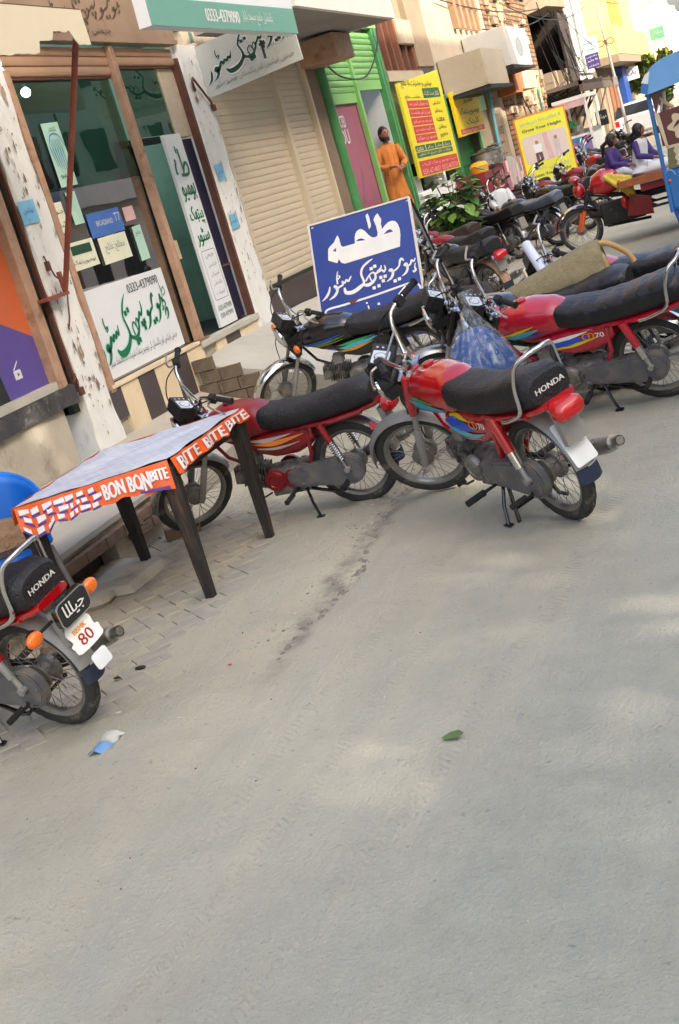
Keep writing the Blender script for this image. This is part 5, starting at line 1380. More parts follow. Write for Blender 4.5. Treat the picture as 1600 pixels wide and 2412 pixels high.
# two hanging boxes
for (y0, y1, x1, z0, z1, lb) in ((22.9, 25.2, -4.15, 2.62, 3.28, 'cream box bay hanging above the amber clinic sign'), (25.6, 28.4, -4.10, 2.95, 3.72, 'pale box sign with faded oval hanging beyond the cream box bay')):
    b_ = thing('box_bay', lb, 'box bay'); mb = MB(); mb.hexa([(XF, y0, z0), (x1, y0 + .1, z0 + .02), (x1, y1, z0), (XF, y1, z0), (XF, y0, z1), (x1, y0 + .1, z1), (x1, y1, z1), (XF, y1, z1)]); mb.build('casing', m_creamw if y0 < 23 else m_white2, b_, bevel=.01)
    mb = MB(); mb.b2(XF, x1 + .05, y0 - .05, y1 + .05, z0 - .06, z0 - .003); mb.build('tray', m_dark, b_)
    if y0 > 25:
        mb = MB(); fr = frame((x1 + .003, y0 + .5, z0 + .1), (0, 1, 0), (0, 0, 1)); flat_poly(mb, [(1 + .45 * math.cos(i * .314), .28 + .2 * math.sin(i * .314)) for i in range(20)], fr, .002); mb.build('faded_oval', m_inkgr, b_, None)
fb = thing('box_bay', 'small tan box bay with a rusty shutter side above the alley', 'box bay'); mb = MB(); mb.b2(XF, -4.5, 29.2, 31.2, 2.55, 2.95); mb.build('casing', m_creamw, fb); mb = MB(); mb.b2(XF, -4.55, 28.2, 29.15, 2.5, 2.95); mb.build('rusty_side', M('rust_orange_side', (170, 96, 50), .6, var=.2), fb)
mb = MB(); mb.cyl((-4.5, 24.75, 2.95), (-4.5, 24.3, 1.0), .04, n=8); tag(mb.build('awning_pole', M('sky_blue_pole', (110, 170, 190), .5, var=.1)), 'slanting pale blue pole beside the tea stall', 'pole')
mb = MB(); mb.cyl((-4.5, 31.0, 2.5), (-4.5, 30.9, .2), .025, n=8); tag(mb.build('awning_pole', M('teal_pole', (80, 140, 140), .5, var=.1)), 'thin teal pole by the ruined brick wall', 'pole')
# tea stall
tst = thing('tea_stall', 'red fronted tea stall counter with big steel pot', 'stall', (0, 0, 0))
mb = MB(); mb.b2(XF + .02, -4.35, 21.7, 23.9, .60, 1.22); mb.build('counter', M('maroon_banner', (120, 30, 44), .5, var=.3, scale=3), tst)
fr = wall_frame(-4.345, 21.8, .7); mb = MB(); put_text(mb, 'چائے', fr, .9, .15, 1.0, .3, .004, bold=.01); mb.ball((-4.34, 22.3, .98), .14, 12, sc=(.1, 1, 1)); mb.build('lettering', m_white2, tst, None)
mb = MB(); mb.lathe([(0, 0), (.26, 0), (.30, .03), (.30, .26), (.32, .28), (.30, .29), (.1, .33), (0, .35)], (-4.55, 23.2, 1.25), (0, 0, 1), 24); tag(mb.build('cooking_pot', m_chrome_dusty), 'large steel cooking pot on the tea stall counter', 'pot')
mb = MB(); mb.lathe([(0, 0), (.15, .0), (.17, .12), (.12, .18), (0, .2)], (-4.5, 22.1, 1.22), (0, 0, 1), 16); tag(mb.build('yellow_bowl', M('amber_plastic', (232, 160, 20), .4)), 'amber plastic tub on the tea stall counter', 'tub')
mb = MB(); mb.b2(-4.4, -4.1, 21.9, 23.4, .30, .58); tag(mb.build('blue_crate', m_bluep, None, bevel=.02), 'blue crate under the maroon stall front', 'crate')
mb = MB()
for i in range(30):
    y = 23.5 + .05 * i + R_.uniform(-.05, .05); z = 1.2 + R_.uniform(-.25, .15)
    mb.grid(lambda u, v: (-4.3 + .05 * math.sin(u * 9 + i), y + .09 * u, z - .35 * v + .02 * math.sin(v * 9)), 4, 5, R_.choice((0, 0, 1)))
tag(mb.build('hanging_snack_packets', [m_white2, m_pinki]), 'strips of white and pink snack packets hanging beside the pot', 'packets')['kind'] = 'stuff'
mb = MB()
for i in range(10): mb.lathe([(.12, 0), (.14, .03), (.02, .05)], (-4.6, 24.4 + .15 * (i % 5), 1.35 + .22 * (i // 5)), (0, 0, 1), 10)
mb.b2(-4.85, -4.4, 24.3, 25.3, .9, 1.3); tag(mb.build('steel_utensils', m_chrome_dusty), 'stack of steel utensils beyond the cooking pot', 'utensils')

# ---- the ruin
ru = thing('ruined_building', 'ruined brick building with fallen plaster and a dark open cave upstairs', 'building')
m_soot = M('soot_black_masonry', (52, 42, 36), .95, var=.4, scale=1.6, dirt=(110, 88, 68), dirt_amt=.3, dscale=1.5, bump=.6, bscale=8)
def ragged(y0, y1, z0, z1, x, d, mat, nm, seed, amp):
    """wall slab whose edges are broken off unevenly"""
    n = 34; o = [(y0 + (y1 - y0) * i / n, z0 + amp * (.5 + nz(i * .7, seed, 0, 1) + .6 * nz(i, seed, 3, 2.3))) for i in range(n + 1)] + [(y1, z1), (y0, z1)]
    mb = MB(); mb.prism([(a - y0, b - z0) for a, b in o], wall_frame(x, y0, z0), -d); return mb.build(nm, mat, ru, None)
mb = MB(); mb.b2(XF - .5, XF + .0, 28.7, 35.2, .1, 8.5); mb.build('brick_wall', m_ruin, ru)
ragged(35.2, 43.95, 4.75, 8.5, XF - .02, .4, m_tan, 'upper_wall', 3, .5)
ragged(29.0, 32.5, 5.0, 8.4, XF + .06, .07, m_creamw, 'plaster_patch', 9, 1.3)
for k in range(60):
    y = R_.uniform(28.9, 35.0); z = R_.uniform(1.5, 6.5); w = R_.uniform(.2, .7); h = R_.uniform(.07, .3)
    mb = MB(); mb.b2(XF - .03, XF + R_.uniform(.03, .09), y, y + w, z, z + h); o = mb.build('loose_masonry', R_.choice((m_ruin, m_tan, m_creamw, m_ruin)), ru, bevel=.01)
mb = MB(); mb.b2(XF - .5, XF - .05, 35.2, 43.95, .1, 2.4); mb.build('lower_wall', m_soot, ru)
mb = MB(); mb.b2(XF - 3.2, XF - 3.1, 35, 44.2, 2, 6); mb.b2(XF - 3.2, XF - .03, 43.7, 43.95, 2.3, 6); mb.b2(XF - 3.2, XF - .5, 35, 44, 2.3, 2.4); mb.b2(XF - 3.2, XF - .4, 35.2, 43.9, 4.9, 5.0); mb.b2(XF - .06, XF + .02, 41.6, 43.95, 2.5, 4.8); mb.build('cave_back', m_soot, ru)
mb = MB()
for i in range(9):
    y = 35.4 + .9 * i; mb.b2(XF - .35, XF + .02 + R_.uniform(-.1, .2), y, y + R_.uniform(.1, .35), 2.3, 2.5 + R_.uniform(.1, .9))
mb.hexa([(XF, 35.2, 4.5), (XF + .5, 35.6, 4.6), (XF + .5, 40, 4.75), (XF, 40, 4.6), (XF, 35.2, 5.4), (XF + .5, 35.6, 5.2), (XF + .5, 40, 5.3), (XF, 40, 5.5)]); mb.build('broken_masonry', m_tan, ru)['kind'] = 'stuff'
mb = MB(); mb.b2(XF, XF + 1.0, 35.4, 43.9, 2.40, 2.50); mb.b2(XF + .9, XF + 1.0, 35.4, 43.9, 2.2, 2.5); 
for y in (36, 38, 40, 42): mb.cyl((XF, y, 2.3), (XF + .9, y, 2.55), .03); mb.cyl((XF, y + .6, 1.5), (XF + .85, y, 2.4), .03)
mb.build('sagging_canopy', M('grimy_tin', (84, 72, 62), .8, var=.3, scale=2), ru)
for y0, y1, z0, z1, mt in ((31.2, 32.6, .2, 2.2, m_tan), (36.0, 38.0, .2, 2.1, m_dark), (38.6, 40.4, .2, 2.1, m_tan), (40.8, 43.5, .2, 2.2, m_tan)):
    mb = MB(); mb.b2(XF - .08, XF + .03, y0, y1, z0, z1); mb.build('shutter_door', mt, ru)
# ---- white column building and yellow building
wb = thing('white_building', 'narrow white rendered building front between the ruin and yellow building', 'building')
mb = MB(); mb.b2(XF - .5, XF + .05, 44.0, 48.6, 2.9, 9); mb.b2(XF - .5, XF - .05, 44, 48.6, .1, 2.9); mb.build('wall', m_white2, wb)
mb = MB(); mb.b2(XF + .05, XF + .12, 45.2, 45.5, 2.9, 9); mb.b2(XF - .03, XF + .02, 44.6, 48.0, .2, 2.5, 1); mb.build('rolled_shutter', [m_inkgr, m_creamw], wb)
yb = thing('yellow_building', 'sunlit pale yellow building with an overhanging balcony box', 'building')
mb = MB(); mb.b2(XF - .5, XF - .05, 48.6, 66, .1, 3.1, 1); mb.b2(XF - .5, XF + .0, 48.6, 74, 3.1, 11); mb.build('wall', [m_yelw, M('brown_shop_wall', (92, 78, 66), .85, var=.3, scale=1)], yb)
mb = MB(); mb.hexa([(XF, 50, 3.15), (XF + .9, 50.3, 3.35), (XF + .9, 69, 3.35), (XF, 69, 3.15), (XF, 50, 4.4), (XF + .9, 50.3, 4.4), (XF + .9, 69, 4.4), (XF, 69, 4.4)]); mb.build('balcony', m_yelw, yb)
mb = MB(); mb.b2(XF, XF + .88, 50, 69, 3.05, 3.34); mb.build('balcony_soffit', M('shade_brown', (134, 118, 100), .9), yb)  # soffit in one even brown
for y in (60.5, 61.6, 62.6): mb = MB(); mb.b2(XF, XF + .25, y, y + .35, 4.4, 11); mb.build('orange_trim', M('orange_trim_paint', (196, 144, 84), .7), yb)
for y in (49.6, 51.4, 53.2, 55.0, 58.0): mb = MB(); mb.b2(XF - .05, XF + .03, y, y + 1.2, .2, 2.5); mb.build('door', M('brown_door', (132, 88, 62), .6, var=.2) if y > 52 else m_tan, yb)
mb = MB(); mb.b2(XF + .0, XF + .25, 57.8, 60.2, .3, 3.0); tag(mb.build('blue_banner', M('deep_blue_banner', (40, 76, 150), .5)), 'tall narrow blue banner under the yellow building', 'banner')
# far blocks, each painted paler than the one before
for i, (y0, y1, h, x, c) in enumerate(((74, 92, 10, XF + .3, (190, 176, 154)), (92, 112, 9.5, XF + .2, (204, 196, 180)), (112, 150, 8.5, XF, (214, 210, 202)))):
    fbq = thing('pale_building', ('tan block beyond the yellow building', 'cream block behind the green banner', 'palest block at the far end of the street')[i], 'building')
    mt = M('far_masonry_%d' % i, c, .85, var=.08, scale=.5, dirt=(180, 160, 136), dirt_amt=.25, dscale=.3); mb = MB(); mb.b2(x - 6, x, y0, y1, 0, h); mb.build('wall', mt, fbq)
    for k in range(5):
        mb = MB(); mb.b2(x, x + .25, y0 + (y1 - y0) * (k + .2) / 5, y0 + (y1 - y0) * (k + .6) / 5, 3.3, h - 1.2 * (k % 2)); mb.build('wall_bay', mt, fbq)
def facing(name, label, cat, x, y, z, w, h, mat, words=(), ink=None, tilt=0.0, d=.04, yaw=0.0):
    """a sign standing out from the shop fronts, facing down the street towards the viewer"""
    t = thing(name, label, cat); fr = frame((x, y, z), (math.cos(yaw), math.sin(yaw), tilt), (0, 0, 1)); mb = MB(); mb.prism([(0, 0), (w, 0), (w, h), (0, h)], fr, -d); mb.build('board', mat, t, None)
    if words:
        mb = MB()
        for wd, a, b, c, e in words: put_text(mb, wd, fr, a * w, b * h, c * w, e * h, .008, bold=w * .006)
        mb.build('lettering', ink or m_inkk, t, None)
    return t, fr
facing('sign', 'pale blue grey board above the purple sign on the ruin corner', 'sign', -5.0, 46, 3.45, .66, .56, M('blue_grey_board', (176, 198, 204), .6, var=.05), (('دواخانہ', .15, .55, .7, .25), ('یونانی', .2, .2, .6, .2)), m_inkgr)
facing('sign', 'small purple sign with white rows below the pale blue grey board', 'sign', -4.83, 45.8, 2.97, .46, .48, M('purple_board', (62, 48, 110), .5), (('دانتوں', .1, .75, .8, .15), ('کا ماہر', .1, .45, .8, .2), ('ڈاکٹر', .1, .1, .8, .15)), m_white2)
facing('sign', 'small pale square sign with dark script hanging under the yellow balcony', 'sign', -4.80, 60, 2.36, .62, .53, m_signw, (('پان', .2, .35, .6, .4),), m_inkk)
facing('billboard', 'big pale blue billboard at the corner of the yellow building', 'billboard', -4.39, 66, 4.58, 1.33, 3.2, M('pale_blue_board', (186, 202, 208), .6, var=.04), (('خوشخبری', .2, .5, .6, .1), ('پراپرٹی', .2, .3, .6, .1)), m_inkgr)
facing('banner', 'green and white banner hanging under the pale blue billboard', 'banner', -3.95, 70, 4.04, .72, .60, M('faded_green_banner', (96, 160, 130), .6, var=.25, scale=3), (('مبارک', .2, .4, .6, .3),), m_white2)
facing('sign', 'black shop sign with white script beside the white car', 'sign', -4.30, 40, 1.12, .36, .45, m_dark, (('موبائل', .1, .4, .8, .35),), m_white2)
# glasses shaped shop sign on a pole
gl = thing('optician_sign', 'red brown spectacles shaped sign on a tall grey pole', 'sign', (-4.17, 46.3, 0))
fr = frame((.06, 0, 3.71), (1, 0, .03), (0, 0, 1))
for s in (-1, 1):
    mb = MB(); pts = [fr @ V((s * (.165 + .125 * math.cos(rad(20 * i))), -.02 + .10 * math.sin(rad(20 * i)), 0)) for i in range(18)]
    mb.tube(pts, .02, 6, True); mb.build('lens_frame', M('tortoise_brown', (110, 56, 44), .5), gl)
mb = MB(); mb.tube([fr @ V((-.05, .03, 0)), fr @ V((0, .05, 0)), fr @ V((.05, .03, 0))], .02, 6); mb.build('bridge', MATS['tortoise_brown'], gl)
mb = MB(); mb.tube([(.2, .05, 0.0), (.1, .05, 3.2), (0, .05, 4.95)], [.06, .045, .03], 8); mb.b2(.05, .2, -.04, 0.02, 2.2, 2.5); mb.build('pole', M('galvanised', (150, 146, 140), .6, .3, var=.15), gl)
mb = MB(); 
for a, b, sg_ in (((-4.9, 29, 5.2), (-4.2, 46, 5.25), .3), ((-4.2, 46.3, 5.25), (-4.6, 30, 4.4), .5), ((-4.95, 26, 4.0), (-4.6, 37, 4.5), .25), ((-4.9, 24, 4.4), (-4.6, 37, 4.7), .2), ((-4.7, 36, 4.4), (-4.6, 38, 2.4), -.3), ((-4.6, 37, 4.6), (-4.5, 39.5, 2.6), -.3), ((-4.6, 38, 4.6), (-4.5, 41, 2.7), .3), ((-4.2, 46, 5.2), (-4, 70, 6.4), .3), ((-4.9, 29.5, 3.4), (-4.6, 32, .9), .1), ((-4.8, 36, 2.5), (-4.5, 43, 3.6), .2)):
    a, b = V(a), V(b); mb.tube([a.lerp(b, i / 12) - V((0, 0, sg_ * 4 * (i / 12) * (1 - i / 12))) for i in range(13)], .014, 4)
mb2 = mb
for k in range(12):
    rr = random.Random(k); y0 = rr.uniform(34, 42); a = V((XF + rr.uniform(.0, .4), y0, rr.uniform(3.2, 5.2))); b = V((XF + rr.uniform(.1, .9), y0 + rr.uniform(.5, 5), rr.uniform(1.9, 3.6))); mb.tube([a.lerp(b, i / 8) + V((.1 * nz(i, k), 0, -.5 * (i / 8) * (1 - i / 8) + .08 * nz(i, k, 4))) for i in range(9)], .013, 4)
tag(mb.build('overhead_wires', m_wire), 'tangle of black overhead wires in front of the ruined building', 'wires')['kind'] = 'stuff'
for (a, b, r) in (((-4.75, 35.4, .8), (-4.35, 35.8, 2.6), .03), ((-4.6, 37.5, 1.0), (-4.3, 42.2, 2.5), .035), ((-4.7, 43, 1.0), (-4.3, 47, 2.6), .03)):
    mb = MB(); mb.cyl(a, b, r, n=6); tag(mb.build('bamboo_prop', m_grease), ('first slanting prop under the ruin canopy, nearest the viewer', 'middle slanting prop under the ruin canopy', 'farthest slanting prop under the ruin canopy beside the white building')[int((a[1] > 36)) + int(a[1] > 40)], 'prop')

# ---- tree at the far end
def tree(x, y, z0, h, r, label, seed, n=2600, leaf=.22):
    t = thing('tree', label, 'tree', (x, y, 0)); rr = random.Random(seed)
    mb = MB(); mb.tube([(0, 0, 0), (.1, 0, h * .35), (0, .1, h * .6)], [.22, .16, .1], 8)
    for k in range(7): a = rr.uniform(0, 6.3); mb.tube([(0, 0, h * .4), (math.cos(a) * r * .4, math.sin(a) * r * .4, h * .65), (math.cos(a) * r * .75, math.sin(a) * r * .75, h * .8)], [.09, .06, .02], 5)
    mb.build('trunk', m_wood, t)
    cl = [(rr.gauss(0, r * .5), rr.gauss(0, r * .5), h * .72 + rr.gauss(0, r * .42), rr.uniform(.25, .5) * r) for k in range(22)]
    mb = MB()
    for k in range(n):
        c = rr.choice(cl); d = V((rr.gauss(0, 1), rr.gauss(0, 1), rr.gauss(0, 1))).normalized() * c[3] * rr.random() ** .4
        p = V(c[:3]) + d; u = V((rr.gauss(0, 1), rr.gauss(0, 1), rr.gauss(0, 1))).normalized(); w = u.cross(V((rr.random(), 1, rr.random()))).normalized()
        s = leaf * rr.uniform(.6, 1.3); mb.add([p - u * s, p + w * s * .4, p + u * s, p - w * s * .4], [(0, 1, 2, 3)], rr.choice((0, 0, 1)))
    mb.build('crown', [M('leaf_dark', (66, 84, 36), .6, var=.3), M('leaf_light', (128, 136, 50), .6, var=.3)], t, None)
tree(-3.55, 62, 0, 3.0, .9, 'yellow green tree beyond the blue rickshaw canopy', 3)

# ---- houses across the street: they shade this side and are seen only in the shop glass
def opp(y0, y1, h, x, mat, label, cat='building'):
    b_ = thing('opposite_building', label, cat); mb = MB(); mb.b2(x, x + 8, y0, y1, -.1, h); mb.build('wall', mat, b_)
    k = int((y1 - y0) / 2.4)
    for i in range(k):
        for z in (.2, 3.6, 6.8, 10.0, 13.2):
            if z + 2 > h: continue
            mb = MB(); y = y0 + .7 + i * 2.4; mb.b2(x - .03, x, y, y + 1.3, z + (0 if z < 1 else .5), z + 2.2); mb.build('window', m_dark if (i + int(z)) % 3 else m_wood, b_)
    mb = MB(); mb.b2(x - .9, x, y0 + 1, y1 - 1, 3.25, 3.45); mb.b2(x - .9, x - .8, y0 + 1, y1 - 1, 3.45, 4.3); mb.build('balcony', mat, b_)
m_opp = M('bright_cream_masonry', (238, 226, 200), .85, var=.05, scale=.6)
opp(-20, -6.0, 15.2, 11.0, m_opp, 'cream building across the street behind the viewer')
opp(-6.0, 1.0, 6.6, 11.0, m_opp, 'cream building across the street, lowered to let sun through the added tree')  # roof lowered here so sun passes the added tree to the road
opp(1.0, 4.5, 15.2, 11.0, m_opp, 'narrow cream building across the street')
def added_dapple_tree():  # out-of-view crown, added to break the sun into patches on the road
    t = thing('tree', 'unseen tree added behind the low building across the road to dapple the sunlight', 'tree', (14, -2.4, 0)); rr = random.Random(5); mb = MB(); mb.tube([(0, 0, 0), (.2, 0, 5), (0, .2, 9)], [.35, .28, .15], 8); mb.build('trunk', m_wood, t)
    mb = MB(); cl = [(rr.uniform(-1.5, 1.5), rr.uniform(-4.4, 4.4), rr.uniform(7.0, 10.4), rr.uniform(.7, 1.1), 64, .16) for k in range(52)] + [(rr.uniform(-1.8, 1.8), rr.uniform(-4.6, 4.6), rr.uniform(9.9, 17.5), rr.uniform(1.0, 1.5), 90, .26) for k in range(120)]
    for c in cl:
        for k in range(c[4]):
            d = V((rr.gauss(0, 1), rr.gauss(0, 1), rr.gauss(0, 1))).normalized() * c[3] * rr.random() ** .5; p = V(c[:3]) + d; u = V((rr.gauss(0, 1), rr.gauss(0, 1), rr.gauss(0, 1))).normalized(); w = u.cross(V((rr.random(), 1, rr.random()))).normalized(); s = c[5] * rr.uniform(.7, 1.3)
            mb.add([p - u * s, p + w * s * .45, p + u * s, p - w * s * .45], [(0, 1, 2, 3)])
    mb.build('crown', M('street_leaf', (70, 96, 40), .6, var=.3), t, None)
added_dapple_tree()
opp(4.5, 19, 14.6, 11.0, M('warm_cream_masonry', (240, 222, 184), .85, var=.06), 'warm cream building across the street facing the store')
opp(19.2, 34, 13.0, 11.0, m_opp, 'tan building across the street facing the green shop')
opp(34.2, 120, 11.5, 11.0, m_white2, 'low white row across the far street')
cw = thing('upper_storey', 'upper storey wall above the left shops', 'building'); mb = MB(); mb.b2(XF - .6, XF - .12, 2.5, 19.25, 3.7, 9.5); mb.build('wall', m_tan, cw)
# ================================================================ motorcycles
bR = bike('red motorcycle with crumpled seat cover and blank white rear plate, standing beside the gutter', -1.075, 5.45, 2.33, -.20, .72, m_redp, m_seat, m_silver, forklow=m_silver, decal='swoosh', ind=False, stand=True, name='motorcycle')
bS = bike('crimson motorcycle with sharp blue and yellow decals carrying a blue bag on its handlebar', -.735, 7.50, 2.90, -.28, .62, m_redpink, m_seat_dusty, m_chrome, forkup=m_blackp, decal='sharp', honda=True, stand=False)
b2 = bike('dusty maroon motorcycle parked behind the table with a red heart sticker on its mudguard', -2.40, 6.45, 3.06, -.14, .88, m_redworn, m_seat, m_chrome_dusty, cover=m_redworn, decal='flame', shock='spring', rail=False, honda=False, tail=m_redlens, ind=False, forkup=m_grease, shockm=m_redworn, size=.93)
b3 = bike('black motorcycle with blue and green streaks parked in front of the blue board', -2.78, 9.60, 3.20, -.22, .68, m_blackp, m_seat, m_chrome, decal='streak', honda=False, rail=True, ind=True)
b1 = bike('red and black motorcycle at the left edge with orange indicators and fancy number plate', -2.98, 3.93, 2.90, -.20, .3, m_redp, m_seat, m_silver, decal='flame', tail=None, ind=True, casem=m_case, size=.95)
bP = bike('crimson motorcycle with a rolled white sheet behind its handlebar at the right edge', -.54, 8.68, 2.93, -.18, .50, m_redpink, m_seat_dusty, m_chrome_dusty, decal=None, ind=False, honda=False, rail=False)
bQ = bike('motorcycle with worn grey seat carrying a rolled burlap sack', -1.12, 8.0, 3.0, -.16, .5, m_blackp, m_seat_dusty, m_chrome_dusty, decal=None, ind=False, honda=False, rail=False, forkup=m_blackp)
c1 = bike('black motorcycle with rusty rear mudguard and red tail lamp, nearest of the far row', -2.78, 13.02, 2.38, -.15, .4, m_blackp, m_seat, m_rust, decal=None, ind=False, honda=False, rail=False)
c2 = bike('worn brown motorcycle with a pink cloth on its tail', -3.70, 16.2, 2.55, -.11, .3, m_redworn, M('brown_seat', (58, 44, 36), .5, var=.2), m_chrome_dusty, decal=None, ind=False, honda=False, rail=False, tail=None)
c3 = bike('black motorcycle with silver rear mudguard beside the potted plant', -3.34, 17.7, 2.38, -.09, .2, m_blackp, m_seat, m_chrome_dusty, decal=None, ind=False, honda=False, rail=False, tail=None)
c4 = bike('motorcycle with grey plastic wrapped seat and pink paper on its tail', -2.85, 18.3, 2.49, -.14, .4, m_blackp, M('grey_wrapped_seat', (92, 100, 114), .35, var=.25, coat=.4, bump=.5, bscale=20), m_chrome, decal=None, ind=False, honda=False, rail=False, tail=None)
c5 = bike('black motorcycle with round mirrors in front of the yellow height sign', -3.35, 20.4, 2.6, -.12, .5, m_blackp, m_seat, m_black, decal=None, ind=False, honda=False, rail=False, tail=None)
c6 = bike('maroon motorcycle between the mirrored motorcycle and the cargo trike', -2.9, 21.2, 2.3, -.12, .5, m_redworn, m_seat, m_chrome_dusty, decal=None, ind=False, honda=False, rail=False, tail=None)
c7 = bike('motorcycle parked beyond the trike near the white car', -2.6, 26.5, 2.3, -.12, .5, m_redp, m_seat, m_chrome_dusty, decal=None, ind=False, honda=False, rail=False, tail=None)
c8 = bike('dark motorcycle in the row beyond the boy in white', -3.7, 21.8, 2.4, -.12, .5, m_blackp, m_seat, m_black, decal=None, ind=False, honda=False, rail=False, tail=None)
c10 = bike('maroon motorcycle half hidden behind the nearest black one of the far row', -3.15, 14.6, 2.45, -.14, .4, m_redworn, m_seat, m_chrome_dusty, decal=None, ind=False, honda=False, rail=False)
c11 = bike('black motorcycle tight behind the brown worn one', -3.95, 18.2, 2.45, -.12, .3, m_blackp, m_seat, m_chrome_dusty, decal=None, ind=False, honda=False, rail=False, tail=None)
c12 = bike('black motorcycle between the pink papered one and the trike wheel', -2.55, 19.6, 2.45, -.14, .4, m_blackp, m_seat, m_black, decal=None, ind=False, honda=False, rail=False)
c13 = bike('black motorcycle right in front of the lemon board', -3.75, 23.4, 2.5, -.12, .4, m_blackp, m_seat, m_black, decal=None, ind=False, honda=False, rail=False, tail=None)
c14 = bike('silver guarded motorcycle beyond the girls on the trike', -2.4, 23.0, 2.7, -.12, .4, m_redworn, m_seat, m_chrome, decal=None, ind=False, honda=False, rail=False)
c15 = bike('black motorcycle near the printed panel of the food cart', -3.1, 31.5, 2.6, -.12, .4, m_blackp, m_seat, m_black, decal=None, ind=False, honda=False, rail=False, tail=None)
c16 = bike('motorcycle in the road in front of the white car', -2.9, 36.0, 2.0, -.1, .2, m_blackp, m_seat, m_chrome, decal=None, ind=False, honda=False, rail=False, tail=None)
c9 = bike('motorcycle farthest down the street beside the food cart', -3.0, 29.0, 2.2, -.12, .5, m_blackp, m_seat, m_chrome_dusty, decal=None, ind=False, honda=False, rail=False, tail=None)
for m_ in (c5,):
    mb = MB()
    for s in (-1, 1): mb.tube([(.86, s * .2, 1.03), (.90, s * .26, 1.22)], .006, 6); mb.ball((.90, s * .27, 1.27), .06, 12, sc=(.25, 1, .8))
    mb.build('mirror', m_black, m_)
# extras on the near motorcycles
plate(bR, [], [m_white], x=-.325, tilt=.42, h=.22, w=.12, z=.45)
plate(bS, [], [m_white], x=-.36, tilt=.35, h=.10, w=.16, z=.47)
p1 = plate(b1, [('BBMK', .045, .075, .08, .02, 1), ('80', .048, .018, .078, .05, 2)], [m_white, m_letgold, m_plred], x=-.375, tilt=.28, shape_='fancy', w=.175, h=.125, z=.475)
p1.matrix_local = Matrix.Translation((-.37, 0, .475)) @ Matrix.Rotation(rad(0), 4, 'X') @ Matrix.Translation((.37, 0, -.475))
fr = frame((-.355, .095, .545), (0, -1, 0), (-.1, 0, 1)); mb = MB(); mb.prism(rrect(0, 0, .19, .115, .03), fr, .03); o_ = mb.build('tail_panel', m_blackp, b1, bevel=.006)
mb = MB(); mb.prism(rrect(0, 0, .19, .115, .03), fr @ Matrix.Translation((0, 0, .0305)), .0015, holes=[rrect(.006, .006, .184, .109, .026)]); mb.build('tail_panel_trim', m_chrome, b1, None)
mb = MB(); put_text(mb, 'جیالا', fr, .035, .025, .12, .07, .033, bold=.0015); mb.build('lettering', m_letw, b1, None)
mb = MB(); mb.b2(-.30, -.26, -.03, .03, .40, .44); mb.cyl((-.33, -.02, .43), (-.31, .02, .43), .03); mb.build('plate_lamp', m_hub, b1)
mb = MB(); fr = frame((-.392, .045, .31), (0, -1, 0), (.22, 0, 1)); mb.prism(rrect(0, 0, .09, .07, .015), fr, .004); mb.build('reflector_sticker', m_signw, b1, None)
# red heart sticker
ang = rad(96); hc = V((.326 * math.cos(ang) - .0, .045, .278 + .326 * math.sin(ang)))
hp = [(0, -.028), (.026, .002), (.028, .016), (.018, .024), (.006, .020), (0, .010), (-.006, .020), (-.018, .024), (-.028, .016), (-.026, .002)]
a2 = rad(134); fr = frame((.308 * math.cos(a2), .052, .278 + .308 * math.sin(a2)), (-1, .1, -.6), (-.2, -.45, 1)); mb = MB(); mb.prism(hp, fr, .003); mb.build('heart_sticker', M('heart_red', (214, 20, 30), .4), b2)
# silver dust strip on chain case of the maroon one
mb = MB(); mb.b2(.10, .30, .1225, .1235, .305, .320); mb.build('case_sticker', m_inkgr, b2)

# blue bag in thin clear plastic hanging from the crimson motorcycle's handlebar
def sack_of(name, label, cat, rows, mat, n=28, fold=.05, k=11, seed=1):
    mb = MB(); rings = []
    for z, rx, ry, cx, cy in rows:
        rings.append([(cx + rx * math.cos(2 * math.pi * j / n) * (1 + fold * math.sin(k * 2 * math.pi * j / n + z * 6) * (1 if z > 0 else 1)), cy + ry * math.sin(2 * math.pi * j / n) * (1 + fold * math.cos(k * 2 * math.pi * j / n)), z) for j in range(n)])
    mb.loft(rings); return mb
bag = thing('plastic_bag', 'blue carrier bag inside clear plastic hanging from the crimson handlebar', 'bag', (-1.68, 6.93, .36), rz=.5)
rows = [(.0, .10, .05, 0, 0), (.02, .20, .11, 0, 0), (.12, .222, .135, 0, 0), (.20, .20, .122, 0, 0), (.28, .16, .10, 0, 0), (.35, .115, .07, 0, 0), (.40, .06, .04, 0, 0)]
sack_of('b', '', '', rows, None, 48, .02, 9).build('blue_bundle', M('blue_bundle_plastic', (24, 70, 134), .45, var=.12, scale=3, bump=1.0, bscale=7), bag, 60)
m_film = bpy.data.materials.new('clear_film'); m_film.use_nodes = True; _n = m_film.node_tree.nodes; _l = m_film.node_tree.links
_n.remove(_n['Principled BSDF']); _t = _n.new('ShaderNodeBsdfTransparent'); _t.inputs[0].default_value = (.93, .95, .98, 1); _g = _n.new('ShaderNodeBsdfGlossy'); _g.inputs['Roughness'].default_value = .15; _d = _n.new('ShaderNodeBsdfDiffuse'); _d.inputs[0].default_value = (.75, .8, .86, 1)
_a = _n.new('ShaderNodeMixShader'); _a.inputs[0].default_value = .6; _l.new(_g.outputs[0], _a.inputs[1]); _l.new(_d.outputs[0], _a.inputs[2]); _m = _n.new('ShaderNodeMixShader')
_w = _n.new('ShaderNodeTexNoise'); _w.inputs['Scale'].default_value = 14; _q = _n.new('ShaderNodeMapRange'); _q.inputs[1].default_value = .4; _q.inputs[2].default_value = .7; _q.inputs[3].default_value = .04; _q.inputs[4].default_value = .28
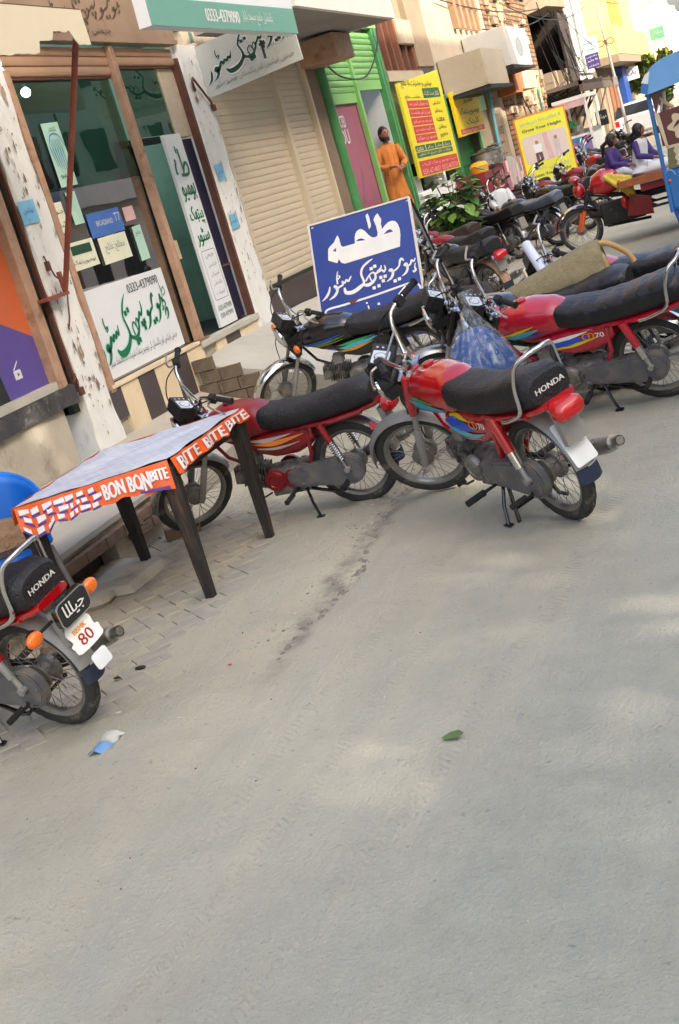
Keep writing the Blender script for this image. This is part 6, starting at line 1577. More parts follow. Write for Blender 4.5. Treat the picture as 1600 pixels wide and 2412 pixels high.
_l.new(_w.outputs['Fac'], _q.inputs[0]); _l.new(_q.outputs[0], _m.inputs[0]); _l.new(_t.outputs[0], _m.inputs[1]); _l.new(_a.outputs[0], _m.inputs[2]); _l.new(_m.outputs[0], _n['Material Output'].inputs[0])
rows = [(-.01, .11, .06, 0, 0), (.01, .21, .12, 0, 0), (.12, .237, .147, 0, 0), (.20, .214, .134, 0, 0), (.30, .165, .105, 0, 0), (.40, .10, .06, 0, 0), (.50, .035, .03, .0, 0), (.545, .018, .018, .01, 0), (.56, .03, .03, .01, 0), (.62, .045, .03, .02, 0)]
sack_of('b', '', '', rows, None, 66, .09, 11).build('clear_wrap', m_film, bag, 60)

# burlap sack lying along the seat of the next motorcycle
m_burl = M('burlap', (142, 130, 98), .95, var=.16, scale=26, dirt=(104, 94, 68), dirt_amt=.3, dscale=4, bump=.7, bscale=130, detail=3)
sk = thing('burlap_sack', 'rolled olive burlap sack lying across the worn motorcycle seat', 'sack')
A_, B_ = V((-1.74, 8.08, .66)), V((-1.00, 8.12, .77)); mb = MB(); rings = []; ax_ = (B_ - A_).normalized(); u_ = ax_.cross(V((0, 0, 1))).normalized(); w_ = u_.cross(ax_)
tb = [(0, .02, .02), (.02, .11, .08), (.12, .17, .115), (.35, .20, .14), (.6, .215, .165), (.8, .22, .19), (.93, .21, .20), (1.0, .19, .19), (1.005, .15, .15), (.93, .13, .13)]
for t_, ru_, rw_ in tb: rings.append([A_.lerp(B_, t_) + u_ * ru_ * math.cos(2 * math.pi * j / 40) + w_ * rw_ * math.sin(2 * math.pi * j / 40) + w_ * .014 * nz(t_ * 3, j * .4, 0, 1.3) * (1 if t_ < .9 else .5) + u_ * .01 * math.sin(j * 1.3 + t_ * 9) for j in range(40)])
mb.loft(rings); mb.build('cloth', m_burl, sk, 70)
mb = MB(); mb.ball(A_.lerp(B_, .95), .12, 16, sc=(.4, 1, 1)); mb.build('straw_filling', M('straw', (186, 160, 112), .9, var=.25, scale=30), sk)
mb = MB(); mb.tube(smooth([A_.lerp(B_, .9) + w_ * .17, A_.lerp(B_, 1.05) + w_ * .15, A_.lerp(B_, 1.18) + w_ * .05, A_.lerp(B_, 1.22) - w_ * .03], 6), .018, 8); mb.build('tie_cord', M('jute', (190, 150, 100), .9), sk)
# rolled white plastic sheet behind the farther handlebar
rl = MB(); a, b = V((-1.57, 8.62, 1.0)), V((-1.43, 8.38, .74)); rl.tube([a, b], .036, 20, caps=False); rl.tube([a, b], .030, 20, caps=False); rl.tube([a, b], .016, 14, caps=False)
tag(rl.build('rolled_sheet', M('white_plastic_roll', (206, 212, 232), .35, var=.05, coat=.3)), 'rolled white plastic sheet tucked behind the crimson motorcycle handlebar', 'roll')

# ================================================================ table with printed sheet
tbl = thing('table', 'table covered with a white plastic sheet edged in orange candy print', 'table')
CN = [V((-2.90, 5.22, .735)), V((-2.89, 6.16, .74)), V((-3.62, 5.86, .735)), V((-3.58, 4.88, .73))]
LG = [V((-2.90, 5.22, 0)), V((-2.90, 6.10, 0)), V((-3.64, 5.95, 0)), V((-3.56, 4.94, 0))]
m_leg = M('black_painted_wood', (32, 28, 26), .6, var=.35, scale=6, dirt=(128, 92, 70), dirt_amt=.34, dscale=6, stretch=(1, 1, .18), bump=.5, bscale=40)
ctr = sum(CN, V()) / 4
for i in range(4):
    mb = MB(); t = CN[i].lerp(ctr, .06); t.z = .695; b = LG[i].lerp(V((ctr.x, ctr.y, 0)), .02); b.z = -.02
    rg = []
    for k in range(9):
        s = k / 8; p = b.lerp(t, s); w = .023 + .017 * s; rg.append([p + V((dx * w + .003 * nz(s * 5, i, dx), dy * w, 0)) for dx, dy in ((-1, -1), (1, -1), (1, 1), (-1, 1))])
    mb.loft(rg); mb.build('leg', m_leg, tbl, bevel=.004)
for i in range(4):
    mb = MB(); a, b = CN[i].lerp(ctr, .05), CN[(i + 1) % 4].lerp(ctr, .05); d = (b - a).normalized(); n = V((0, 0, 1)).cross(d) * .012
    mb.hexa([a - n - V((0, 0, .11)), b - n - V((0, 0, .11)), b + n - V((0, 0, .11)), a + n - V((0, 0, .11)), a - n - V((0, 0, .035)), b - n - V((0, 0, .035)), b + n - V((0, 0, .035)), a + n - V((0, 0, .035))])
    mb.build('apron', m_leg, tbl)
mb = MB(); mb.hexa([c - V((0, 0, .045)) for c in CN] + [c - V((0, 0, .030)) for c in CN]); mb.build('table_top', m_leg, tbl)
cl = thing('tablecloth', 'white plastic cloth with orange printed border draped over the table', 'tablecloth')
def cloth_mat():
    m = bpy.data.materials.new('white_checked_cloth'); m.use_nodes = True; N = m.node_tree.nodes; L = m.node_tree.links; b = N['Principled BSDF']; tc = N.new('ShaderNodeTexCoord')
    mp = N.new('ShaderNodeMapping'); mp.inputs['Rotation'].default_value = (0, 0, rad(8)); L.new(tc.outputs['Object'], mp.inputs[0]); br = N.new('ShaderNodeTexBrick'); L.new(mp.outputs[0], br.inputs[0]); br.inputs['Scale'].default_value = 1; br.inputs['Brick Width'].default_value = .07; br.inputs['Row Height'].default_value = .035; br.inputs['Mortar Size'].default_value = .006
    br.inputs['Color1'].default_value = lin((206, 210, 218)); br.inputs['Color2'].default_value = lin((178, 186, 202)); br.inputs['Mortar'].default_value = lin((224, 226, 230)); n = N.new('ShaderNodeTexNoise'); n.inputs['Scale'].default_value = 16; n.inputs['Detail'].default_value = 6; L.new(tc.outputs['Object'], n.inputs[0])
    x = N.new('ShaderNodeMix'); x.data_type = 'RGBA'; L.new(n.outputs['Fac'], x.inputs[0]); L.new(br.outputs['Color'], x.inputs[6]); x.inputs[7].default_value = lin((176, 182, 198)); L.new(x.outputs[2], b.inputs['Base Color']); b.inputs['Roughness'].default_value = .4
    n2 = N.new('ShaderNodeTexNoise'); n2.inputs['Scale'].default_value = 7; n2.inputs['Detail'].default_value = 4; L.new(tc.outputs['Object'], n2.inputs[0]); bp = N.new('ShaderNodeBump'); bp.inputs['Strength'].default_value = .7; bp.inputs['Distance'].default_value = .02; L.new(n2.outputs['Fac'], bp.inputs['Height']); L.new(bp.outputs[0], b.inputs['Normal'])
    return m
m_cloth = cloth_mat(); m_cloth_plain = M('white_printed_cloth', (206, 212, 222), .45, var=.07, scale=5, dirt=(178, 186, 206), dirt_amt=.3, dscale=7, bump=.35, bscale=13, coat=.15)
m_clo = M('orange_border_print', (222, 92, 26), .45, var=.12, scale=9, bump=.3, bscale=20); m_clp = M('purple_border_print', (76, 46, 130), .45, var=.1)
mb = MB()
def cloth(u, v):
    p = CN[3].lerp(CN[0], u).lerp(CN[2].lerp(CN[1], u), v); c = p + (p - ctr) * .012
    return c + V((0, 0, .006 + .004 * math.sin(u * 18 + 3 * nz(u, v, 0, 4)) * math.sin(v * 15) + .009 * nz(u, v, 1, 5) - .012 * (1 - abs(2 * u - 1)) * (1 - abs(2 * v - 1))))
mb.grid(cloth, 60, 60); mb.build('cloth_top', m_cloth, cl, 80)
def skirt(i, drop):
    a, b = CN[i], CN[(i + 1) % 4]; a = a + (a - ctr) * .012; b = b + (b - ctr) * .012; d = (b - a); n = d.normalized().cross(V((0, 0, 1)))
    L = d.length
    def P(s, t, off=0.0):
        dr = drop(s)
        return a + d * s + V((0, 0, .004 - dr * t)) + n * (.020 + .022 * t + .008 * math.sin(s * L * 22 + i + 3 * nz(s * 5, i)) * t + .014 * nz(s * 9, i, 0, 1) + off) + V((0, 0, .012 * nz(s * 14, i, 2) * t))
    mb = MB(); mb.grid(lambda u, v: P(u, v), 160, 8); mb.build('cloth_border', m_clo, cl, 80)
    return P, L
m_clw = M('white_border_print', (224, 222, 222), .45, var=.05)
drops = [lambda s: .085 + .02 * nz(s, 1, 0, 7) - .03 * s, lambda s: .09, lambda s: .09, lambda s: .115 + .03 * nz(s, 4, 0, 5) + (.03 if s > .8 else 0) + (.05 if .05 < s < .18 else 0)]
for i in range(4):
    P, L = skirt(i, drops[i])
    def curvetext(mb, body, s0, s1, t0, t1, m=0, bold=.004):
        vs, fs, x0, x1, y0, y1 = glyphs(body, 2)
        for k in (-1, 0, 1):
            mb.add([P(s0 + (s1 - s0) * (x - x0) / (x1 - x0) + k * bold, t1 + (t0 - t1) * (y - y0) / (y1 - y0), .010 + .0006 * k) for x, y in vs], fs, m)
    mb = MB()
    if i == 0:      # near right edge: big letters
        curvetext(mb, 'BITE BITE BITE', .03, .97, .10, .85)
        mb.build('lettering', m_clw, cl, None)
    elif i == 3:
        curvetext(mb, 'BON BON', .56, .86, .15, .80); curvetext(mb, 'BITE', .87, .98, .2, .6)
        mb.build('lettering', m_clw, cl, None)
        mb = MB()
        for row in range(3):
            for k in range(7):
                s = .02 + .075 * k + .02 * (row % 2)
                if s > .52: continue
                w_ = R_.uniform(.035, .07); q_ = R_.uniform(-.04, .04); mb.add([P(s, .14 + .3 * row + q_, .003), P(s + w_, .12 + .3 * row, .003), P(s + w_, .28 + .3 * row + q_, .003), P(s, .33 + .3 * row, .003)], [(0, 1, 2, 3)], 0)
                mb.add([P(s - .005, .33 + .3 * row, .0035), P(s + .05, .31 + .3 * row, .0035), P(s + .05, .40 + .3 * row, .0035), P(s - .005, .42 + .3 * row, .0035)], [(0, 1, 2, 3)], 1)
        mb.add([P(.78, .9, .003), P(.97, .86, .003), P(.97, .99, .003), P(.78, .99, .003)], [(0, 1, 2, 3)], 1)
        mb.build('printed_blocks', [m_clw, m_clp], cl, None)['kind'] = 'stuff'

# ================================================================ blue plastic chair behind the table
ch = thing('plastic_chair', 'blue plastic chair with a brown seat behind the table at the left edge', 'chair', (-4.02, 5.28, .0), rz=-.6)
m_chb = M('blue_plastic', (14, 98, 190), .35, var=.08, coat=.2)
mb = MB()
def chback(u, v):
    a = rad(-105 + 210 * u); zt = .82 - .20 * abs(2 * u - 1) ** 2.2; z = .40 + (zt - .40) * v
    r = .24 + .03 * v; return (-math.cos(a) * r * .95, math.sin(a) * r, z)
mb.grid(chback, 30, 8); ob = mb.build('backrest', m_chb, ch, 60); md = ob.modifiers.new('s', 'SOLIDIFY'); md.thickness = .02
mb = MB(); mb.tube([V(chback(i / 30, 1)) for i in range(31)], .014, 8); mb.build('backrest_rim', m_chb, ch)
mb = MB(); mb.lathe([(0, 0), (.22, .0), (.24, .02), (.235, .035), (0, .03)], (.02, 0, .395), (0, 0, 1), 26); mb.build('seat', m_chb, ch)
mb = MB(); mb.lathe([(0, 0), (.16, .0), (.19, .04), (.17, .11), (.08, .16), (0, .17)], (.0, 0, .43), (0, 0, 1), 20); tag(mb.build('jute_bundle', M('brown_jute', (132, 104, 78), .95, var=.3, scale=14, bump=.8, bscale=50)), 'brown jute bundle resting on the blue chair', 'bundle').location = (-4.02, 5.28, 0)
for s, t in ((1, 1), (1, -1), (-1, 1), (-1, -1)):
    mb = MB(); mb.cyl((s * .17, t * .17, .40), (s * .22, t * .21, .055), .016, n=10); mb.cyl((s * .22, t * .21, .056), (s * .221, t * .211, .03), .02, n=10); mb.build('leg', m_silver, ch)
tbs = MB()
tbs.loft([[(-3.78 + r * math.cos(a), 5.42 + r * .62 * math.sin(a) + .02 * math.sin(3 * a), z) for a in [2 * math.pi * j / 14 for j in range(14)]] for r, z in ((.16, -.01), (.19, .02), (.18, .045), (.14, .055))])
tag(tbs.build('flat_stone', m_conc, None), 'flat rounded stone under the chair leg', 'stone')

# ================================================================ blue store board on an A frame
bs = thing('sandwich_board', 'blue standing board with large white urdu words behind the black motorcycle', 'sign')
yaw, lean_ = .06, .48
u_ = V((math.cos(yaw), math.sin(yaw), 0)); bk_ = V((-math.sin(yaw), math.cos(yaw), 0)); up_ = V((0, 0, 1)) * math.cos(lean_) + bk_ * math.sin(lean_)
O_ = V((-4.02, 10.95, .62)) - up_ * .40
fr = frame(O_, u_, up_); m_blu = M('royal_blue_sheet', (36, 62, 138), .4, var=.10, scale=2, dirt=(84, 104, 160), dirt_amt=.18, dscale=1.3)
W_, H_ = 1.0, 1.33
mb = MB(); mb.prism([(0, 0), (W_, 0), (W_, H_), (0, H_)], fr, -.012); mb.build('board', m_blu, bs, None)
mb = MB(); 
for a, b, c, d_ in ((-.012, W_ + .012, H_ - .004, H_ + .014), (-.014, .004, 0, H_), (W_ - .004, W_ + .02, -.1, H_)): mb.prism([(a, c), (b, c), (b, d_), (a, d_)], fr @ Matrix.Translation((0, 0, -.02)), .028)
mb.build('frame_edge', M('pale_frame_paint', (206, 200, 192), .5, var=.1, dirt=(120, 90, 70), dirt_amt=.2, dscale=9), bs, bevel=.002)
TX = lambda pts: [frz(*p) for p in pts]
# corner map of the traced lettering: sign corners in the tracing -> board units
_src = [(45, 490), (1330, 50), (1475, 1255), (250, 1600)]; _dst = [(0, 1.33), (1.0, 1.33), (1.0, .40), (0, .36)]
import numpy as np
_Am = []; _bv = []
for (x, y), (X, Y) in zip(_src, _dst):
    _Am += [[x, y, 1, 0, 0, 0, -X * x, -X * y], [0, 0, 0, x, y, 1, -Y * x, -Y * y]]; _bv += [X, Y]
_h = np.linalg.solve(np.array(_Am, float), np.array(_bv, float))
def frz(x, y):
    w = _h[6] * x + _h[7] * y + 1; return ((_h[0] * x + _h[1] * y + _h[2]) / w, (_h[3] * x + _h[4] * y + _h[5]) / w)
TAHA = [(290, 770), (310, 735), (362, 680), (380, 630), (402, 590), (425, 640), (445, 715), (470, 735), (620, 688), (617, 620), (622, 575), (640, 535), (670, 508), (700, 500), (740, 520), (790, 570), (830, 600), (870, 605), (905, 585), (912, 545), (890, 450), (858, 375), (878, 325), (912, 285), (940, 330), (962, 362), (955, 420), (970, 492), (1010, 440), (1050, 400), (1100, 378), (1145, 380), (1180, 415), (1205, 480), (1212, 560), (1200, 712), (500, 940), (455, 930), (425, 885), (405, 935), (295, 905)]
H1 = [(348, 790), (385, 745), (388, 798)]; H2 = [(635, 662), (660, 635), (695, 622), (725, 628), (755, 642)]; H3 = [(988, 560), (1035, 510), (1070, 490), (1098, 500), (1115, 520)]
mb = MB(); flat_poly(mb, TX(TAHA), fr, .004, 0, holes=[TX(H1), TX(H2), TX(H3)]); flat_poly(mb, TX([(755, 325), (780, 290), (800, 330), (825, 440), (822, 470), (800, 502)]), fr, .004)
mb.build('lettering', m_letw, bs, None)
BR_ = [[(240, 1382, 3), (290, 1330, 16), (318, 1270, 14), (325, 1215, 8)], [(325, 1365, 5), (385, 1320, 17), (415, 1260, 17), (395, 1215, 20), (370, 1215, 14)], [(400, 1250, 14), (440, 1215, 13), (480, 1190, 12), (470, 1150, 10), (500, 1170, 12), (520, 1130, 10), (545, 1150, 11), (565, 1110, 10), (580, 1085, 6)],
       [(415, 1185, 10), (405, 1110, 10), (412, 1035, 5)], [(415, 1130, 7), (440, 1100, 9), (425, 1080, 7)], [(500, 1225, 12), (520, 1280, 22), (600, 1275, 24), (690, 1215, 24), (735, 1160, 14), (700, 1060, 14), (720, 980, 14), (785, 915, 13), (842, 875, 5)],
       [(735, 1190, 16), (790, 1190, 22), (850, 1150, 18), (880, 1090, 14), (850, 1040, 10), (800, 1075, 9), (755, 1150, 12)], [(800, 1080, 9), (830, 1140, 9), (860, 1130, 10)], [(870, 1060, 14), (920, 1030, 14), (960, 1010, 12), (985, 1030, 12), (1005, 990, 10), (990, 950, 6)], [(900, 1030, 12), (945, 985, 11), (950, 950, 6)],
       [(1020, 1150, 4), (1080, 1100, 16), (1100, 1040, 17), (1075, 1005, 20), (1050, 1025, 14)], [(1090, 1030, 12), (1140, 1000, 12), (1180, 955, 10), (1195, 890, 14), (1215, 865, 14), (1245, 890, 8)], [(1215, 1080, 4), (1270, 1035, 15), (1290, 975, 16), (1270, 930, 20), (1245, 955, 14)], [(1280, 960, 10), (1330, 930, 11), (1345, 880, 10), (1375, 895, 10), (1395, 850, 6)], [(1395, 915, 6), (1385, 960, 8), (1395, 1000, 14), (1370, 1025, 10), (1360, 1005, 6)]]
k_ = 1 / 1290
mb = MB()
for s_ in BR_: brush(mb, [frz(x, y) + (w * k_,) for x, y, w in s_], fr, .004)
for x, y in ((825, 995), (870, 965), (860, 1225), (920, 1200), (945, 1100), (1000, 1085), (975, 1140), (1125, 1140), (1180, 1115)): a_, b_ = frz(x, y); dot(mb, a_, b_, .022, fr, .004)
ln = smooth([frz(275, 1610), frz(275, 1560), frz(285, 1500), frz(330, 1465), frz(500, 1420), frz(900, 1300), frz(1340, 1155), frz(1400, 1165), frz(1440, 1200), frz(1450, 1230)], 4)
brush(mb, [(x, y, .010) for x, y in ln], fr, .004, k=1)
dot(mb, *frz(770, 1400), .012, fr); brush(mb, [frz(785, 1430) + (.007,), frz(800, 1480) + (.005,)], fr, .004); dot(mb, *frz(915, 1410), .016, fr)
put_text(mb, 'پروپرائٹر ڈاکٹر محمد اقبال', fr, .2, .2, .65, .09, .004)
mb.build('lettering', m_letw, bs, None)
mb = MB(); flat_poly(mb, TX([(550, 1375), (690, 1340), (640, 1385), (590, 1430)]), fr, .006); flat_poly(mb, TX([(640, 1520), (760, 1480), (850, 1460), (700, 1530)]), fr, .006); mb.build('rust_patch', m_rustd, bs, None)
tp = O_ + up_ * (H_ - .02)
for s in (.03, .99):
    mb = MB(); a = tp + u_ * s; b = V((a.x + .06, a.y + .85, .25)); mb.cyl(a, b, .016, n=6, m=0); mb.cyl(a + V((.03, .01, 0)), b + V((.03, .01, -.3)), .012, n=6, m=1)
    mb.build('rear_leg', [m_white2, m_black], bs)

# ================================================================ height and weight board
gs = thing('standing_sign', 'yellow Grow Your Height board with a faded picture behind the far motorcycles', 'sign')
yaw = .38; u_ = V((math.cos(yaw), math.sin(yaw), 0)); fr = frame(V((-4.27, 25.4, .10)), u_, (0, 0, 1)); W_, H_ = 1.0, 1.82; z0 = .56
m_lem = M('lemon_sheet', (226, 222, 66), .5, var=.06, scale=3)
mb = MB(); mb.prism([(0, 0), (W_, 0), (W_, H_), (0, H_)], fr, -.04); mb.build('board', m_lem, gs, None)
mb = MB(); mb.prism([(-.03, -.0), (W_ + .03, 0), (W_ + .03, H_ + .03), (-.03, H_ + .03)], fr @ Matrix.Translation((0, 0, -.03)), .025, holes=[[(0.01, 0.01), (W_ - .01, 0.01), (W_ - .01, H_ - .01), (0.01, H_ - .01)]]); mb.build('orange_frame', M('orange_frame_paint', (226, 128, 56), .5), gs, None)
mb = MB(); flat_poly(mb, rrect(.05, 1.00 - .08, .95, 1.52 - .06, .08), fr, .004); flat_poly(mb, rrect(.05, .2, .95, .55, .08), fr, .004); mb.build('picture', M('faded_picture', (212, 196, 190), .5, var=.04, scale=2), gs, None)
mb = MB(); flat_poly(mb, [(.50, .93), (.62, .93), (.56, 1.45), (.47, 1.45)], fr, .006, 1)
for x, s, mt in ((.33, 1.0, 0), (.72, .8, 2)):
    flat_poly(mb, [(x - .07 * s, 1.10), (x + .07 * s, 1.10), (x + .09 * s, 1.26), (x - .09 * s, 1.27)], fr, .007, 2 if mt else 3); mb.add([], []); flat_poly(mb, [(x + .035 * math.cos(i), 1.30 + .04 * math.sin(i)) for i in [k * .63 for k in range(10)]], fr, .007, 4)
    flat_poly(mb, [(x - .07 * s, .94), (x - .01, .94), (x, 1.08), (x + .02, .94), (x + .08 * s, .94), (x + .07 * s, 1.11), (x - .07 * s, 1.11)], fr, .0065, 0 if not mt else 2)
mb.build('printed_figures', [M('faded_brown_ink', (100, 74, 74), .5), M('faded_pink_ink', (206, 170, 166), .5), M('faded_grey_ink', (196, 184, 180), .5), m_signw, M('skin_ink', (170, 120, 104), .5)], gs, None)
mb = MB(); put_text(mb, 'Grow Your Height', fr, .10, 1.52, .80, .08, .005, bold=.004); put_text(mb, 'Loose Your Weight', fr, .10, .62, .80, .08, .005, bold=.004); mb.build('lettering', M('slate_ink', (96, 108, 104), .5), gs, None)
mb = MB(); put_text(mb, 'قد لمبا کریں صرف تین ماہ میں', fr, .08, 1.66, .84, .10, .005, bold=.003); put_text(mb, 'وزن سے نجات', fr, .12, .74, .76, .11, .005, bold=.003); mb.build('lettering', M('mint_ink', (176, 196, 160), .5), gs, None)
# ================================================================ people
m_skin = M('brown_skin', (146, 98, 74), .55, var=.06, scale=8); m_hair = M('black_hair', (24, 20, 20), .5, var=.2, scale=40, stretch=(1, 1, .2))
def skin_mesh(nodes, edges, root=0, sub=2):
    me = bpy.data.meshes.new('skin'); me.from_pydata([n[0] for n in nodes], edges, []); o = bpy.data.objects.new('skin', me); COL.objects.link(o)
    md = o.modifiers.new('s', 'SKIN'); md.use_smooth_shade = True
    for i, n in enumerate(nodes):
        r = n[1]; me.skin_vertices[0].data[i].radius = (r, r) if not isinstance(r, tuple) else r
        me.skin_vertices[0].data[i].use_root = (i == root)
    m2 = o.modifiers.new('u', 'SUBSURF'); m2.levels = sub; m2.render_levels = sub
    dg = bpy.context.evaluated_depsgraph_get(); out = bpy.data.meshes.new_from_object(o.evaluated_get(dg)); bpy.data.objects.remove(o)
    return out
def chain(nodes, edges, start, pts):
    last = start
    for p, r in pts: nodes.append((p, r)); edges.append((last, len(nodes) - 1)); last = len(nodes) - 1
    return last
def body_of(J, s=1.0):
    """one continuous body from named joints (metres, local: x right, y forward, z up)"""
    nd = [(J['pelvis'], (.105 * s, .085 * s))]; ed = []
    ch_ = chain(nd, ed, 0, [(J['waist'], (.10 * s, .08 * s)), (J['chest'], (.13 * s, .10 * s)), (J['neck'], .048 * s), (J['head0'], .05 * s)])
    sh = 2
    for sd in ('L', 'R'):
        k = chain(nd, ed, sh, [(J['sh' + sd], .05 * s), (J['el' + sd], .036 * s), (J['wr' + sd], .025 * s)])
        w = V(J['wr' + sd]); d = (w - V(J['el' + sd])).normalized(); u = V((0, 0, 1)).cross(d); u = u.normalized() if u.length > .1 else V((1, 0, 0)); n_ = d.cross(u)
        p = chain(nd, ed, k, [(w + d * .045 * s, .028 * s)])
        for q in range(4):
            o = u * (.026 - .0175 * q) * s; L = (.055, .066, .062, .048)[q] * s
            chain(nd, ed, p, [(w + d * .075 * s + o, .0095 * s), (w + d * .075 * s + o + (d * .8 - n_ * .5) * L * .6, .0085 * s), (w + d * .075 * s + o + (d * .9 - n_ * 1.3) * L * .8, .0075 * s)])
        chain(nd, ed, p, [(w + d * .04 * s + u * .042 * s - n_ * .01 * s, .011 * s), (w + d * .075 * s + u * .05 * s - n_ * .03 * s, .009 * s)])
        k = chain(nd, ed, 0, [(J['hip' + sd], .08 * s), (J['kn' + sd], .055 * s), (J['an' + sd], .034 * s)])
        chain(nd, ed, k, [(V(J['an' + sd]) + V(J.get('toe', (0, .05, -.03))) * s, .036 * s), (V(J['an' + sd]) + V(J.get('toe', (0, .05, -.03))) * s * 3, .028 * s)])
    return nd, ed
def head_mb(s=1.0):
    """head with brow, nose, mouth, chin and ears; origin at the base of the skull, face towards +y"""
    mb = MB()
    def fn(u, v):
        th = math.pi * v; ph = 2 * math.pi * u
        x = math.sin(th) * math.sin(ph); y = math.sin(th) * math.cos(ph); z = math.cos(th)
        p = V((x * .073, y * .092, z * .112))
        if z < 0: p.x *= 1 + z * .28; p.y *= 1 + z * .10; 
        if y > 0:
            f = max(0, y)
            g = lambda a, b, c, d: math.exp(-((x - a) / b) ** 2 - ((z - c) / d) ** 2)
            p.y += f * (.020 * g(0, .16, -.12, .16) + .007 * g(0, .5, .16, .08) - .011 * g(.38, .17, .03, .11) - .011 * g(-.38, .17, .03, .11) + .009 * g(0, .3, -.42, .05) - .004 * g(0, .3, -.47, .02) + .008 * g(0, .3, -.52, .05) + .010 * g(0, .3, -.78, .12) + .004 * g(.5, .2, -.25, .2) + .004 * g(-.5, .2, -.25, .2))
        return p * s + V((0, .012 * s, .105 * s))
    mb.grid(fn, 48, 36)
    for sx in (-1, 1): mb.ball(V((sx * .073 * s, .0, .10 * s)), .026 * s, 10, sc=(.35, .75, 1.2))
    return mb
def person(label, loc, rz, J, s, cloth, extra=None, group=None, hair='short', head_turn=(0, 0, 0), cat='person', skin=None):
    t = thing('person', label, cat, loc, rz, group)
    nd, ed = body_of(J, s); me = skin_mesh(nd, ed); me.name = 'body'; me.materials.clear(); me.materials.append(skin or m_skin); inst('body', me, t)
    hm = Matrix.Translation(V(J['head0'])) @ Matrix.Rotation(head_turn[2], 4, 'Z') @ Matrix.Rotation(head_turn[0], 4, 'X') @ Matrix.Rotation(head_turn[1], 4, 'Y')
    h = head_mb(s).build('head', skin or m_skin, t, 60); h.matrix_local = hm
    mb = MB()
    for sx in (-1, 1): mb.ball(V((sx * .028, .091, .112)) * s, .0105 * s, 10)
    e = mb.build('eyes', [m_black], h); mb = MB()
    for sx in (-1, 1): mb.tube([V((sx * .014, .102, .128)) * s, V((sx * .030, .101, .133)) * s, V((sx * .046, .088, .128)) * s], .004 * s, 6)
    mb.build('eyebrow', m_hair, h); mb = MB(); mb.tube([V((-.022, .100, .052)) * s, V((0, .110, .053)) * s, V((.022, .100, .052)) * s], .0045 * s, 6); mb.build('lips', M('lips', (104, 54, 46), .5), h)
    mb = MB()
    def hf(u, v):
        ph = 2 * math.pi * u; fr_ = max(0, math.cos(ph)); lim = (1.02 if hair != 'fringe' else 1.32) * (fr_ ** .6) + 1.95 * (1 - fr_ ** .6) if fr_ > 0 else (1.95 if hair == 'short' else 2.5)
        th = lim * v; x = math.sin(th) * math.sin(ph); y = math.sin(th) * math.cos(ph); z = math.cos(th); k = 1.09 + .03 * nz(x * 3, y * 3, z * 3, 2)
        zz = z * .112 * k if z > 0 or hair == 'short' else z * .150
        return V((x * .075 * k, y * .093 * k - .004, zz)) * s + V((0, .006 * s, .110 * s))
    mb.grid(hf, 36, 16); o = mb.build('hair', m_hair, h, 60); md = o.modifiers.new('s', 'SOLIDIFY'); md.thickness = .008 * s
    if hair == 'beard':
        mb = MB(); mb.grid(lambda u, v: V((math.sin((u - .5) * 3.0) * .070, math.cos((u - .5) * 3.0) * .082 + .014, .045 - .062 * v * (1 - .25 * abs(2 * u - 1))) ) * s, 20, 5); ob = mb.build('beard', m_hair, h, 60)
    for nm, fn_, mt in cloth:
        mb = MB(); fn_(mb); mb.build(nm, mt, t, 70)
    return t
def robe(rows, n=28, fold=.04, k=7, ph=0.0):
    def f(mb):
        rg = []
        for (x, y, z, rx, ry) in rows:
            t_ = (rows[0][2] - z)
            rg.append([(x + rx * math.cos(2 * math.pi * j / n) * (1 + fold * math.sin(k * 2 * math.pi * j / n + ph + z * 5) * min(1, t_ * 2 + .25)), y + ry * math.sin(2 * math.pi * j / n) * (1 + fold * math.cos(k * 2 * math.pi * j / n + ph)), z) for j in range(n)])
        mb.loft(rg)
    return f
def sleeve(pts):
    def f(mb): mb.tube([p for p, r in pts], [r for p, r in pts], 14)
    return f
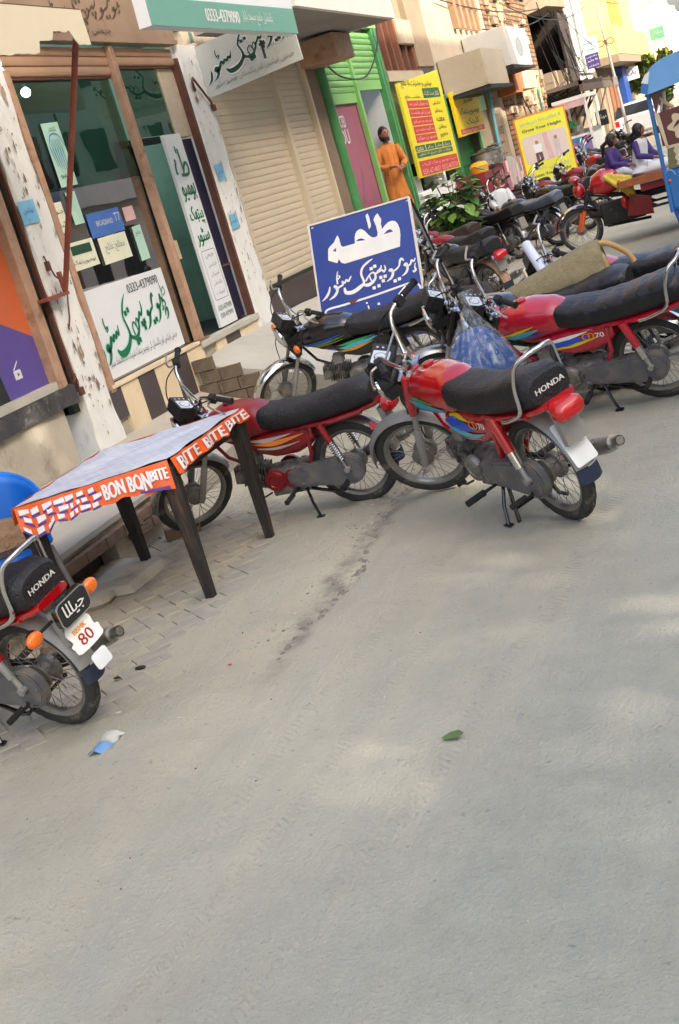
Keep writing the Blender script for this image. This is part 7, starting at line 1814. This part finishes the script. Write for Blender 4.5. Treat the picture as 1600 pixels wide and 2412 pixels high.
# man in orange in the green shop doorway
m_or2 = M('orange_cotton', (190, 116, 50), .8, var=.12, scale=5, bump=.5, bscale=14)
Jm = dict(pelvis=(0, 0, .90), waist=(0, .0, 1.06), chest=(0, .0, 1.30), neck=(0, .01, 1.44), head0=(0, .02, 1.50), shL=(-.17, 0, 1.38), shR=(.17, 0, 1.38), elL=(-.24, .04, 1.12), elR=(.24, .04, 1.12), wrL=(-.09, .24, 1.06), wrR=(.07, .26, 1.08),
          hipL=(-.09, 0, .84), hipR=(.09, 0, .84), knL=(-.10, .02, .47), knR=(.10, .04, .47), anL=(-.10, 0, .07), anR=(.11, .02, .07))
man = person('bearded man in an orange shalwar kameez standing with joined hands in the green shop doorway', (-5.12, 18.75, .72), rad(218), Jm, 1.0, [
    ('kameez', robe([(0, .005, 1.455, .06, .055), (0, .0, 1.43, .12, .075), (0, 0, 1.39, .175, .09), (0, 0, 1.30, .165, .11), (0, 0, 1.1, .145, .105), (0, 0, .92, .16, .115), (0, 0, .7, .185, .13), (0, 0, .50, .21, .14), (0, 0, .44, .215, .145)], 48, .07, 9), m_or2),
    ('sleeve', sleeve([((-.15, 0, 1.39), .07), ((-.20, .02, 1.26), .065), ((-.24, .04, 1.12), .058), ((-.16, .15, 1.08), .05), ((-.12, .20, 1.065), .045)]), m_or2),
    ('sleeve', sleeve([((.15, 0, 1.39), .07), ((.20, .02, 1.26), .065), ((.24, .04, 1.12), .058), ((.15, .16, 1.09), .05), ((.11, .21, 1.085), .045)]), m_or2),
    ('trouser_leg', sleeve([((-.10, .02, .6), .10), ((-.10, .02, .3), .095), ((-.10, .0, .09), .06)]), M('rust_orange_cotton', (168, 88, 34), .8, var=.15)),
    ('trouser_leg', sleeve([((.10, .03, .6), .10), ((.11, .03, .3), .095), ((.11, .02, .09), .06)]), M('rust_orange_cotton', (168, 88, 34), .8, var=.15))], hair='beard', head_turn=(0, 0, rad(15)))
man.scale = (.93, .93, .95)
# small boy in white
m_wcl = M('white_cotton', (206, 210, 212), .8, var=.06, scale=5, bump=.5, bscale=16)
def child(z): return {k: tuple(c * z for c in v) if k != 'toe' else v for k, v in Jm.items()}
Jb = child(.61); Jb.update(elL=(-.15, .06, .70), elR=(.15, .06, .70), wrL=(-.10, .17, .62), wrR=(.10, .16, .62))
boy = person('small boy in a white shirt standing behind the parked motorcycles', (-3.62, 18.75, .07), rad(205), Jb, .66, [
    ('shirt', robe([(0, .003, .885, .045, .04), (0, 0, .87, .09, .06), (0, 0, .84, .125, .075), (0, 0, .75, .13, .09), (0, 0, .6, .13, .09), (0, 0, .45, .15, .10), (0, 0, .33, .165, .11)], 30, .06, 6), m_wcl),
    ('sleeve', sleeve([((-.10, 0, .845), .052), ((-.15, .05, .70), .05), ((-.115, .14, .64), .042)]), m_wcl), ('sleeve', sleeve([((.10, 0, .845), .052), ((.15, .05, .70), .05), ((.115, .13, .64), .042)]), m_wcl),
    ('trouser_leg', sleeve([((-.06, 0, .4), .06), ((-.06, 0, .06), .045)]), m_wcl), ('trouser_leg', sleeve([((.06, 0, .4), .06), ((.06, 0, .06), .045)]), m_wcl)], hair='short', head_turn=(rad(10), 0, rad(-10)))
boy.scale = (1.05, 1.05, 1.05)
# two girls sitting on the trike bed
m_purp = M('purple_print_cotton', (64, 48, 112), .8, var=.35, scale=26, dirt=(196, 190, 210), dirt_amt=.12, dscale=40)
def sit(s, lean=0.0): return dict(pelvis=(0, 0, .09 * s), waist=(0, .02, .24 * s), chest=(0, .05 + lean, .42 * s), neck=(0, .07 + lean, .53 * s), head0=(0, .085 + lean, .575 * s), shL=(-.14 * s, .05 + lean, .49 * s), shR=(.14 * s, .05 + lean, .49 * s), elL=(-.19 * s, .12, .28 * s), elR=(.19 * s, .12, .28 * s),
    wrL=(-.08 * s, .30, .20 * s), wrR=(.08 * s, .32, .20 * s), hipL=(-.08 * s, .04, .09 * s), hipR=(.08 * s, .04, .09 * s), knL=(-.22 * s, .27, .12 * s), knR=(.22 * s, .27, .12 * s), anL=(.05 * s, .24, .05 * s), anR=(-.05 * s, .30, .05 * s), toe=(0, .01, -.005))
def girl(label, loc, rz, s, top, vest, turn):
    J = sit(s, .03)
    cl_ = [('kameez', robe([(0, .10, .545 * s, .05 * s, .045 * s), (0, .085, .53 * s, .10 * s, .06 * s), (0, .08, .50 * s, .155 * s, .085 * s), (0, .07, .40 * s, .155 * s, .10 * s), (0, .04, .24 * s, .145 * s, .11 * s), (0, .06, .12 * s, .20 * s, .17 * s), (0, .14, .04 * s, .26 * s, .22 * s), (0, .15, .0, .27 * s, .23 * s)], 36, .05, 8), top),
           ('sleeve', sleeve([((-.12 * s, .07, .50 * s), .058 * s), ((-.19 * s, .12, .28 * s), .055 * s), ((-.10 * s, .27, .21 * s), .045 * s)]), vest), ('sleeve', sleeve([((.12 * s, .07, .50 * s), .058 * s), ((.19 * s, .12, .28 * s), .055 * s), ((.10 * s, .29, .21 * s), .045 * s)]), vest),
           ('trouser_leg', sleeve([((-.08 * s, .05, .09 * s), .085 * s), ((-.22 * s, .27, .12 * s), .075 * s), ((.02 * s, .25, .06 * s), .045 * s)]), m_wcl), ('trouser_leg', sleeve([((.08 * s, .05, .09 * s), .085 * s), ((.22 * s, .27, .12 * s), .075 * s), ((-.02 * s, .31, .06 * s), .045 * s)]), m_wcl)]
    g = person(label, loc, rz, J, s * .93, cl_, hair='fringe', head_turn=turn)
    mb = MB(); mb.tube([V((0, .0 + .05, .66 * s)), V((0, -.03, .60 * s)), V((0, -.05, .42 * s))], [.035 * s, .04 * s, .018 * s], 10); mb.build('hair_braid', m_hair, g)
    return g
girl('girl with a fringe in a purple patterned dress sitting on the cargo trike', (-1.80, 17.0, .775), rad(252), .76, m_purp, m_purp, (rad(6), 0, rad(40)))
girl('girl in white with purple sleeves sitting on the cargo trike and looking up', (-1.42, 17.0, .775), rad(240), .80, m_wcl, m_purp, (rad(14), 0, rad(50)))
m_gs = M('green_shirt_cotton', (40, 120, 70), .8, var=.1)
vend = person('vendor in a green shirt inside the food cart', (-4.35, 33.6, .12), rad(200), Jm, 1.0, [('shirt', robe([(0, .005, 1.455, .06, .055), (0, 0, 1.43, .13, .08), (0, 0, 1.39, .195, .10), (0, 0, 1.1, .17, .12), (0, 0, .8, .18, .13)], 30, .04, 7), m_gs), ('sleeve', sleeve([((-.15, 0, 1.39), .07), ((-.24, .04, 1.12), .058)]), m_gs), ('sleeve', sleeve([((.15, 0, 1.39), .07), ((.24, .04, 1.12), .058)]), m_gs)])
# ================================================================ cargo trike: motorcycle front, loading bed behind
m_orf = M('orange_fork_paint', (226, 96, 30), .4, coat=.4); m_plank = M('worn_bed_planks', (158, 88, 50), .7, var=.25, scale=5, bump=.4, bscale=30); m_blk = M('black_chassis', (26, 26, 28), .6, var=.2)
tk = thing('cargo_trike', 'red cargo trike with orange front fork and wooden loading bed', 'cargo trike')
tk.matrix_world = Matrix.Translation((-2.28, 16.65, 0)) @ Matrix.Rotation(rad(184), 4, 'Z')      # +x is forwards, origin under the front axle
def add_w2(x, y, r, st=0.0):
    t, rm, hb_, sp_2 = wheel_meshes(); k = r / .278
    mw = Matrix.Translation((x, y, r)) @ Matrix.Rotation(st, 4, 'Z') @ Matrix.Diagonal((k, 1.35, k, 1))
    w = inst('wheel_rim', rm, tk, mw); inst('tyre', t, w); inst('hub', hb_, w); inst('spokes', sp_2, w); return w
add_w2(0, 0, .285, .0)
for s in (-1, 1):
    mb = MB(); mb.lathe([(0, -.05), (.17, -.05), (.18, -.06), (.24, -.07), (.27, -.05), (.28, 0), (.27, .05), (.24, .07), (.18, .06), (.17, .05), (0, .05)], (-1.75, s * .48, .28), (0, 1, 0), 28); mb.build('rear_wheel', m_tyre, tk)
mb = guard(0, .285, .33, 8, 165, .06); mb.build('front_mudguard', m_chrome, tk); 
mb = MB(); mb.grid(lambda u, v: ((.333) * math.cos(rad(8 + 50 * u)), (2 * v - 1) * .05, .285 + .334 * math.sin(rad(8 + 50 * u)) - .012 * (2 * v - 1) ** 2), 10, 4); mb.build('mudguard_tip', m_redp, tk)
for s in (-1, 1):
    mb = MB(); mb.tube([(0, s * .075, .27), (-.10, s * .08, .52)], [.022, .026], 10); mb.tube([(.03, s * .075, .27), (-.05, s * .08, .50)], .014, 8); mb.build('fork_leg', m_orf, tk); mb = MB(); mb.tube([(-.10, s * .08, .52), (-.19, s * .08, .76)], [.028, .028], 10); mb.build('fork_cover', m_grease, tk)
mb = MB(); mb.loft(body([(-.22, .04, .74, .80), (-.26, .13, .68, .92), (-.40, .17, .64, .98), (-.54, .15, .66, .95), (-.66, .08, .72, .82)], 2.5, 20, 18)); mb.build('fuel_tank', m_redp, tk)
mb = MB(); mb.ball((-.08, 0, .78), .10, 16, sc=(.8, 1, 1)); mb.ball((-.05, .0, .93), .075, 12, sc=(1, 1.4, .7)); mb.build('headlamp', m_redp, tk)
mb = MB(); mb.tube(smooth([(-.38, -.38, 1.0), (-.30, -.28, 1.02), (-.16, -.1, .90), (-.14, 0, .88), (-.16, .1, .90), (-.30, .28, 1.02), (-.38, .38, 1.0)], 5), .012, 8); mb.cyl((-.20, -.24, .97), (-.22, -.27, 1.12), .008); mb.cyl((-.20, .24, .97), (-.22, .27, 1.12), .008); mb.build('handlebar', m_chrome, tk)
mb = MB(); mb.b2(-.85, -.30, -.11, .11, .26, .55); mb.cyl((-.32, 0, .42), (-.15, 0, .46), .06); mb.build('engine', m_grease, tk, bevel=.02)
mb = MB(); mb.tube([(-.15, 0, .72), (-.5, 0, .62), (-.9, 0, .55)], .03, 8); mb.tube([(-.2, 0, .62), (-.35, 0, .25), (-.9, 0, .22)], .02, 8)
for s in (-1, 1): mb.b2(-2.6, -.70, s * .30 - .02, s * .30 + .02, .50, .56); mb.b2(-2.3, -.9, s * .42 - .015, s * .42 + .015, .36, .39); mb.cyl((-1.2, s * .3, .52), (-1.2, s * .42, .37), .015); mb.cyl((-1.9, s * .3, .52), (-1.9, s * .42, .37), .015); mb.cyl((-1.0, s * .36, .38), (-.75, s * .3, .52), .014); mb.box((-1.45, s * .42, .31), (.03, .03, .12)); mb.box((-1.45, s * .42, .25), (.09, .05, .03))
mb.cyl((-1.75, -.5, .28), (-1.75, .5, .28), .03); mb.ball((-1.75, 0, .28), .09, 12); mb.build('chassis', m_blk, tk)
for s in (-1, 1):
    mb = MB(); mb.tube([(-2.05, s * .36, .42), (-1.75, s * .38, .34), (-1.45, s * .36, .44)], [.02, .03, .02], 8); mb.build('leaf_spring', m_grease, tk)
for s in (-1, 1):
    mb = MB(); mb.hexa([(-.95, s * .45 - .02, .34), (-.66, s * .30 - .02, .33), (-.62, s * .30 + .02, .33), (-.95, s * .5 + .02, .30), (-.95, s * .52 - .02, .52), (-.70, s * .40 - .02, .60), (-.70, s * .40 + .02, .60), (-.95, s * .52 + .02, .52)])
    mb.build('foot_shield', m_redworn, tk)
for i in range(7):
    mb = MB(); y = -.54 + .155 * i; mb.b2(-2.75, -.62, y, y + .15, .715, .745); mb.build('plank', m_plank, tk)
for s in (-1, 1): mb = MB(); mb.b2(-2.78, -.60, s * .565 - .018, s * .565 + .018, .70, .79); mb.build('bed_rail', m_plank, tk, bevel=.004)
mb = MB(); mb.b2(-.62, -.585, -.56, .56, .70, .79); mb.build('bed_rail', m_plank, tk, bevel=.004)
mb = MB(); mb.b2(-1.25, -.85, .46, .54, .60, .69); mb.build('red_sheet', m_redworn, tk)
mb = MB(); mb.b2(-.80, -.40, -.11, .11, .70, .80); mb.build('seat', m_seat, tk, bevel=.03)
mb = MB(); mb.ball((-.62, .13, .50), .06, 12, sc=(.8, .5, 1.4)); mb.build('side_reflector', m_redlens, tk)
ys_ = MB()
def yfn(u, v):
    x = -1.72 - .42 * (1 - u); a = -.4 + 2.4 * v
    return (-1.84 + .34 * u + .01 * nz(u * 5, v * 5), 16.60 - .10 * math.sin(a) - .03 * u + .03 * nz(u * 3, v * 4, 2), .92 - .12 * u - .36 * max(0, v - .35) ** 1.1 * (0.4 + u) + .02 * nz(u * 6, v * 6, 7))
ys_.grid(yfn, 24, 24); o = ys_.build('yellow_sack', M('yellow_sack_cloth', (206, 182, 60), .8, var=.15, scale=6, bump=.6, bscale=20), None, 70); md = o.modifiers.new('s', 'SOLIDIFY'); md.thickness = .03; tag(o, 'yellow cloth sack draped over the trike seat', 'sack')
mb = MB(); mb.loft([[(x + r * math.cos(2 * math.pi * j / 20), 16.85 + r * .8 * math.sin(2 * math.pi * j / 20), z) for j in range(20)] for x, r, z in ((-1.25, .24, .76), (-1.25, .28, .80), (-1.22, .24, .86), (-1.18, .12, .90))]); tag(mb.build('cloth_pile', m_wcl, None, 70), 'pale cloth pile on the trike bed beside the girls', 'cloth')

# ================================================================ blue rickshaw at the right edge
rk = thing('rickshaw', 'blue painted rickshaw with curved canopy and maroon floral panels at the right edge', 'rickshaw')
m_mar = M('maroon_panel', (82, 26, 26), .45, var=.12, coat=.3); m_crm = M('cream_panel', (206, 184, 152), .5, var=.06); m_olv = M('olive_panel', (112, 104, 68), .55, var=.12)
x0 = -.86; y0, y1 = 13.0, 14.9
arc = smooth([(-.92, 1.75), (-.88, 1.84), (-.82, 1.92), (-.74, 1.975), (-.55, 2.02), (0, 2.05), (.45, 1.98), (.62, 1.75)], 5)
mb = MB(); n = len(arc); vs = [(x, y, z) for y in (y0 - .05, y1) for x, z in arc]; mb.add(vs, [(i, i + 1, n + i + 1, n + i) for i in range(n - 1)]); 
o = mb.build('canopy', m_bluel, rk, 60); md = o.modifiers.new('s', 'SOLIDIFY'); md.thickness = .02
mb = MB(); mb.prism([(x, z) for x, z in arc] + [(.55, 1.73), (.0, 1.80), (-.5, 1.745), (-.74, 1.725), (-.86, 1.715)], frame((0, y0 - .06, 0), (1, 0, 0), (0, 0, 1)), .03); mb.build('canopy_end', m_bluel, rk, None)
mb = MB(); mb.prism([(-.925, 1.745), (-.865, 1.715), (-.835, 1.80), (-.895, 1.83)], frame((0, y0 - .064, 0), (1, 0, 0), (0, 0, 1)), .035); mb.build('canopy_corner', m_bluep, rk, None)
mb = MB(); mb.prism([(-.90, 1.835), (-.84, 1.81), (-.80, 1.92), (-.85, 1.90)], frame((0, y0 - .064, 0), (1, 0, 0), (0, 0, 1)), .035); mb.build('canopy_patch', m_signw, rk, None)
for x in (-.865, .50):
    for y in (y0, y1 - .05): mb = MB(); mb.tube([(x, y, .55), (x, y, 1.75)], .022, 10); mb.build('corner_post', m_bluep, rk)
mb = MB(); mb.prism([(-.84, 1.71), (-.74, 1.71), (-.79, 1.60), (-.83, 1.50)], frame((0, y0 + .01, 0), (1, 0, 0), (0, 0, 1)), .02); mb.build('maroon_gusset', m_mar, rk, None)
mb = MB(); mb.prism([(-.83, 1.20), (-.60, 1.18), (.45, 1.18), (.45, 1.53), (-.60, 1.53), (-.83, 1.52)], frame((0, y0 + .015, 0), (1, 0, 0), (0, 0, 1)), .03); mb.build('maroon_panel', m_mar, rk, None)
mb = MB(); mb.prism([(-.845, 1.52), (-.80, 1.52), (-.775, 1.18), (-.80, 1.18)], frame((0, y0 - .018, 0), (1, 0, 0), (0, 0, 1)), .01); mb.prism([(-.80, 1.165), (.45, 1.165), (.45, 1.19), (-.80, 1.19)], frame((0, y0 - .018, 0), (1, 0, 0), (0, 0, 1)), .01); mb.build('cream_edge', m_crm, rk, None)
fl = [(-.60 + (.13 + .025 * math.cos(6 * t)) * math.cos(t), 1.355 + (.115 + .02 * math.cos(6 * t)) * math.sin(t)) for t in [2 * math.pi * i / 48 for i in range(48)]]
mb = MB(); flat_poly(mb, [(a, b) for a, b in fl], frame((0, y0 - .016, 0), (1, 0, 0), (0, 0, 1)), .002); flat_poly(mb, [(a + .4, b) for a, b in fl], frame((0, y0 - .016, 0), (1, 0, 0), (0, 0, 1)), .002); mb.build('cream_flower', m_crm, rk, None)
mb = MB(); brush(mb, [(-.70, 1.34, .001), (-.62, 1.39, .02), (-.55, 1.33, .001)], frame((0, y0 - .019, 0), (1, 0, 0), (0, 0, 1)), .002); mb.build('maroon_petal', m_mar, rk, None)
mb = MB(); mb.prism([(-.82, .97), (.45, .97), (.45, 1.17), (-.79, 1.17)], frame((0, y0 + .01, 0), (1, 0, 0), (0, 0, 1)), .03); mb.build('olive_panel', m_olv, rk, None)
mb = MB(); flat_poly(mb, [(-.74 + (.0 if i % 2 else .02), 1.165 - .035 * i) for i in range(6)] + [(.2, .98), (.2, 1.165)], frame((0, y0 - .021, 0), (1, 0, 0), (0, 0, 1)), .002); mb.build('pale_pattern', M('pale_olive', (196, 190, 156), .5), rk, None)
mb = MB(); mb.hexa([(-.86, y0, .56), (.50, y0, .56), (.50, y1, .56), (-.86, y1, .56), (-.87, y0 - .01, .97), (.50, y0 - .01, .97), (.50, y1, .97), (-.87, y1, .97)]); mb.build('body', m_bluep, rk, bevel=.03)
mb = MB(); mb.hexa([(-.82, y0 + .02, .36), (.48, y0 + .02, .36), (.48, y1, .36), (-.82, y1, .36), (-.86, y0 + .02, .56), (.50, y0 + .02, .56), (.50, y1, .56), (-.86, y1, .56)]); mb.build('lower_body', M('deep_blue_paint', (22, 74, 160), .4, coat=.4), rk, bevel=.01)
mb = MB(); mb.ball((-.83, y0 - .015, .86), .016, 10, sc=(1, .5, 1)); mb.build('orange_reflector', m_orange, rk)
mb = MB(); mb.tube([(-.82 + .05 * math.cos(t), y0 - .012, .90 + .06 * math.sin(t)) for t in [math.pi * i / 10 for i in range(11)]], .008, 6); mb.build('arched_trim', m_bluel, rk)
mb = MB(); mb.tube([(-.79, y0 + .02, 1.7), (-.75, y0 + .06, 1.62), (-.78, y0 + .03, 1.53)], .012, 6); mb.tube([(-.72, y0 + .05, 1.7), (-.73, y0 + .06, 1.6), (-.66, y0 + .05, 1.53)], .02, 6); mb.build('cream_frame', m_crm, rk)
for y in (y0 + .35, y1 - .35):
    for x in (-.70, .34): mb = MB(); mb.lathe([(0, -.05), (.14, -.05), (.18, -.06), (.23, -.04), (.235, 0), (.23, .04), (.18, .06), (.14, .05), (0, .05)], (x, y, .235), (1, 0, 0), 24); mb.build('wheel', m_tyre, rk)

# ================================================================ white car far down the street
cr = thing('car', 'white car with a dark rear window down the street beside the rickshaw', 'car', (0, 0, 0))
m_carw = M('white_car_paint', (222, 224, 226), .2, var=.02, coat=.8); cx = -4.12; y0 = 52
mb = MB(); rg = []
for y, w, zb_, zt in ((52.0, .82, .35, .96), (52.1, .88, .28, 1.0), (52.3, .90, .25, 1.05), (52.6, .88, .25, 1.38), (53.2, .86, .25, 1.50), (54.6, .84, .25, 1.50), (55.2, .78, .25, 1.0), (56.1, .76, .25, .85)):
    zm = (zb_ + zt) / 2; hz = (zt - zb_) / 2
    rg.append([(cx + w * math.copysign(abs(math.cos(a)) ** .45, math.cos(a)) * (1 - .16 * max(0, math.sin(a)) * (1 if zt > 1.1 else .3)), y, zm + hz * math.copysign(abs(math.sin(a)) ** .5, math.sin(a))) for a in [2 * math.pi * j / 28 for j in range(28)]])
mb.loft(rg); mb.build('body', m_carw, cr)
mb = MB(); mb.hexa([(cx - .76, 52.16, 1.04), (cx + .76, 52.16, 1.04), (cx + .76, 52.3, 1.04), (cx - .76, 52.3, 1.04), (cx - .64, 52.48, 1.41), (cx + .64, 52.48, 1.41), (cx + .64, 52.72, 1.41), (cx - .64, 52.72, 1.41)]); mb.build('rear_window', M('dark_car_glass', (36, 38, 42), .55, var=.1, spec=.2), cr, bevel=.02)
for s in (-1, 1):
    mb = MB(); mb.box((cx + s * .70, 52.03, .80), (.16, .10, .22)); mb.build('tail_lamp', m_redlens, cr, bevel=.02); mb = MB(); mb.lathe([(0, -.1), (.28, -.1), (.31, 0), (.28, .1), (0, .1)], (cx + s * .66, 52.7, .31), (1, 0, 0), 20); mb.build('wheel', m_tyre, cr)
mb = MB(); mb.b2(cx - .26, cx + .26, 51.96, 51.98, .55, .67); mb.build('number_plate', m_white, cr)
mb = MB(); mb.cyl((cx - .3, 52.25, 1.02), (cx + .1, 52.30, 1.06), .01); mb.build('rear_wiper', m_black, cr)

# ================================================================ food cart
fc = thing('food_cart', 'white glazed food cart with a printed blue and pink lower panel', 'food cart')
X0, X1, Y0, Y1 = -4.45, -3.72, 33.0, 35.2
for x in (X0, X1):
    for y in (Y0, Y1): mb = MB(); mb.b2(x - .035, x + .035, y - .03, y + .03, .15, 2.05); mb.build('post', m_white, fc)
mb = MB(); mb.b2(X0 - .08, X1 + .08, Y0 - .06, Y1 + .06, 2.03, 2.12); mb.b2(X0, X1, Y0 - .05, Y0 - .03, 1.86, 2.03, 1); mb.build('roof', [m_white, M('pink_sign_strip', (206, 170, 176), .5, var=.2, scale=12)], fc)
mb = MB(); mb.b2(X0 - .02, X1 + .04, Y0, Y1, 1.18, 1.26); mb.build('counter', m_chrome_dusty, fc); mb = MB(); mb.b2(X0, X1, Y0, Y1, .45, 1.18); mb.build('lower_body', m_white, fc)
mb = MB(); mb.b2(X0 + .03, X1 - .03, Y0 - .02, Y0 - .008, .60, 1.12); mb.build('printed_panel', M('blue_pink_print', (60, 130, 186), .5, var=.2, scale=4, dirt=(206, 90, 140), dirt_amt=.5, dscale=3.5), fc)
mb = MB(); mb.lathe([(0, 0), (.14, 0), (.16, .12), (.12, .14)], (-4.1, 33.4, 1.26), (0, 0, 1), 16); mb.build('steel_pan', m_chrome_dusty, fc)
for s in ((X0 + .1, Y0 + .3), (X1 - .1, Y0 + .3), (X0 + .1, Y1 - .3), (X1 - .1, Y1 - .3)): mb = MB(); mb.lathe([(0, -.03), (.17, -.03), (.19, 0), (.17, .03), (0, .03)], (s[0], s[1], .19), (1, 0, 0), 16); mb.build('wheel', m_tyre, fc)

# ================================================================ potted plant, small things on the ground
pt = thing('potted_plant', 'leafy green potted plant with white tipped leaves behind the motorcycles', 'plant', (-4.08, 17.6, .26)); pt.scale = (1.15, 1.15, 1.1); rr = random.Random(11)
mb = MB(); mb.lathe([(0, 0), (.14, 0), (.18, .28), (.20, .30), (.19, .32), (.16, .30), (0, .29)], (0, 0, 0), (0, 0, 1), 20); mb.build('pot', M('clay_pot', (150, 92, 66), .8, var=.15), pt)
mb = MB(); st_ = []
for k in range(26):
    a = rr.uniform(0, 6.3); r = rr.uniform(.05, .30); z = rr.uniform(.55, 1.08); st_.append((a, r, z)); mb.tube([(0, 0, .28), (math.cos(a) * r * .5, math.sin(a) * r * .5, z * .7), (math.cos(a) * r, math.sin(a) * r, z)], .005, 5)
mb.build('stem', M('plant_stem', (70, 100, 46), .6), pt)
lf = MB(); P0 = [(0, 0, 0), (.025, -.032, .006), (.07, -.036, .0), (.12, 0, -.02), (.07, .036, .0), (.025, .032, .006), (.05, 0, -.008)]; lf.add(P0, [(0, 1, 6), (1, 2, 6), (2, 3, 6), (3, 4, 6), (4, 5, 6), (5, 0, 6)])
lms = [lf.mesh('leaf', M('plant_leaf_%d' % i, c, .4, var=.25, coat=.2), 80) for i, c in enumerate(((66, 110, 46), (108, 146, 62), (46, 84, 38), (216, 222, 200)))]
for k in range(290):
    a, r, z = rr.choice(st_); a += rr.gauss(0, .35); zz = z * rr.uniform(.62, 1.04); r2 = r * (zz / z) + rr.uniform(0, .05)
    inst('leaf', rr.choice((lms[0], lms[1], lms[1], lms[2], lms[3])), pt, Matrix.Translation((math.cos(a) * r2, math.sin(a) * r2, zz)) @ Matrix.Rotation(a + rr.gauss(0, .6), 4, 'Z') @ Matrix.Rotation(rr.uniform(-.5, .8), 4, 'Y') @ Matrix.Scale(rr.uniform(1.1, 1.9), 4))
lt = thing('litter', 'crumpled pale blue and white plastic wrapper on the road at the lower left', 'litter', (-2.63, 3.64, .015), rz=.9)
lt.location = (0, 0, 0); lt.rotation_euler = (0, 0, 0)
Q1, Q2, Q3, Q4 = V((-2.70, 3.72, 0)), V((-2.685, 3.545, 0)), V((-2.61, 3.56, 0)), V((-2.625, 3.735, 0))
def wr(a, b):
    def f(u, v): p = Q2.lerp(Q1, a + (b - a) * u).lerp(Q3.lerp(Q4, a + (b - a) * u), v); return p + V((.006 * nz(u * 3, v * 4, a, 2), .006 * nz(u * 4, v * 3, 5, 2), .030 + .012 * nz(p.x * 25, p.y * 25, 3) + .008 * math.sin(v * 5)))
    return f
mb = MB(); mb.grid(wr(0, .5), 8, 8); mb.build('blue_end', M('wrapper_blue', (112, 156, 200), .35, var=.15, scale=9, coat=.3), lt, 70)
mb = MB(); mb.grid(wr(.5, 1), 8, 8); mb.build('clear_end', M('wrapper_pale', (196, 194, 180), .35, var=.1, scale=9, coat=.3), lt, 70)
mb = MB(); lfp = [(0, 0, .004), (.03, .014, .010), (.065, .012, .016), (.085, 0, .012), (.065, -.010, .008), (.03, -.012, .006)]; mb.add([(x * .95, y * 1.6, z) for x, y, z in lfp] + [(.045, 0, .003)], [(0, 1, 6), (1, 2, 6), (2, 3, 6), (3, 4, 6), (4, 5, 6), (5, 0, 6)]); lo = mb.build('fallen_leaf', M('fallen_leaf_green', (84, 112, 62), .5, var=.2), None, 80); lo.location = (-1.26, 3.40, .006); tag(lo, 'single green leaf lying on the open road', 'leaf')
for x, y, s, mt, lb, nm in ((-2.40, 4.28, .012, m_redlens, 'small red scrap on the dust beside the gutter', 'scrap'), (-2.78, 3.95, .022, m_conc2, 'small pale pebble on the pavement edge', 'pebble'), (-2.9, 4.4, .03, m_dark, 'black scrap on the pavers below the table leg', 'scrap'), (-2.98, 4.32, .02, m_dark, 'smaller black scrap near the pavers', 'scrap')):
    mb = MB(); mb.ball((x, y, .008), s, 8, sc=(1, .5, .25)); tag(mb.build(nm, mt, None), lb, nm)
